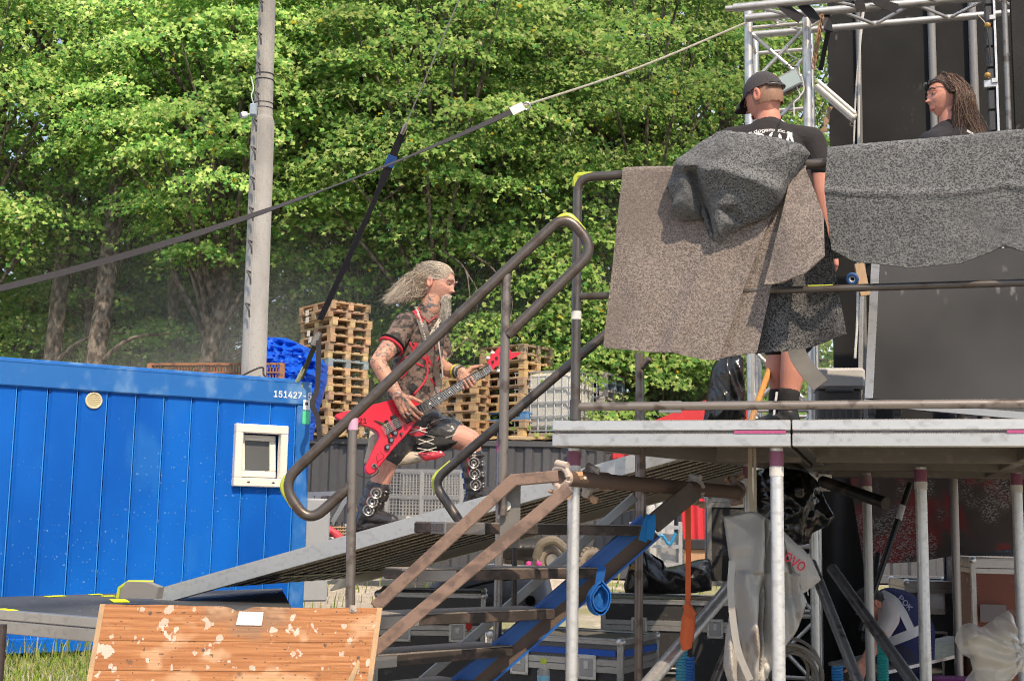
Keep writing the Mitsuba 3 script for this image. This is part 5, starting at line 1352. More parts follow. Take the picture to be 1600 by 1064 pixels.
# duffel bag
db = thing('duffel_bag', 'slouching black duffel bag with yellow print lying on the large flight case', 'bag')
dzz = P(1030, 930, 9.1)
do = [(977, 926), (974, 915), (982, 888), (986, 862), (994, 853), (1008, 858), (1026, 870), (1042, 886), (1062, 882), (1090, 874), (1108, 872), (1114, 890), (1112, 922), (1080, 927), (1020, 929)]
part(db, 'body', px_pillow(do, 9.15, .15, .016, folds=.03, fscale=10, seed=11, foldfn=lambda q: .6 * np.sin(q[:, 0] * 32 + q[:, 1] * 40), power=.5), 'leather', (.030, .031, .036), smooth=60)
part(db, 'end_panel', px_pillow([(977, 924), (982, 892), (992, 885), (1006, 886), (1014, 905), (1012, 918), (995, 926)], 9.0, .035, .014, folds=.01, seed=4), 'leather', (.040, .038, .036), smooth=60)
part(db, 'strap', ribbon(smooth_path([P(984, 884, 9.0), P(990, 862, 8.98), P(1000, 856, 8.97), P(1008, 868, 8.98), P(1014, 905, 9.0)], 6), .035, A3(.2, -1, 0), .004), 'cloth', (.02, .02, .022))
part(db, 'print', join([px_pillow([(984, 886), (990, 881), (999, 884), (996, 889), (988, 890)], 8.955, .004, .01), px_pillow([(990, 894), (996, 893), (997, 899), (992, 901)], 8.955, .004, .01)]), 'matte', (.52, .34, .08))
part(db, 'strap', ribbon(smooth_path([P(1020, 868, 9.05), P(1034, 878, 9.0), P(1036, 890, 8.98)], 5), .05, A3(.2, -1, 0), .004), 'cloth', (.012, .012, .014))

# hanging raincoat
rcx = thing('raincoat', 'pale dirty raincoat hanging from a loop beneath the stage deck', 'coat')
ro = [(1130, 807), (1150, 803), (1172, 799), (1186, 801), (1214, 818), (1262, 866), (1268, 874), (1283, 906), (1256, 925), (1262, 940), (1246, 985), (1215, 1030), (1190, 1075), (1160, 1090), (1140, 1075), (1130, 1040), (1134, 985), (1146, 930), (1140, 880)]
def rfold(q):
    return (1.1 * np.exp(-((q[:, 0] + .045 - .10 * q[:, 1]) / .022)**2) - 1.3 * np.exp(-((q[:, 0] + .005 - .08 * q[:, 1]) / .014)**2) + .8 * np.sin(q[:, 0] * 55 + 6 * q[:, 1]) * (q[:, 1] < .1)
            - .9 * np.exp(-((q[:, 0] - .13 + .12 * q[:, 1]) / .012)**2) * (q[:, 1] < .2))
part(rcx, 'body', px_pillow(ro, 5.95, .080, .011, folds=.058, fscale=9, seed=14, foldfn=rfold, power=.5), 'coat_cloth', smooth=60)
part(rcx, 'sleeve', px_pillow([(1226, 842), (1250, 852), (1268, 872), (1283, 906), (1270, 916), (1256, 927), (1246, 900), (1232, 870)], 5.88, .030, .012, folds=.012, fscale=18, seed=41, power=.6), 'coat_cloth', smooth=60)
part(rcx, 'tie_band', ribbon(smooth_path([P(1144, 876, 5.80), P(1142, 930, 5.80), P(1152, 1010, 5.80), P(1172, 1062, 5.79)], 6), .03, A3(1, -.4, 0), .004), 'coat_cloth')
part(rcx, 'loop', join([ribbon([P(1172, 700, 6.0), P(1172, 760, 5.98), P(1176, 806, 5.95)], .020, A3(1, -.3, 0), .003), ribbon([P(1179, 700, 6.0), P(1180, 760, 5.98), P(1180, 806, 5.95)], .014, A3(1, .3, 0), .003)]), 'cloth', (.42, .36, .28))
tm_ = meshkit.text_mesh('DVO', .040, .002, bold=True); v = np.array(tm_.vertices)
e1, e2 = nrm(A3(.80, -.05, -.52)), nrm(A3(.52, 0, .80)); p0 = P(1223, 873, 5.83)
part(rcx, 'lettering', trimesh.Trimesh(p0 + v[:, :1] * e1 * .85 + v[:, 1:2] * e2 + v[:, 2:] * A3(0, -1, 0), tm_.faces, process=False), 'matte', (.60, .05, .10), smooth=False, label='small red letters DVO')
part(rcx, 'drawstring', tube(smooth_path([P(1261, 872, 5.8), P(1260, 910, 5.8), P(1263, 930, 5.8)], 5), .003, 5), 'cloth', (.4, .37, .33))

bs = [(1180, 735), (1215, 728), (1260, 735), (1278, 752), (1290, 780), (1306, 806), (1292, 822), (1270, 832), (1262, 850), (1225, 856), (1190, 838), (1178, 790)]
solo('refuse_sack', px_pillow(bs, 7.3, .16, .016, folds=.075, fscale=17, seed=18, power=.5), 'black_plastic_bag', (.005, .005, .006), 'big crumpled black plastic sack hanging under the deck behind the raincoat', 'bag', smooth=50)
pb_ = thing('plastic_bottle', 'small crumpled clear bottle stuck upside down under the deck', 'bottle')
bt0 = P(1289, 741, 6.9)
part(pb_, 'body', tube([bt0, bt0 - Z * .03, bt0 - Z * .055, bt0 - Z * .085, bt0 - Z * .09], [.034, .035, .030, .033, .026], 16), 'clear_plastic')
part(pb_, 'label', tube([bt0 - Z * .002, bt0 - Z * .04], .0365, 16, hollow=True), 'matte', (.6, .6, .6))
# net banner at the back of the stage
def bn_pt(px, py): return P(px, py, 9.3 + (1440 - px) * .0012)
bg = coons([bn_pt(x, y) for x, y in ((1300, 728), (1450, 737), (1660, 745))], [bn_pt(x, y) for x, y in ((1300, 855), (1340, 872), (1385, 880), (1430, 878), (1490, 868), (1570, 858), (1660, 850))],
           [bn_pt(1300, 728), bn_pt(1300, 855)], [bn_pt(1660, 745), bn_pt(1660, 850)], 70, 24)
k = (bg[..., 0] * 9)
solo('net_banner', cloth(bg, .006, .05 * np.sin(k) * np.linspace(0.3, 1, 24)[:, None] + .04 * (meshkit.fbm(bg * 3, 3) - .5)), 'banner_mat', None, 'dirty brown net banner with faded red patches sagging at the back of the stage', 'banner', smooth=60)
# dark drape behind the truss under the stage and sundry black uprights
dg = coons([P(x, 730, 8.9) for x in (1195, 1260, 1330)], [P(x, y, 8.9) for x, y in ((1190, 1090), (1270, 1110), (1372, 1090))], [P(1195, 730, 8.9), P(1190, 1090, 8.9)], [P(1330, 730, 8.9), P(1352, 900, 8.9), P(1384, 985, 8.9), P(1372, 1090, 8.9)], 40, 30)
solo('black_drape', cloth(dg, .006, .05 * np.sin(dg[..., 0] * 22) + .03 * meshkit.fbm(dg * 5, 3)), 'cloth', (.012, .012, .013), 'black drape hanging behind the truss foot under the stage', 'drape', smooth=60)
for (a, b, r, lb) in (((1372, 865), (1350, 1000), .020, 'thin black pole slanting left under the net banner'), ((1422, 755), (1345, 985), .018, 'thin black pole with a white taped middle under the net banner')):
    solo('thin_pole', tube([P(*a, 8.3), P(*b, 8.0)], r, 10), 'satin', (.012, .012, .013), lb, 'pole')
solo('white_tape', tube([P(1410, 790, 8.25), P(1404, 812, 8.22)], .021, 10), 'matte', (.5, .5, .52), 'white tape round the slanting black pole', 'tape')
# coiled hoses and rope
def helix(a, b, R, turns, r):
    t = np.linspace(0, 1, int(turns * 14)); d = nrm(b - a); x = nrm(np.cross(d, [0, 1, 0])); y = np.cross(d, x)
    return tube(a + (b - a) * t[:, None] + R * (np.cos(t * turns * 2 * np.pi)[:, None] * x + np.sin(t * turns * 2 * np.pi)[:, None] * y), r, 6)
for (x, y0, x1, y1, Y, c, lb) in ((1065, 1016, 1065, 1085, 6.6, (.05, .28, .42), 'blue-green coiled hose below the orange strap'), (1076, 1027, 1078, 1090, 6.6, (.02, .12, .42), 'dark blue coiled hose below the orange strap'),
                                 (1308, 1040, 1310, 1090, 6.8, (.02, .17, .45), 'blue coiled hose right of the raincoat'), (1379, 1000, 1377, 1085, 6.9, (.02, .30, .30), 'teal coiled hose in front of the worker')):
    solo('coiled_hose', helix(P(x, y0, Y), P(x1, y0, Y) * A3(1, 1, 0) + Z * .02, .024, P(x, y0, Y)[2] / .0153, .0075), 'satin', c, lb, 'hose')
rp_ = [torus(P(1238, 1052, 6.9) + rng.normal(size=3) * .012, nrm(A3(rng.normal() * .3, -1, rng.normal() * .3)), .13 + .03 * rng.uniform(-1, 1), .010, 26, 6) for _ in range(9)]
solo('cable_coil', join(rp_), 'satin', (.20, .18, .16), 'coil of grey-brown cable behind the thick silver leg', 'cable')
# straps under the stair
os_ = thing('ratchet_strap', 'orange ratchet strap hanging from the horizontal pipe, its end rolled up', 'strap')
ORG = (.62, .13, .045)
part(os_, 'webbing', ribbon([P(1075, 772, 6.15), P(1075.5, 860, 6.15), P(1075, 945, 6.15)], .026, A3(.9, -.45, 0), .004), 'cloth', ORG, smooth=False)
part(os_, 'roll', px_pillow([(1074, 938), (1082, 946), (1087, 956), (1086, 985), (1081, 1012), (1074, 1016), (1065, 1015), (1062, 1000), (1065, 965), (1070, 945)], 6.13, .030, .008, folds=.004, fscale=20, power=.35), 'cloth', ORG, smooth=60)
part(os_, 'fold', ribbon(smooth_path([P(1070, 944, 6.09), P(1078, 956, 6.085), P(1086, 962, 6.09)], 5), .03, A3(.3, 0, 1), .004), 'cloth', vary(ORG, .2), smooth=60)
bls = thing('ratchet_strap', 'blue strap tied in a bundle under the stair stringer', 'strap')
BLU = (.010, .10, .36)
part(bls, 'webbing', ribbon([P(941, 884, 5.85), P(938, 900, 5.85), P(936, 915, 5.85)], .04, A3(1, -.5, 0), .004), 'cloth', BLU, smooth=False)
part(bls, 'bundle', px_pillow([(938, 908), (948, 922), (951, 940), (944, 956), (934, 961), (924, 953), (919, 936), (928, 918)], 5.87, .035, .010, folds=.016, fscale=22, seed=7), 'cloth', vary(BLU, .2), smooth=60)
for i, k in enumerate((1.0, .78)):
    lp = [P(936 + (x - 936) * k, 934 + (y - 934) * k, 5.85 - .012 * i) for x, y in ((938, 908), (950, 925), (948, 948), (937, 960), (924, 952), (920, 932), (930, 915), (938, 908))]
    part(bls, 'loop', ribbon(smooth_path(lp, 6), .062, A3(.25, -1, .1), .005), 'cloth', vary(BLU, .2), smooth=60)
sl_ = thing('lifting_sling', 'blue sling loop hanging from the upper end of the blue stringer', 'strap')
part(sl_, 'loop', ribbon(smooth_path([P(1004, 845, 5.9), P(1010, 822, 5.88), P(1017, 806, 5.86), P(1018, 822, 5.84), P(1014, 843, 5.84)], 6), .04, A3(1, -.6, .2), .006), 'cloth', (.01, .16, .42), smooth=60)

# clear plastic bag in the right foreground
cbo = [(1492, 1000), (1505, 975), (1516, 972), (1534, 980), (1560, 962), (1575, 952), (1584, 962), (1590, 990), (1592, 1012), (1602, 1030), (1592, 1050), (1570, 1070), (1520, 1080), (1508, 1064), (1520, 1046), (1516, 1028), (1500, 1020)]
cb_ = thing('plastic_bag', 'crumpled translucent plastic bag with pale filling at the lower right corner', 'bag')
part(cb_, 'film', px_pillow(cbo, 6.0, .12, .014, folds=.035, fscale=12, seed=31, foldfn=lambda q: 1.0 * np.sin(np.arctan2(q[:, 1] - .01, .17 - q[:, 0]) * 15 + 2.0 * np.sin(q[:, 0] * 22)), power=.5), 'clear_plastic', smooth=60)
part(cb_, 'filling', px_pillow([(1512, 1000), (1540, 990), (1575, 985), (1588, 1015), (1590, 1048), (1560, 1075), (1522, 1074), (1526, 1040), (1518, 1020)], 6.03, .075, .016, folds=.03, fscale=14, seed=33), 'cloth', (.62, .54, .42), smooth=60)
part(cb_, 'knot', px_pillow([(1588, 1012), (1604, 1000), (1612, 1016), (1606, 1036), (1592, 1030)], 6.0, .04, .012, folds=.02, seed=2), 'clear_plastic', smooth=60)

c_ = P(1552, 1080, 6.03)
solo('dark_tub', obox(c_ * A3(1, 1, .5), [1, 0, 0], [0, 1, 0], Z, .30, .3, c_[2], .03), 'satin', (.03, .032, .035), 'dark tub at the lower right border holding the clear plastic bag', 'tub', smooth=False)
# grey plastic tank behind the stair
gt = [(655, 948), (668, 920), (692, 898), (720, 884), (770, 880), (845, 884), (858, 900), (866, 935), (868, 962), (850, 972), (660, 972)]
tk = thing('plastic_tank', 'big rounded grey plastic tub with a dark round hole behind the stair treads', 'tank')
part(tk, 'body', px_pillow(gt, 9.8, .26, .025, folds=.02, fscale=3, seed=40, power=.4), 'satin', (.20, .20, .215), smooth=60)
part(tk, 'hole', disk_cyl(P(829, 938, 9.53), [0, 1, .1], .036, .03, 20), 'matte', (.008, .008, .008))
part(tk, 'rod', tube(smooth_path([P(696, 941, 9.4), P(722, 921, 9.4), P(770, 908, 9.4), P(800, 904, 9.4)], 8), .010, 7), 'satin', (.02, .02, .02))
part(tk, 'lip', beam(P(690, 946, 9.45), P(795, 944, 9.45), .05, .035), 'satin', (.07, .07, .075))
part(tk, 'bracket', obox(P(699, 945, 9.40), [1, 0, 0], [0, 1, 0], Z, .045, .03, .045, .006), 'galv', (.45, .45, .45))
solo('road_marker', px_pillow([(729, 972), (733, 969), (738, 972), (737, 982), (731, 986), (727, 978)], 8.45, .01, .01), 'matte', (.55, .05, .04), 'small red maple-leaf shaped tag behind the stair treads', 'tag')

# ---------------------------------------------------------------- things in the yard beyond
# off-road buggy
at_ = thing('quad_bike', 'dusty quad bike with knobbly tan tyres beyond the stair', 'quad bike')
for (x, y, Y, R) in ((858, 876, 17.0, .21), (922, 880, 17.3, .205), (806, 880, 17.8, .2)):
    c = P(x, y, Y); ax = nrm(A3(.55, -.85, 0))
    w = part(at_, 'wheel', torus(c, ax, R * .72, R * .30, 28, 12), 'dusty', (.20, .165, .13))
    kn = [obox(c + R * (np.cos(a) * nrm(np.cross(ax, Z)) + np.sin(a) * Z) * .99, nrm(np.cross(ax, Z)) * -np.sin(a) + Z * np.cos(a), ax, np.cos(a) * nrm(np.cross(ax, Z)) + np.sin(a) * Z, .05, R * .45, .03) for a in np.arange(0, 2 * np.pi, .32)]
    part(w, 'tread', join(kn), 'dusty', (.22, .18, .14), smooth=False, kind='stuff')
    part(w, 'rim', disk_cyl(c + ax * .02, ax, R * .45, .10, 18), 'galv', (.4, .36, .3))
part(at_, 'body', px_pillow([(770, 872), (790, 838), (830, 834), (868, 842), (900, 848), (926, 858), (905, 880), (830, 876)], 17.4, .30, .05, folds=.05, fscale=4, seed=51), 'satin', (.03, .03, .03))
part(at_, 'fender', tube(smooth_path([P(838, 872, 16.9), P(846, 850, 16.85), P(866, 844, 16.85), P(884, 858, 16.9)], 6), .06, 10), 'dusty', (.16, .135, .10))
part(at_, 'handlebar', tube(smooth_path([P(788, 842, 17.2), P(800, 830, 17.2), P(818, 832, 17.2), P(826, 826, 17.2)], 5), .018, 8), 'satin', (.03, .03, .03))
part(at_, 'rack', join([tube([P(780 + i * 12, 856, 17.0), P(786 + i * 12, 846, 17.5)], .014, 6) for i in range(5)]), 'satin', (.04, .04, .04))
for (x, y, lb) in ((826, 882, 'left pink glove on the ground in front of the quad bike'), (842, 882, 'right pink glove on the ground in front of the quad bike')):
    solo('glove', px_pillow([(x - 4, y + 5), (x - 4, y - 4), (x, y - 6), (x + 4, y - 4), (x + 3, y + 5)], 16.2, .04, .02, folds=.01), 'matte', (.62, .06, .26), lb, 'glove', smooth=60)
# gas cylinder rack
gk = thing('cylinder_rack', 'pale steel rack of grey gas cylinders beyond the duffel bag', 'rack')
for i, x in enumerate((1002, 1016, 1030, 1044)):
    c = P(x, 800, 18 + .1 * i); zz = float(gz(c[0], c[1])) + .1
    cy = part(gk, 'cylinder', tube([A3(c[0], c[1], zz), A3(c[0], c[1], c[2] + .02), A3(c[0], c[1], c[2] + .12), A3(c[0], c[1], c[2] + .17)], [.085, .085, .055, .03], 16), 'satin', vary((.42, .42, .43), .1))
    part(cy, 'valve', tube([A3(c[0], c[1], c[2] + .17), A3(c[0], c[1], c[2] + .25)], .022, 8), 'galv', (.42, .30, .2))
for y in (822, 852, 880):
    part(gk, 'rail', beam(P(985, y, 17.7), P(1064, y + 2, 17.6), .03, .05), 'galv', (.62, .63, .63), smooth=False)
for x in (986, 1030, 1063):
    a = P(x, 815, 17.68); part(gk, 'upright', beam(A3(a[0], a[1], float(gz(a[0], a[1]))), a, .05, .05, up=(1, 0, 0)), 'galv', (.62, .63, .63), smooth=False)
part(gk, 'panel', obox(P(1045, 865, 17.75), [1, 0, 0], [0, 1, 0], Z, .32, .02, .55), 'galv', (.48, .49, .50), smooth=False)
solo('blue_hose', tube(smooth_path([P(996, 842, 17.5), P(1010, 833, 17.5), P(1020, 845, 17.5), P(1034, 836, 17.5), P(1046, 850, 17.5), P(1056, 832, 17.5)], 6), .022, 7), 'satin', (.02, .22, .45), 'blue hose looped over the gas cylinder rack', 'hose')
solo('red_cover', cloth(coons([P(x, 778, 16.5) for x in (1064, 1084, 1106)], [P(x, y, 16.4) for x, y in ((1068, 842), (1086, 846), (1108, 842))], [P(1064, 778, 16.5), P(1068, 842, 16.4)], [P(1106, 778, 16.5), P(1108, 842, 16.4)], 24, 30), .01,
                        .03 * np.sin(np.linspace(0, 18, 24))[None] * np.ones((30, 1))), 'cloth', (.50, .035, .05), 'bright red cloth cover beyond the orange strap', 'cover', smooth=60)
solo('cardboard_box', obox(P(1088, 880, 16.5), [1, -.1, 0], [.1, 1, 0], Z, .32, .35, .42, .01), 'wood', (.46, .27, .15), 'brown cardboard box under the red cover', 'box', smooth=False)
solo('black_crate', obox(P(1088, 850, 16.45), [1, -.1, 0], [.1, 1, 0], Z, .34, .35, .13, .012), 'satin', (.03, .03, .032), 'black crate between the red cover and the cardboard box', 'crate', smooth=False)
# red tent roof behind the stage corner
rt = [P(x, y, 20.0) for x, y in ((1000, 668), (1024, 656), (1105, 624), (1180, 640), (1180, 668))]
solo('red_tent', prism(rt, A3(0, 1.5, 0)), 'cloth', (.52, .04, .05), 'red tent roof seen between the bottom rail and the deck', 'tent', smooth=False)
solo('red_tent', prism([P(x, y, 21.4) for x, y in ((958, 708), (985, 700), (985, 714), (958, 716))], A3(0, .5, 0)), 'cloth', (.52, .04, .05), 'small red cloth patch above the ramp beam', 'tent', smooth=False)
# grey wire-mesh cage
gb = thing('mesh_cage', 'grey steel mesh cage standing behind the guitarist', 'cage')
gA_, gB_ = P(606, 735, 19.2), P(722, 738, 19.0); gz0 = P(606, 808, 19.2)[2]
gd = nrm((gB_ - gA_) * A3(1, 1, 0)); gn = A3(-gd[1], gd[0], 0); gL = np.linalg.norm((gB_ - gA_)[:2]); gh = gA_[2] - gz0
gq = lambda s, z, o=0.0: A3(gA_[0], gA_[1], gz0) + gd * s + Z * z + gn * o
GC_ = (.50, .49, .46)
for s in (0, gL * .47, gL):
    part(gb, 'post', beam(gq(s, -.12), gq(s, gh), .06, .06, up=(1, 0, 0)), 'galv', GC_, smooth=False)
for o in (0, .8):
    for z in (0, gh * .44, gh): part(gb, 'rail', beam(gq(0, z, o - .004), gq(gL, z, o - .004), .05, .05), 'galv', GC_, smooth=False)
for o in (0, .8):
    part(gb, 'mesh', join([beam(gq(s, 0, o), gq(s, gh, o), .012, .012, up=(1, 0, 0)) for s in np.arange(.045, gL, .05)] + [beam(gq(0, z, o + .012), gq(gL, z, o + .012), .012, .012) for z in np.arange(.04, gh, .05)]), 'galv', GC_, smooth=False, kind='stuff')
part(gb, 'floor', obox(gq(gL / 2, 0, .4), gd, gn, Z, gL, .8, .05), 'galv', (.3, .3, .3), smooth=False)
part(gb, 'tag', obox(gq(gL * .32, -.01, -.035), gd, gn, Z, .10, .01, .06), 'matte', (.62, .62, .6), smooth=False)
for s in (0.02, gL - .02): part(gb, 'foot', beam(gq(s, -.16, .0), gq(s, 0, .0), .09, .08, up=(1, 0, 0)), 'galv', GC_, smooth=False)
a = gq(0, -.16); 
solo('timber_sleepers', obox(gq(gL * .25, -.25, .3), gd, gn, Z, 2.2, .9, .12, .01), 'wood', (.42, .32, .22), 'weathered timber sleepers laid under the grey mesh cage', 'timber', smooth=False)
# pale steel trestle, lamp, basket and red-white vehicle front
ft = thing('steel_trestle', 'pale blue-grey steel trestle beside the container corner', 'trestle')
TC2 = (.46, .50, .53)
t_ = lambda x, y: P(x, y, 15.2)
for (a, b) in (((478, 772), (552, 770)), ((484, 772), (486, 850)), ((486, 776), (516, 836)), ((500, 772), (470, 820)), ((545, 772), (508, 836)), ((551, 768), (556, 850))):
    part(ft, 'bar', beam(t_(*a), t_(*b), .05, .05, up=(0, -1, 0)), 'galv', TC2, smooth=False)
sc = thing('motor_scooter', 'small vehicle front with red hood, white fairing and round white lamp', 'scooter')
part(sc, 'fairing', px_pillow([(492, 852), (496, 838), (510, 832), (526, 836), (538, 850), (520, 858)], 14.6, .12, .03, power=.45), 'gloss', (.66, .65, .62), smooth=60)
for k, (dx, dy) in enumerate(((0, 0), (5, 3), (10, 6))):
    part(sc, 'red_tube', tube(smooth_path([P(492 + dx * .6, 834 + dy * .6, 14.4), P(502 + dx, 824 + dy, 14.4), P(516 + dx, 827 + dy, 14.4), P(530 + dx * .6, 843 + dy * .5, 14.4)], 6), .035, 10), 'satin', (.58, .05, .08))
part(sc, 'hood', px_pillow([(492, 838), (500, 828), (520, 829), (528, 836), (510, 840)], 14.55, .06, .02), 'satin', (.04, .04, .045), smooth=60)
part(sc, 'lamp', join([disk_cyl(P(508, 806, 14.8), [0, 1, 0], .052, .03, 24), torus(P(508, 806, 14.78), [0, 1, 0], .052, .008, 24, 6)]), 'gloss', (.74, .74, .73))
part(sc, 'lamp_stem', tube([P(508, 813, 14.82), P(512, 836, 14.8)], .012, 6), 'satin', (.1, .1, .1))
part(sc, 'mudguard', px_pillow([(530, 822), (545, 816), (560, 822), (560, 842), (540, 842)], 15.3, .08, .03), 'satin', (.42, .43, .44), smooth=60)
bk_ = thing('wire_basket', 'tan wire basket with black bottles behind the red-white vehicle front', 'basket')
part(bk_, 'weave', join([tube([P(x, 822, 15.0), P(x, 848, 15.0)], .010, 5) for x in range(500, 558, 4)] + [tube([P(498, y, 14.99), P(558, y, 14.99)], .010, 5) for y in range(824, 850, 5)]), 'satin', (.36, .25, .14), smooth=False, kind='stuff')
for i, x in enumerate((508, 517, 526, 536)):
    part(bk_, 'bottle', tube([P(x, 845, 15.15), P(x, 826, 15.15), P(x, 820, 15.15), P(x, 815, 15.15)], [.04, .04, .018, .016], 10), 'satin', (.03, .03, .035))
solo('grey_cabinet', obox(P(487, 858, 14.2), [.9, .4, 0], [-.4, .9, 0], Z, .28, .4, 1.1, .02), 'satin', (.34, .36, .38), 'plain grey metal cabinet at the container corner', 'cabinet', smooth=False)
# far things seen under the stage at the right
for (x0, x1, y0, y1, Y, c, m, nme, lb, cat) in ((1418, 1450, 872, 893, 26, (.50, .07, .09), 'satin', 'red_trailer', 'small red trailer far off, seen under the stage', 'trailer'), (1446, 1470, 868, 890, 27, (.58, .56, .52), 'matte', 'white_container', 'white box far off beside the red trailer', 'container'),
                                           (1380, 1418, 874, 896, 25, (.22, .22, .23), 'dusty', 'rubble_heap', 'grey heap of scrap far off under the banner', 'heap')):
    if nme == 'rubble_heap':
        solo(nme, px_pillow([(1378, 898), (1384, 876), (1400, 870), (1416, 878), (1420, 898)], Y, .3, .05, folds=.2, fscale=5, seed=3), m, c, lb, cat, smooth=False)
    else:
        t = thing(nme, lb, cat); A_, B_ = P(x0, y1, Y), P(x1, y0, Y)
        part(t, 'body', obox((A_ + B_) / 2 + A3(0, .5, 0), [1, 0, 0], [0, 1, 0], Z, B_[0] - A_[0], 1.0, B_[2] - A_[2], .03), m, c, smooth=False)
        part(t, 'base', obox(A3((A_[0] + B_[0]) / 2, Y + .5, (A_[2] + float(gz(0, Y))) / 2), [1, 0, 0], [0, 1, 0], Z, (B_[0] - A_[0]) * .8, .8, A_[2] - float(gz(0, Y)), .01), 'satin', (.05, .05, .05), smooth=False)

wb2 = thing('water_bottle', 'small clear water bottle with yellow-green cap beside the blue-striped case', 'bottle')
q0 = P(849, 1064, 6.4)
solo('low_case', obox(A3(q0[0], q0[1], (q0[2] - .052) / 2), [.95, -.3, 0], [.3, .95, 0], Z, .22, .25, q0[2] - .052, .01), 'case_black', (.03, .03, .032), 'low black case just below the frame carrying the water bottle', 'case', smooth=False)
part(wb2, 'body', tube([q0 - Z * .05, q0 + Z * .05, q0 + Z * .075, q0 + Z * .085], [.03, .03, .016, .013], 16), 'clear_plastic')
part(wb2, 'label', tube([q0 - Z * .02, q0 + Z * .03], .0312, 16, hollow=True), 'satin', (.20, .45, .62))
part(wb2, 'cap', tube([q0 + Z * .085, q0 + Z * .108], .016, 12), 'satin', (.50, .62, .06))
# ---------------------------------------------------------------- people
SKIN, SKIN2 = (.56, .29, .205), (.60, .27, .20)


def fist(W, f, n, t, s=1.0, curl=(30, 35, 25), spread=.0, thumb=(.6, .55, -.3), curls=None):
    """Chains of a hand: palm, four unequal fingers bending towards -n and a thumb that leaves the side t of the palm."""
    f, n = nrm(f), nrm(n); t = nrm(t - f * (np.asarray(t) @ f)); ch = []
    L = [.074, .083, .077, .060]; R = [.0090, .0092, .0088, .0078]
    W = np.asarray(W, float)
    for i in range(4):
        K = W + (f * (.092 - .004 * abs(i - 1)) + t * (.031 - .0205 * i)) * s
        ch.append([(W + t * (.012 - .008 * i) * s, .021 * s), (K, .0125 * s)])
        c = curl if curls is None else curls[i]
        a = 0; p = K; q = [(p, .0115 * s)]
        d0 = nrm(f + t * spread * (1.5 - i))
        for k, l in enumerate((.46, .31, .23)):
            a += math.radians(c[k]); d = d0 * math.cos(a) - n * math.sin(a); p = p + d * L[i] * l * s
            q.append((p, R[i] * s * (1 - .08 * k)))
        ch.append(q)
    b = W + (f * .026 + t * .020) * s
    d = nrm(t * thumb[0] + f * thumb[1] + n * thumb[2]); e = nrm(d * .75 + f * .5 - n * .15)
    ch.append([(W, .020 * s), (b, .017 * s), (b + d * .042 * s, .0122 * s), (b + d * .042 * s + e * .034 * s, .0098 * s), (b + d * .042 * s + e * .058 * s, .008 * s)])
    return ch


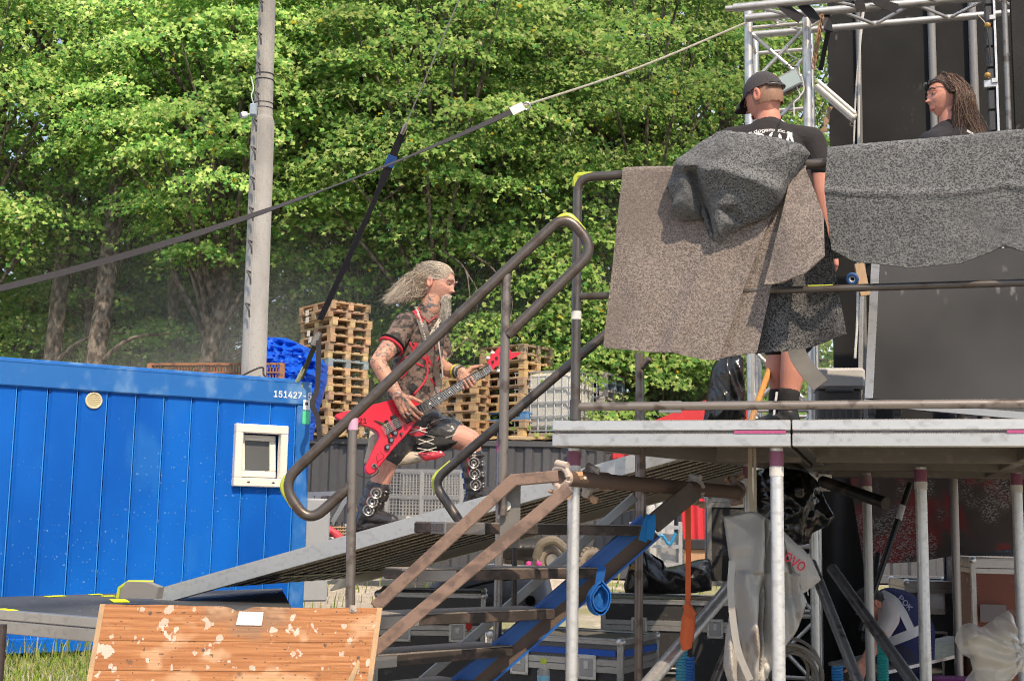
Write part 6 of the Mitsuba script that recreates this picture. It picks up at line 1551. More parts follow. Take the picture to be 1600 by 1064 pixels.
class Head:
    """A head with brow, eye sockets, nose, mouth, chin and ears; fwd is where it looks, up its crown."""

    def __init__(s, c, fwd, up, k=1.0):
        s.c = np.asarray(c, float); s.x = nrm(fwd); s.y = nrm(np.cross(up, s.x)); s.z = np.cross(s.x, s.y); s.k = k

    def at(s, x, y, z): return s.c + s.k * (s.x * x + s.y * y + s.z * z)

    def to(s, v): return s.c + s.k * (v[:, :1] * s.x + v[:, 1:2] * s.y + v[:, 2:] * s.z)

    def skull(s, jaw=1.0):
        m = trimesh.creation.icosphere(subdivisions=5); u = np.array(m.vertices)
        v = u * [.098, .077, .118]
        x, y, z = v.T
        G = lambda a, b, w: np.exp(-((a - b) / w)**2)
        front = np.clip(u[:, 0], 0, 1)
        t = np.clip((-z - .005) / .11, 0, 1)
        y2 = y * (1 - .36 * t * np.clip(u[:, 0] + .6, 0, 1)); x2 = x + .012 * t * front + .040 * t * np.clip(-u[:, 0], 0, 1)
        d = .008 * G(z, .030, .014) * G(y, 0, .05) - .013 * (G(y, .031, .016) + G(y, -.031, .016)) * G(z, .010, .014)
        d += .013 * G(y, 0, .010 + .006 * np.clip((.02 - z) / .06, 0, 1)) * np.clip(1 - np.abs(z + .030) / .012, 0, 1)**.6 * 1.0
        d += .016 * G(y, 0, .0115) * np.clip((.024 - z) / .052, 0, 1) * (z > -.030)
        d += .006 * G(y, 0, .028) * G(z, -.062, .010) - .004 * G(y, 0, .03) * G(z, -.071, .004) + .007 * G(y, 0, .026) * G(z, -.080, .008) + .020 * G(y, 0, .024) * G(z, -.106, .015) * jaw
        d += .006 * (G(y, .045, .02) + G(y, -.045, .02)) * G(z, -.018, .02)
        x2 = x2 + d * front
        return trimesh.Trimesh(s.to(np.stack([x2, y2, z], 1)), m.faces, process=False)

    def ear(s, sd):
        m = trimesh.creation.icosphere(subdivisions=3); u = np.array(m.vertices)
        v = u * [.019, .008, .033]; r = np.linalg.norm(u[:, [0, 2]], axis=1)
        v[:, 1] += sd * (.006 - .010 * np.exp(-(r / .45)**2)) * (np.sign(u[:, 1]) == sd)
        v = v + np.array([-.012, sd * .079, -.006]); v[:, 0] -= .16 * v[:, 2]
        return trimesh.Trimesh(s.to(v), m.faces, process=False)

    def build(s, t, skin, mat_='skin', ears=(1, -1), eyes=(1, -1), jaw=1.0, lip=(.42, .16, .13), brow=(.2, .14, .1)):
        h = part(t, 'head', s.skull(jaw), mat_, skin, smooth=True)
        for e in ears: part(h, 'ear', s.ear(e), mat_, np.array(skin) * [1.02, .88, .86], smooth=True)
        for e in eyes:
            part(h, 'eye', ball(s.at(.0795, e * .031, .008), .0115 * s.k, 2), 'gloss', (.5, .47, .44))
            part(h, 'iris', ball(s.at(.0858, e * .030, .0070), .0062 * s.k, 2), 'gloss', (.03, .035, .04))
            part(h, 'eyelid', tube(smooth_path([s.at(.080, e * .048, .008), s.at(.0905, e * .033, .0135), s.at(.090, e * .017, .008)], 5), .0048 * s.k, 6), mat_, np.array(skin) * .85)
            part(h, 'eyebrow', tube(smooth_path([s.at(.082, e * .054, .030), s.at(.099, e * .036, .038), s.at(.104, e * .014, .032)], 5), np.array([.002] + [.0045] * 9 + [.003]) * s.k, 6), 'hairm', brow)
        part(h, 'lips', join([tube(smooth_path([s.at(.083, .024, -.068), s.at(.0955, 0, -.064), s.at(.083, -.024, -.068)], 5), np.array([.002, .003, .004, .0045, .005, .0052, .005, .0045, .004, .003, .002]) * s.k, 6),
                              tube(smooth_path([s.at(.083, .024, -.071), s.at(.094, 0, -.074), s.at(.083, -.024, -.071)], 5), np.array([.002, .003, .004, .005, .0055, .006, .0055, .005, .004, .003, .002]) * s.k, 6)]), mat_, lip)
        return h


def strands(paths, r, cols):
    ms = []
    for p, c in zip(paths, cols):
        n = len(p); ms.append(tint(tube(p, r * np.interp(np.linspace(0, 1, n), [0, .1, .7, 1], [.5, 1, .9, .25]), 3, hollow=True), c))
    return join(ms)


def drape_on(v, body, direction, off):
    """Moves points along the direction until they lie just above the body's surface."""
    T = np.array(body.vertices)[body.faces]; d = nrm(direction)
    e1, e2 = T[:, 1] - T[:, 0], T[:, 2] - T[:, 0]; h = np.cross(d, e2); a = (e1 * h).sum(1); a[np.abs(a) < 1e-12] = 1e-12
    out, hit = np.array(v, float), []
    for i, o in enumerate(v):
        s = o - T[:, 0]; u = (s * h).sum(1) / a; q = np.cross(s, e1); w = (q @ d) / a; k = (e2 * q).sum(1) / a
        ok = (u >= 0) & (w >= 0) & (u + w <= 1) & (k > -.5)
        hit.append(k[ok].min() - off if ok.any() else np.nan)
    hit = np.array(hit); good = ~np.isnan(hit)
    if good.any(): out = out + np.interp(np.arange(len(v)), np.nonzero(good)[0], hit[good])[:, None] * d
    return out


def sole(t, A, toe, col=(.02, .02, .022), r=.045):
    """A boot's foot from the ankle to the toe."""
    A, toe = np.asarray(A, float), np.asarray(toe, float); d = nrm((toe - A) * A3(1, 1, .3))
    h = A3(A[0], A[1], A[2] - .07)
    return [[(A, r * 1.05), (h - d * .035, r * .8)], [(A, r), (toe - d * .09 + Z * .01, r * .95), (toe, r * .72)], [(h - d * .035, r * .8), (toe, r * .7)]]


# ---- guitarist
YM = 7.72
M = lambda x, y, d=0.0: P(x, y, YM + d)
gu = thing('person', 'long-haired bearded guitarist in leather shorts striding up the ramp with a red guitar', 'person')
# shirt and trunk
trunk = [[(M(650, 655, .0), (.155, .13, .10)), (M(646, 618, 0), (.145, .125, .10)), (M(650, 575, 0), (.150, .135, .11)), (M(657, 530, 0), (.150, .155, .10)), (M(660, 504, 0), (.115, .15, .07))],
         [(M(660, 502, 0), .07), (M(634, 506, -.13), .070), (M(612, 540, -.20), .072)], [(M(660, 502, 0), .07), (M(682, 512, .15), .066), (M(690, 545, .17), .064)], [(M(662, 500), .075), (M(669, 484), .066)]]
shirt = limbs(trunk, .014, 16)
part(gu, 'shirt', shirt, 'mesh_shirt', smooth=True)
RED = (.52, .035, .06)
hem = M(612, 527, -.19); hax = nrm(M(596, 562, -.25) - M(634, 506, -.13))
part(gu, 'sleeve_trim', torus(M(611, 541, -.203), hax, .073, .009, 28, 8), 'cloth', RED, label='red sleeve trim')
part(gu, 'sleeve_band', torus(M(613.5, 536, -.199), hax, .0745, .006, 28, 8), 'cloth', (.015, .015, .016))
col_ = smooth_path([M(646, 484, -.10), M(650, 490, -.135), M(658, 500, -.165), M(668, 522, -.165), M(678, 545, -.14)], 6)
part(gu, 'collar_trim', ribbon(drape_on(col_ - A3(0, .2, 0), shirt, [0, 1, 0], .006), .020, A3(1, 0, .5), .006), 'cloth', RED, label='red collar trim')
deco = []
for pts in ([(640, 535), (648, 548), (660, 558), (672, 566)], [(652, 536), (645, 550), (640, 562)], [(664, 548), (668, 580), (660, 600), (648, 614), (638, 626)], [(620, 572), (630, 560), (642, 556)], [(672, 590), (682, 604), (690, 612)],
            [(668, 556), (676, 572), (684, 556)], [(656, 552), (650, 566), (662, 572)], [(620, 578), (628, 590), (640, 572)], [(646, 536), (656, 546), (650, 556)]):
    q = smooth_path([M(x, y, -.14) - A3(0, .5, 0) for x, y in pts], 6); q = drape_on(q, shirt, [0, 1, 0], .004)
    deco.append(ribbon(q, .011, A3(1, 0, .7), .003))
part(gu, 'shirt_print', join(deco), 'cloth', RED, label='red painted stripes on the mesh shirt')
gst = drape_on(np.array([M(x, y, -.14) - A3(0, .5, 0) for x, y in ((655, 490), (664, 520), (675, 560), (681, 600), (672, 630))]), shirt, [0, 1, 0], .012)
part(gu, 'guitar_strap', ribbon(smooth_path(gst, 6), .05, A3(1, 0, .2), .005), 'leather', (.16, .13, .11))
part(gu, 'strap_buckle', obox(M(646, 606, -.17), nrm(A3(.6, 0, .8)), [0, 1, 0], nrm(A3(-.8, 0, .6)), .045, .012, .035, .004), 'satin', (.015, .015, .016))
# arms with hands
wR, eR = M(622, 618, -.34), M(590, 566, -.30)
hd_ = nrm(M(646, 655, -.30) - wR)
armR = [[(M(616, 532, -.19), .056), (M(603, 550, -.25), .056), (eR, .046), (M(605, 592, -.31), .047), (wR, .030)]] + fist(wR, hd_, nrm(A3(-.35, -.95, .0)), nrm(A3(.75, .0, .55)), 1.12, curl=(18, 30, 30), spread=.10, thumb=(.75, .5, -.35))
part(gu, 'arm', limbs(armR, .0075, 10, 16), 'tattooed', SKIN, smooth=True, label='tattooed arm with strumming hand')
wL = M(719, 581, -.115); nk = nrm(M(775, 570, 0) - M(655, 640, 0))
armL = [[(M(690, 540, .17), .052), (M(684, 568, .12), .045), (M(702, 579, -.02), .042), (wL, .028)]] + fist(wL, A3(.52, -.10, -.80), A3(.05, 1, -.1), nk, 1.14, curls=[(66, 92, 45), (70, 92, 45), (74, 92, 45), (78, 90, 40)], thumb=(.95, -.28, -.05))
part(gu, 'arm', limbs(armL, .0075, 10, 16), 'tattooed', SKIN, smooth=True, label='tattooed arm with hand on the guitar neck')
wax = nrm(wL - M(702, 579, -.02))
for k, (c, w_) in enumerate((((.50, .42, .03), .009), ((.06, .06, .06), .007), ((.30, .28, .25), .006), ((.05, .05, .05), .006))):
    part(gu, 'bracelet', torus(wL - wax * (.040 - .016 * k), wax, .037 - .0012 * k, w_, 22, 7), 'satin', c)
part(gu, 'ring', torus(wR + hd_ * .125 + A3(.0, -.016, -.004), hd_, .011, .006, 14, 6), 'chrome', (.6, .58, .5))
# neck jewellery
for pts, c in (([(648, 478), (655, 496), (666, 518), (672, 526), (680, 510), (688, 492)], (.48, .44, .36)), ([(652, 480), (660, 496), (670, 506), (680, 496), (686, 486)], (.30, .05, .05)), ([(650, 478), (660, 510), (668, 540), (682, 512), (690, 492)], (.56, .54, .48))):
    q = drape_on(np.array([p - A3(0, .3, 0) for p in resample([M(x, y, -.1) for x, y in pts], 30)]), shirt, [0, 1, 0], .007)
    part(gu, 'necklace', join([tint(tube(q, .003, 5), c)] + [tint(ball(p, .0072, 1), vary(c, .3)) for p in q]), 'satin', smooth=True)
part(gu, 'beaded_cord', tube(smooth_path([M(684, 500, -.16), M(686, 540, -.20), M(690, 566, -.18), M(692, 590, -.16)], 6), .0045, 6), 'satin', (.52, .48, .42))
# head, hair, beard
hm = Head(M(684, 444, 0), nrm(A3(.89, -.38, -.22)), nrm(A3(.20, 0, 1)), 1.06)
hk_ = hm.build(gu, (.60, .32, .245), ears=(-1,), brow=(.42, .36, .30))
part(gu, 'neck', limbs([[(M(672, 482, .0), .070), (M(680, 462, 0), .060), (M(684, 450, 0), .056)]], .012), 'tattooed', (.52, .28, .20), smooth=True)
part(hk_, 'earring', torus(hm.at(-.012, -.084, -.052), hm.x, .009, .0028, 14, 6), 'chrome', (.5, .5, .5))
HC = [(.50, .43, .345), (.37, .31, .245), (.60, .54, .46), (.25, .20, .155), (.68, .64, .58)]
hs, hc_ = [], []
for i in range(3000):
    # roots over the crown and sides; a parting along the top
    a = rng.uniform(-1, 1); b = rng.uniform(-.72, .95)
    rx, ry = .092 * -b * -1, .070 * a
    rx = .085 * b; sx = 1 - (rx / .104)**2 - (ry / .083)**2
    if sx <= 0: continue
    root = hm.at(rx, ry, .122 * math.sqrt(sx) * rng.uniform(.97, 1.04))
    side = -1 if a < .1 else 1
    h2 = hm.at(min(rx, .05) - .045 - rng.uniform(0, .03), side * rng.uniform(.074, .092) if abs(a) > .35 else ry * 1.3, rng.uniform(.0, .085) if abs(a) > .35 else .108)
    q = rng.uniform() ** .8
    tipx = 602 + 46 * q + rng.normal() * 5; lo = 455 + (632 - tipx) * .55
    tipy = rng.uniform(438 + (650 - tipx) * .50, 476 - (tipx - 602) * .10)
    h3 = M(652 + rng.normal() * 5, rng.uniform(424, 466), (ry * -.9) + rng.normal() * .02)
    tip = M(tipx, tipy, rng.normal() * .05) + (rng.normal(size=3) * .022 if rng.uniform() < .25 else 0)
    m_ = (h3 + tip) / 2 + A3(rng.normal() * .01, rng.normal() * .015, .012 + rng.normal() * .010)
    hs.append(smooth_path([root, h2, h3, m_, tip], 2)); hc_.append(vary(HC[rng.choice(5, p=[.34, .25, .22, .1, .09])], .15))
part(gu, 'hair', strands(hs, .0012, hc_), 'hairm', smooth=True, label='long grey-blond hair blown back')
cap_ = trimesh.creation.icosphere(subdivisions=4); u = np.array(cap_.vertices); keep = u[:, 2] > .30 - .85 * np.clip(-u[:, 0], -.35, 1) * 1.0
cap_.update_faces(keep[cap_.faces].all(1)); v = np.array(cap_.vertices) * [.104, .083, .123]
part(gu, 'scalp', trimesh.Trimesh(hm.to(v), cap_.faces, process=False), 'hairm', (.33, .26, .19), smooth=True)
bs_, bc = [], []
for i in range(600):
    y = rng.uniform(-1, 1); zq = rng.uniform(-.122, -.078) if abs(y) < .6 else rng.uniform(-.095, -.05)
    root = hm.at(.092 - .03 * y * y + rng.normal() * .003 - .012 * (zq < -.11), .034 * y, zq)
    tip = M(692 + rng.normal() * 5, rng.uniform(482, 506), .034 * y * .6 + rng.normal() * .012)
    bs_.append(smooth_path([root, (root * .62 + tip * .38) + A3(.010, 0, 0) + rng.normal(size=3) * .004, tip], 5)); bc.append(vary([(.58, .55, .50), (.46, .42, .37), (.68, .66, .62)][rng.integers(3)], .1))
for i in range(110):
    y = rng.uniform(-1, 1); root = hm.at(.110 - .03 * abs(y), .026 * y, -.052); bs_.append(smooth_path([root, hm.at(.108 - .03 * abs(y), .030 * y, -.064), hm.at(.096 - .02 * abs(y), .036 * y, -.085)], 4)); bc.append(vary((.55, .50, .44), .15))
part(gu, 'beard', strands(bs_, .0017, bc), 'hairm', smooth=True, label='long grey goatee')
# shorts and legs
LEA = (.030, .030, .033)
sh_ = limbs([[(M(648, 650, 0), (.165, .14, .10)), (M(656, 668, .04), .115), (M(690, 673, .06), .100), (M(704, 678, .06), .092)], [(M(645, 655, -.02), .13), (M(625, 690, -.07), .105), (M(612, 704, -.09), .098)]], .014, 10)
part(gu, 'shorts', sh_, 'leather', (.055, .055, .06), smooth=True, label='shiny black leather shorts with pale seams')
se = [drape_on(smooth_path([M(x, y, -.08) - A3(0, .5, 0) for x, y in pts], 6), sh_, [0, 1, 0], .003) for pts in ([(690, 634), (706, 646), (722, 660), (726, 672)], [(668, 664), (686, 654), (708, 650)], [(660, 678), (690, 684), (716, 676)])]
part(gu, 'seam', join([tube(q, .0028, 6) for q in se]), 'satin', (.55, .53, .48))
kf, af = M(730, 690, .05), M(738, 800, .08)
kr, ar = M(606, 716, -.10), M(571, 842, -.05)
part(gu, 'leg', limbs([[(M(696, 676, .06), .088), (M(718, 683, .05), .078), (M(733, 688, .045), .070), (M(737, 712, .06), .062), (M(738, 745, .07), .050)]], .012, 10), 'skin', (.58, .30, .235), smooth=True)
part(gu, 'leg', limbs([[(M(622, 694, -.08), .09), (kr, .066), (M(598, 740, -.09), .064), (M(584, 785, -.07), .050)]], .012, 10), 'skin', (.58, .30, .235), smooth=True)
def on_ramp(p, h):
    p = np.array(p, float); p[2] = TL[2] - ((p - TL)[:2] @ RN[:2]) / RN[2] + h; return p


def boot(A_top, A_ank, toe, r0, lb):
    A_top, A_ank, toe = np.asarray(A_top), on_ramp(A_ank, .118), on_ramp(toe, .045)
    b = part(gu, 'boot', limbs([[(A_top, r0), (A_top * .5 + A_ank * .5, r0 * .96), (A_ank, r0 * .78)]] + sole(None, A_ank, toe, r=r0 * .78), .012, 8), 'leather', (.028, .024, .026), smooth=True, label=lb)
    ax = nrm(A_ank - A_top); L = np.linalg.norm(A_ank - A_top)
    part(b, 'top_cuff', torus(A_top, ax, r0 * 1.0, .010, 26, 8), 'leather', (.035, .03, .03))
    for k in range(3):
        c = A_top + ax * L * (.20 + .30 * k); rr = r0 * (1.02 - .05 * k)
        part(b, 'strap', tube([c - ax * .017, c + ax * .017], rr + .006, 24), 'leather', (.05, .042, .042))
        fr_ = nrm(A3(.10, -1, 0)); bc_ = c + fr_ * (rr + .012)
        q = part(b, 'buckle', torus(bc_, fr_, .030, .006, 20, 6), 'chrome', (.55, .52, .48))
        part(q, 'boss', join([ball(bc_ + .030 * (math.cos(a) * A3(1, 0, 0) + math.sin(a) * Z), .0072, 1) for a in np.arange(0, 6.28, .62)] + [torus(bc_ - fr_ * .004, fr_, .014, .006, 14, 6)]), 'chrome', (.5, .46, .42))
        for dz in (-1, 1): part(b, 'stud', ball(c + nrm(A3(.75, -.66, 0)) * (rr + .006) + ax * dz * .010, .0085, 1), 'chrome', (.6, .58, .55))
    part(b, 'red_piping', tube(smooth_path([A_top + nrm(A3(-.4, -1, 0)) * r0 * 1.02, A_top + ax * .1 + nrm(A3(-.4, -1, 0)) * r0 * 1.03, A_top + ax * L * .6 + nrm(A3(-.2, -1, 0)) * r0], 5), .008, 6), 'satin', (.30, .03, .04))
    return b
boot(M(592, 762, -.08), ar, M(612, 848, -.12), .069, 'black buckled boot, rear foot')
boot(M(738, 713, .06), M(742, 802, .07), M(782, 806, .02), .070, 'black studded boot, front foot')
# cloths hanging from the belt
BEI = (.50, .44, .36)
part(gu, 'waist_cloth', px_pillow([(612, 688), (650, 682), (690, 682), (716, 690), (700, 702), (668, 716), (640, 716), (618, 724), (612, 706)], YM - .03, .09, .014, folds=.015, fscale=14, seed=61), 'cloth', (.020, .020, .022), smooth=60)
part(gu, 'beige_cloth', px_pillow([(578, 672), (590, 678), (594, 690), (585, 725), (568, 723), (574, 700)], YM - .12, .016, .011, folds=.008, fscale=20, seed=62), 'cloth', BEI, smooth=60)
part(gu, 'beige_cloth', px_pillow([(598, 716), (604, 706), (622, 712), (640, 702), (656, 706), (668, 718), (650, 724), (622, 728), (602, 727)], YM - .10, .03, .011, folds=.010, fscale=16, seed=63), 'cloth', BEI, smooth=60)
part(gu, 'red_flap', px_pillow([(652, 708), (672, 706), (690, 704), (696, 711), (684, 717), (664, 720)], YM - .13, .008, .010, folds=.006, seed=64), 'leather', (.50, .03, .055), smooth=60)
part(gu, 'red_flap', px_pillow([(636, 670), (652, 665), (666, 670), (664, 680), (650, 682), (638, 679)], YM - .19, .007, .010, folds=.006, seed=65), 'leather', (.50, .04, .065), smooth=60)
la = [tube([M(a, b, -.20), M(c, d, -.20)], .003, 5) for a, b, c, d in ((640, 676, 668, 668), (640, 668, 668, 676), (654, 686, 678, 694), (654, 694, 678, 686), (652, 700, 684, 706), (654, 707, 682, 699))]
part(gu, 'lace', join(la), 'satin', (.6, .57, .5))

# ---- guitar
eg = thing('electric_guitar', 'red V-shaped electric guitar with black hardware held by the long-haired guitarist', 'guitar')
Gp = lambda x, y, o=0.0: P(x, y, 7.43 + (x - 600) * .0014 - o)
og, gx_, gy_ = Gp(600, 660), nrm(Gp(700, 660) - Gp(600, 660)), None
gN = nrm(np.cross(gx_, Gp(600, 600) - Gp(600, 660))); gN = gN if gN[1] < 0 else -gN
GP = lambda x, y, o=0.0: on_plane(x, y, og, gN) + gN * o
body_px = [(662, 642), (650, 658), (636, 677), (610, 706), (588, 734), (583, 740), (575, 742), (570, 737), (570, 730), (575, 720), (581, 706), (590, 689), (592, 683), (589, 676), (582, 671), (570, 667), (548, 660), (530, 657), (525, 655), (523, 650), (527, 646), (546, 641.5), (575, 634), (600, 628), (618, 622), (632, 618), (640, 620), (650, 626), (656, 631), (662, 630), (664, 636)]
q2 = np.array([[(GP(x, y) - og) @ gx_, (GP(x, y) - og) @ np.cross(gN, gx_)] for x, y in body_px]); gy_ = np.cross(gN, gx_)
q2 = resample(np.vstack([q2, q2[:1]]), 120)[:-1]
poly = Polygon(q2).buffer(.006).buffer(-.006)
lay = []
for (o, ins) in ((-.021, .006), (-.015, 0.0), (.015, 0.0), (.021, .006)):
    r = np.array(poly.buffer(-ins).exterior.coords)[:-1]; r = resample(np.vstack([r, r[:1]]), 161)[:-1]
    lay.append((r, o))
st0 = lay[1][0][0]
for i, (r, o) in enumerate(lay): lay[i] = (np.roll(r, -np.argmin(((r - st0)**2).sum(1)), 0), o)
V = np.vstack([og + r[:, :1] * gx_ + r[:, 1:] * gy_ + gN * o for r, o in lay]); n_ = 160; Fq = []
for i in range(3):
    a = np.arange(n_) + i * n_; b = (np.arange(n_) + 1) % n_ + i * n_
    Fq += [np.stack([a, b, b + n_], 1), np.stack([a, b + n_, a + n_], 1)]
caps = []
for (r, o) in (lay[0], lay[3]):
    m = trimesh.creation.extrude_polygon(Polygon(r), .0005, engine='earcut'); v = np.array(m.vertices); caps.append(trimesh.Trimesh(og + v[:, :1] * gx_ + v[:, 1:2] * gy_ + gN * (o - .00025), m.faces, process=False) if False else trimesh.Trimesh(og + v[:, :1] * gx_ + v[:, 1:2] * gy_ + gN * (o + (v[:, 2:] - .0005 if o > 0 else v[:, 2:])), m.faces, process=False))
part(eg, 'body', join([trimesh.Trimesh(V, np.vstack(Fq), process=False)] + caps), 'red_paint', smooth=30)
nd = nrm(GP(776, 570) - GP(655, 640)); npn = np.cross(gN, nd)
n0, n1 = GP(645, 644, .022), GP(764, 576, .022)
part(eg, 'neck', obox((n0 + n1) / 2 + gN * .000, nd, npn, gN, np.linalg.norm(n1 - n0), .050, .024, .006), 'wood', (.16, .08, .045), smooth=False)
f0, f1 = GP(637, 649, .038), GP(764, 576, .038)
part(eg, 'fretboard', obox((f0 + f1) / 2, nd, npn, gN, np.linalg.norm(f1 - f0), .052, .007, .002), 'satin', (.02, .017, .016), smooth=False)
FL = np.linalg.norm(f1 - f0)
part(eg, 'frets', join([obox(f1 - nd * (FL * (1 - 2**(-k / 12)) * 1.34 + .004), nd, npn, gN, .0036, .050, .0100, .001) for k in range(0, 22)]), 'chrome', (.70, .70, .68), smooth=False)
part(eg, 'inlays', join([disk_cyl(f1 - nd * (FL * (1 - 2**(-(k - .5) / 12)) * 1.34) + gN * .004, gN, .006, .001, 12) for k in (3, 5, 7, 9, 12, 15)]), 'satin', (.7, .68, .62), smooth=False)
hp_ = [(759, 582), (760, 566), (766, 555), (786, 536), (793, 532), (793, 544), (797, 552), (812, 551), (808, 556), (798, 561), (786, 568), (772, 574), (764, 584)]
part(eg, 'headstock', prism([GP(x, y, .010) for x, y in hp_], gN * .018), 'red_paint', smooth=False)
pegs = [GP(x, y, .030) for x, y in ((767, 566), (773, 560), (780, 553), (773, 575), (782, 570), (791, 563))]
part(eg, 'tuning_peg', join([disk_cyl(p, gN, .007, .02, 10) for p in pegs]), 'satin', (.03, .03, .03))
for p, s in zip([GP(x, y, .02) for x, y in ((761, 560), (768, 552), (790, 530), (776, 580), (786, 575))], range(5)):
    part(eg, 'tuner_button', ball(p, .011, 2, (1.3, .8, 1)), 'gloss', (.72, .70, .66))
for k in range(6):
    w_ = (k - 2.5)
    a, b = GP(596, 674, .036) + npn * w_ * .0100, f1 + npn * w_ * .0066 + gN * .009
    part(eg, 'string', tube([a, b], .0017, 5), 'chrome', (.75, .74, .70))
BK = (.016, .016, .017)
for (x, y) in ((617, 660), (632, 650)):
    part(eg, 'pickup', obox(GP(x, y, .026), npn, nd, gN, .090, .034, .016, .004), 'satin', BK, smooth=False)
part(eg, 'bridge', obox(GP(606, 667, .026), npn, nd, gN, .085, .018, .014, .003), 'chrome', (.10, .10, .10), smooth=False)
vt_ = [GP(x, y, .0225) for x, y in ((583, 657), (606, 663), (607, 690), (603, 682), (601, 668), (592, 663))]
part(eg, 'tailpiece', prism(vt_, gN * .006), 'gloss', (.03, .028, .024), smooth=False)
part(eg, 'tailpiece_trim', prism([GP(x, y, .0285) for x, y in ((586, 658.5), (604, 663), (604.5, 684), (603, 678), (602, 667), (594, 662))], gN * .0015), 'chrome', (.42, .32, .14), smooth=False)
for (x, y) in ((615, 677), (609, 688), (603, 699), (625, 678)):
    kb = part(eg, 'knob', disk_cyl(GP(x, y, .028), gN, .016 if x != 625 else .008, .018, 18), 'satin', BK)
    part(kb, 'cap', disk_cyl(GP(x, y, .0375), gN, .010 if x != 625 else .004, .002, 14), 'chrome', (.5, .5, .5))
jk = part(eg, 'jack', disk_cyl(GP(583, 728, .024), gN, .014, .012, 18), 'chrome', (.55, .54, .5))
part(jk, 'hole', disk_cyl(GP(583, 728, .031), gN, .008, .003, 14), 'matte', (.01, .01, .01))
part(eg, 'cable', tube(smooth_path([GP(583, 728, .03), GP(588, 736, .05), GP(575, 746, .04), GP(558, 742, .03), GP(545, 725, .02)], 6), .0035, 6), 'satin', (.02, .02, .02))
lg = [(588, 722), (587, 714), (591, 708), (597, 710), (597, 716), (592, 719), (588, 723), (587, 727)]
part(eg, 'emblem', tube(smooth_path([GP(x, y, .0222) for x, y in lg], 6), .0014, 5), 'satin', (.02, .015, .015))
tq_ = meshkit.text_mesh('21', .030, .001, bold=True); v = np.array(tq_.vertices)
part(eg, 'number', trimesh.Trimesh(GP(558, 662, .0215) + v[:, :1] * gx_ + v[:, 1:2] * gy_ + v[:, 2:] * gN, tq_.faces, process=False), 'matte', (.05, .01, .012), smooth=False)

# ---- technician with the cap
t1 = thing('person', 'technician in black cap and black T-shirt seen from behind on the stage', 'person')
YT = 6.5
K = lambda x, y, d=0.0: P(x, y, YT + d)
BLKS = (.022, .021, .024)
tsh = limbs([[(K(1228, 430, .02), (.17, .12, .10)), (K(1222, 370, 0), (.175, .125, .10)), (K(1210, 280, 0), (.205, .135, .11)), (K(1205, 225, 0), (.20, .12, .075)), (K(1200, 200, 0), (.10, .085, .05))],
             [(K(1204, 212, 0), .075), (K(1266, 222, -.02), .078), (K(1280, 258, -.03), .072)], [(K(1204, 212, 0), .075), (K(1142, 222, .06), .078), (K(1126, 262, .10), .070)], [(K(1200, 206), .080), (K(1201, 197, -.005), .068)]], .014, 14)
part(t1, 'shirt', tsh, 'cloth', BLKS, smooth=True)
for s_, h_, yy, bold in (('www.dogamuzic.cz', .020, 205, True), ('DOGA', .105, 238, True)):
    tt2 = meshkit.text_mesh(s_, h_, .001, bold=bold); 
    for _ in range(2 if h_ > .05 else 1): tt2 = tt2.subdivide()
    v = np.array(tt2.vertices); wd = v[:, 0].max(); sx_ = (.285 if h_ < .05 else .325) / wd
    o_ = K(1197, yy, -.12) - A3(0, .4, 0)
    q = o_ + A3(1, 0, .045) * ((v[:, :1] - wd / 2) * sx_) + Z * v[:, 1:2]
    if h_ < .05: q[:, 2] -= 1.1 * (q[:, 0] - o_[0])**2
    q = drape_on(q, tsh, [0, 1, 0], .003 + .001 * 0) - v[:, 2:] * A3(0, 1, 0)
    part(t1, 'lettering', trimesh.Trimesh(q, tt2.faces, process=False), 'matte', (.66, .66, .67), smooth=False, label='white lettering on the back of the T-shirt')
aR = K(1303, 405, .05)
part(t1, 'arm', limbs([[(K(1277, 250, -.03), .056), (K(1283, 300, -.02), .047), (K(1290, 335, .0), .045), (K(1299, 388, .04), .031)]] + fist(K(1299, 388, .04), nrm(A3(.1, .1, -1)), nrm(A3(.3, -.9, 0)), nrm(A3(-.3, .9, 0)), 1.05, curl=(25, 35, 25)), .010, 8), 'skin', SKIN2, smooth=True)
part(t1, 'arm', limbs([[(K(1128, 255, .10), .056), (K(1120, 310, .14), .047), (K(1150, 350, .28), .042), (K(1180, 372, .36), .031)]] + fist(K(1180, 372, .36), nrm(A3(.8, .5, -.2)), nrm(A3(-.4, .6, .6)), nrm(A3(0, .6, .7)), 1.05), .010, 8), 'skin', SKIN2, smooth=True)
part(t1, 'neck', limbs([[(K(1200, 205, 0), .070), (K(1201, 184, 0), .063), (K(1200, 170, -.0), .054)]], .012), 'skin', SKIN2, smooth=True)
hh = Head(K(1194, 152, .0), nrm(A3(-.66, .70, -.26)), nrm(A3(-.16, .06, 1)), 1.05)
h_ = hh.build(t1, SKIN2, ears=(1, -1), brow=(.12, .09, .07))
sub = trimesh.creation.icosphere(subdivisions=4); u = np.array(sub.vertices)
kp = (u[:, 2] > -.45 - .15 * np.clip(-u[:, 0], 0, 1)) & (u[:, 0] < .25) & (u[:, 2] < .5); s2 = sub.copy(); s2.update_faces(kp[s2.faces].all(1))
part(t1, 'hair', trimesh.Trimesh(hh.to(np.array(s2.vertices) * [.0995, .0785, .1195]), s2.faces, process=False), 'hairm', (.30, .17, .115), smooth=True, label='close-cropped reddish hair')
kp = u[:, 2] > .16; s3 = sub.copy(); s3.update_faces(kp[s3.faces].all(1)); v = np.array(s3.vertices) * [.111, .090, .135]; v[:, 2] = np.where(v[:, 2] > .085, v[:, 2] * .95 + .004, v[:, 2])
cp = part(t1, 'cap', trimesh.Trimesh(hh.to(v), s3.faces, process=False), 'cloth', (.055, .050, .056), smooth=True, label='faded black baseball cap')
br_ = [];
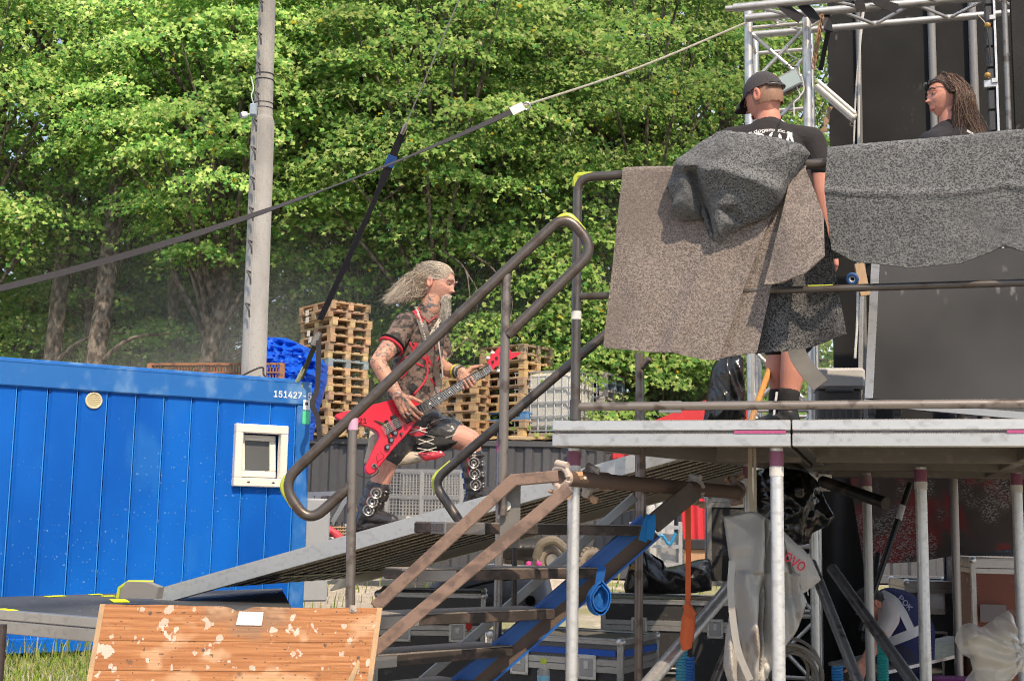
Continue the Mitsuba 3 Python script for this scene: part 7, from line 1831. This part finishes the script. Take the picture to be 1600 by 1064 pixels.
for a in np.linspace(-1, 1, 13):
    br_.append([hh.at(.104 - .030 * a * a, .074 * a, .026 - .008 * a * a), hh.at(.150 - .045 * a * a, .072 * a, .014 - .014 * a * a), hh.at(.182 - .070 * a * a, .066 * a, -.002 - .018 * a * a)])
part(cp, 'brim', cloth(np.array(br_), .005), 'cloth', (.035, .032, .036), smooth=True)
part(cp, 'button', ball(hh.at(0, 0, .133), .008, 2), 'cloth', (.05, .045, .05))
part(cp, 'strap', tube(smooth_path([hh.at(-.075, .066, .020), hh.at(-.104, .036, .012), hh.at(-.112, 0, .010), hh.at(-.104, -.036, .012), hh.at(-.075, -.066, .020)], 5), .0085, 8), 'leather', (.045, .04, .04))
for a in (-.9, -.45, 0, .45, .9): part(cp, 'seam', tube([hh.at(*(np.array([.111 * math.sin(t) * math.cos(a * 1.6 + 3.14), .090 * math.sin(t) * math.sin(a * 1.6 + 3.14), .1285 * math.cos(t) + .001]))) for t in np.linspace(.05, 1.25, 10)], .0018, 5), 'cloth', (.035, .032, .036))
sg = part(t1, 'sunglasses', join([tube(smooth_path([hh.at(-.02, .086, .012), hh.at(.05, .088, .014), hh.at(.085, .062, .014)], 5), .0038, 6), tube(smooth_path([hh.at(-.02, -.086, .012), hh.at(.05, -.088, .014), hh.at(.085, -.062, .014)], 5), .0038, 6)]), 'satin', (.02, .015, .05))
for s in (1, -1): part(sg, 'lens', ball(hh.at(.096, s * .034, .006), .024, 2, (.5, 1, .8)), 'gloss', (.02, .017, .015))
part(t1, 'earpiece_cord', join([tube(smooth_path([K(1222, 181, -.09), K(1219, 190, -.12), K(1214, 198, -.14), K(1213, 206, -.15)], 6), .004, 6), obox(K(1211, 213, -.155), [.3, 0, 1], [0, 1, 0], [1, 0, -.3], .05, .02, .03, .005)]), 'satin', (.015, .015, .016))
part(t1, 'shorts', limbs([[(K(1228, 430, .02), (.17, .13, .10)), (K(1244, 480, .0), .095), (K(1246, 530, .0), .088)], [(K(1226, 430, .02), .13), (K(1212, 480, .1), .095), (K(1214, 535, .12), .088)]], .016, 8), 'cloth', (.02, .02, .022), smooth=True)
for (kn, an, to, d) in (((1240, 545), (1231, 648), (1198, 664), -.02), ((1216, 548), (1216, 650), (1186, 664), .13)):
    part(t1, 'leg', limbs([[(K(*kn, d), .062), (K(kn[0] - 1, 580, d), .063), (K(an[0] + 3, 612, d), .048), (K(*an, d), .042)]], .012, 8), 'skin', SKIN2, smooth=True)
    part(t1, 'sock', limbs([[(K(an[0] + 2, 616, d), .055), (K(an[0], 640, d), .050), (K(*an, d), .048)]], .012, 6), 'cloth', (.022, .022, .024), smooth=True)
    part(t1, 'shoe', limbs(sole(None, K(*an, d), K(*to, d - .0), r=.05), .012, 6), 'satin', (.02, .02, .022), smooth=True)
part(t1, 'white_stripe', ribbon([K(1214, 612, -.03), K(1210, 640, -.03), K(1207, 668, -.03)], .012, A3(1, 0, 0), .003), 'satin', (.6, .62, .68))

# ---- long-haired technician
t2 = thing('person', 'technician with long wavy brown hair and black T-shirt looking left on the stage', 'person')
YL_ = 6.75
Q = lambda x, y, d=0.0: P(x, y, YL_ + d)
ts2 = limbs([[(Q(1492, 430, 0), (.17, .13, .10)), (Q(1490, 340, 0), (.18, .14, .10)), (Q(1488, 250, 0), (.20, .14, .10)), (Q(1488, 218, 0), (.17, .12, .065)), (Q(1487, 200), (.09, .08, .04))],
             [(Q(1488, 214, 0), .075), (Q(1456, 226, -.10), .076), (Q(1448, 275, -.13), .068)], [(Q(1488, 214, 0), .075), (Q(1530, 224, .10), .076), (Q(1536, 280, .14), .068)], [(Q(1486, 200), .066), (Q(1485, 186), .058)]], .015, 12)
part(t2, 'shirt', ts2, 'cloth', (.020, .019, .026), smooth=True)
for (sx_, d) in ((1449, -.13), (1537, .14)):
    part(t2, 'arm', limbs([[(Q(sx_, 268, d), .052), (Q(sx_ + 4, 340, d), .044), (Q(sx_ - 20, 400, d + .05), .031)]] + fist(Q(sx_ - 20, 400, d + .05), nrm(A3(-.5, .2, -.7)), nrm(A3(0, -1, 0)), nrm(A3(-.7, 0, .5)), 1.0), .012, 8), 'skin', SKIN2, smooth=True)
part(t2, 'trousers', limbs([[(Q(1492, 425, 0), (.17, .13, .10)), (Q(1478, 540, 0), .085), (Q(1476, 655, 0), .06)], [(Q(1494, 425, 0), (.16, .13, .10)), (Q(1508, 540, .05), .085), (Q(1508, 655, .05), .06)]], .02, 8), 'cloth', (.03, .03, .04), smooth=True)
for x in (1474, 1506): part(t2, 'shoe', limbs(sole(None, Q(x, 662, 0), Q(x - 40, 676, -.02), r=.045), .014, 6), 'satin', (.02, .02, .022), smooth=True)
h2 = Head(Q(1478, 152, 0), nrm(A3(-.96, -.12, -.06)), nrm(A3(.02, 0, 1)), 1.0)
hx = h2.build(t2, (.58, .27, .20), ears=(), brow=(.07, .045, .035))
part(t2, 'neck', limbs([[(Q(1487, 205), .066), (Q(1484, 180), .058), (Q(1482, 165), .055)]], .012), 'skin', SKIN2, smooth=True)
kp = u[:, 2] > .30 - .9 * np.clip(-u[:, 0], -.3, 1); s4 = sub.copy(); s4.update_faces(kp[s4.faces].all(1))
part(t2, 'scalp', trimesh.Trimesh(h2.to(np.array(s4.vertices) * [.105, .085, .127]), s4.faces, process=False), 'hairm', (.10, .065, .05), smooth=True)
hs, hc_ = [], []
HB = [(.11, .070, .055), (.17, .11, .085), (.065, .040, .032), (.30, .20, .155), (.045, .030, .026)]
for i in range(4200):
    a = rng.uniform(-math.pi, math.pi); e = rng.uniform(.0, 1.35)
    dv = A3(math.cos(a) * math.sin(e), math.sin(a) * math.sin(e), math.cos(e))
    if dv[0] > .66 or (dv[0] > .40 and dv[2] < .62): continue
    root = h2.at(*(dv * [.106, .086, .129]))
    ln = rng.uniform(.22, .40); out = nrm(A3(dv[0] if dv[0] < .25 else -.1, dv[1], 0))
    px_ = 1500 + rng.normal() * 17 + (8 if dv[0] < 0 else -6); 
    side_d = -.11 + .22 * (dv[1] < 0) if abs(dv[1]) > .3 else 0
    base = h2.at(min(out[0] * .135, .010) - .018, out[1] * .118, -.01)
    tip = h2.c + A3(.075 + .055 * rng.normal() - .25 * min(0, dv[0]) * .2, (h2.y * dv[1] * .11)[1] + rng.normal() * .03, -ln)
    tip[0] = max(tip[0], h2.c[0] - .02)
    n_ = 12; t = np.linspace(0, 1, n_)[:, None]
    e2_ = min(e + .75, 1.6); dm = A3(min(.12, math.cos(a) * math.sin(e2_)), math.sin(a) * math.sin(e2_), math.cos(e2_)); dm = dm / max(np.linalg.norm(dm), .8); mid_ = h2.at(*(dm * [.116, .098, .136] * (1 + .05 * rng.normal())))
    pth = smooth_path([root, mid_, base, base * .5 + tip * .5 + out * .012, tip], 2)
    k = np.linspace(0, 1, len(pth)); ph, fr = rng.normal() * .7 + 3 * root[1], rng.uniform(13, 16)
    pth = pth + (np.sin(k * fr + ph) * .009 * np.clip(k * 2 - .3, 0, 1) * 1.3)[:, None] * A3(1, .3, 0) + (np.cos(k * fr * .9 + ph) * .007 * np.clip(k * 2 - .3, 0, 1))[:, None] * A3(.2, 1, 0)
    hs.append(pth); hc_.append(vary(HB[rng.choice(5, p=[.32, .26, .2, .1, .12])], .2))
part(t2, 'hair', strands(hs, .0013, hc_), 'hairm', smooth=True, label='long wavy dark brown hair')
sg = part(t2, 'sunglasses', join([tube(smooth_path([h2.at(.088, s * .012, .082), h2.at(.080, s * .060, .078), h2.at(.03, s * .090, .050)], 5), .0036, 6) for s in (1, -1)]), 'satin', (.03, .03, .035))
for s in (1, -1): part(sg, 'lens', ball(h2.at(.098, s * .032, .080), .020, 2, (.4, 1, .7)), 'gloss', (.05, .06, .07))
lt = [ribbon(drape_on(np.array([Q(*p, -.12) - A3(0, .4, 0) for p in pts]), ts2, [0, 1, 0], .004), .012, A3(.4, 0, 1), .003) for pts in ([(1511, 204), (1519, 208), (1525, 212)], [(1510, 213), (1518, 215), (1524, 218)], [(1508, 220), (1522, 222)])]
part(t2, 'shirt_print', join(lt), 'matte', (.6, .6, .62), smooth=False)

# ---- worker bending down under the stage
t3 = thing('person', 'worker in navy vest with white reflective bands bending down under the stage', 'person')
YW = 8.35
W_ = lambda x, y, d=0.0: P(x, y, YW + d)
vest = limbs([[(W_(1412, 1024, 0), (.19, .17, .14)), (W_(1414, 985, 0), (.185, .18, .15)), (W_(1402, 952, 0), (.155, .17, .13)), (W_(1392, 936, 0), (.10, .14, .075))]], .018, 10)
part(t3, 'vest', vest, 'cloth', (.022, .028, .10), smooth=True)
bands = []
for pts, w_ in (([(1384, 927), (1398, 938), (1408, 955), (1416, 972), (1422, 985)], .050), ([(1372, 1014), (1390, 1004), (1412, 993), (1432, 984), (1440, 980)], .058)):
    bands.append(ribbon(drape_on(smooth_path([W_(x, y, -.15) - A3(0, .4, 0) for x, y in pts], 5), vest, [0, 1, 0], .006), w_, A3(.7, 0, .7) if w_ < .055 else A3(.2, 0, 1), .005))
part(t3, 'reflective_band', join(bands), 'satin', (.56, .56, .60), smooth=60)
wt_ = meshkit.text_mesh('POK', .035, .001, bold=True); v = np.array(wt_.vertices); e1 = nrm(A3(.62, 0, -.78)); e2 = nrm(A3(.78, 0, .62))
q = drape_on((W_(1403, 934, -.15) - A3(0, .4, 0)) + v[:, :1] * e1 + v[:, 1:2] * e2, vest, [0, 1, 0], .005)
part(t3, 'lettering', trimesh.Trimesh(q, wt_.faces, process=False), 'matte', (.35, .36, .5), smooth=False)
part(t3, 'sleeve', limbs([[(W_(1390, 952, -.10), .075), (W_(1389, 968, -.16), .062), (W_(1380, 985, -.2), .055)]], .014, 8), 'cloth', (.50, .46, .47), smooth=True)
part(t3, 'arm', limbs([[(W_(1381, 982, -.2), .045), (W_(1366, 1010, -.26), .040), (W_(1350, 1035, -.3), .030)]] + fist(W_(1350, 1035, -.3), nrm(A3(-.5, -.2, -.8)), nrm(A3(-.2, -.9, .3)), nrm(A3(-.7, 0, .5)), 1.0), .012, 8), 'skin', SKIN2, smooth=True)
hw = Head(W_(1362, 945, -.05), nrm(A3(-.6, -.1, -.75)), nrm(A3(-.75, 0, .6)), 1.0)
hw.build(t3, SKIN2, ears=(1, -1))
s5 = sub.copy(); s5.update_faces((u[:, 2] > .1 - .7 * np.clip(-u[:, 0], -.3, 1))[s5.faces].all(1))
part(t3, 'hair', trimesh.Trimesh(hw.to(np.array(s5.vertices) * [.105, .085, .126]), s5.faces, process=False), 'hairm', (.04, .03, .025), smooth=True)
part(t3, 'neck', limbs([[(W_(1388, 942, -.02), .06), (W_(1372, 944, -.04), .055)]], .014), 'skin', SKIN2, smooth=True)
gnd = float(gz(0, YW))
legs_ = []
for x, d in ((1404, -.08), (1422, .1)):
    h_0 = W_(x, 1030, d); legs_ += [[(h_0, .13), (A3(h_0[0] - .12, h_0[1], max(.30, h_0[2] * .5)), .075), (A3(h_0[0] + .02, h_0[1], gnd + .09), .05)]]
part(t3, 'trousers', limbs(legs_, .02, 8), 'cloth', (.02, .02, .045), smooth=True)
for x, d in ((1404, -.08), (1422, .1)):
    h_0 = W_(x, 1030, d); part(t3, 'shoe', limbs(sole(None, A3(h_0[0] + .02, h_0[1], gnd + .09), A3(h_0[0] - .17, h_0[1], gnd + .035), r=.04), .014, 6), 'satin', (.02, .02, .022), smooth=True)
# ---------------------------------------------------------------- drifting smoke between the yard and the trees
gx8, gy8, gz8 = 44, 10, 22
zz8, yy8, xx8 = np.meshgrid(np.linspace(0, 1, gz8), np.linspace(0, 1, gy8), np.linspace(0, 1, gx8), indexing='ij')
ed8 = np.clip(np.minimum.reduce([xx8, 1 - xx8, yy8, 1 - yy8, zz8, 1 - zz8]) * 6, 0, 1)
pl8 = np.exp(-((xx8 - .30) / .16)**2 - ((zz8 - .34) / .22)**2) + .55 * np.exp(-((xx8 - .62) / .25)**2 - ((zz8 - .62) / .26)**2) + .18
dn8 = (ed8 * pl8 * np.clip(1.9 * meshkit.fbm(np.stack([xx8 * 7, yy8 * 3, zz8 * 4], -1), 4, 5) - .45, 0, 1))[..., None].astype(np.float32)
box8 = mi.ScalarTransform4f().translate([-10.5, 22.7, .7]).scale([18.5, 2.3, 8.0])
scene['smoke_air'] = {'type': 'heterogeneous', 'albedo': {'type': 'rgb', 'value': [.93, .97, .99]}, 'scale': .42,
                      'sigma_t': {'type': 'gridvolume', 'grid': mi.VolumeGrid(dn8), 'filter_type': 'trilinear', 'to_world': box8}}
scene['smoke'] = {'type': 'cube', 'to_world': box8 @ mi.ScalarTransform4f().translate([.5, .5, .5]).scale([.5, .5, .5]), 'bsdf': {'type': 'null'}, 'interior': {'type': 'ref', 'id': 'smoke_air'}}
labels['smoke'] = {'kind': 'stuff', 'label': 'thin drifting smoke in front of the shaded trees'}
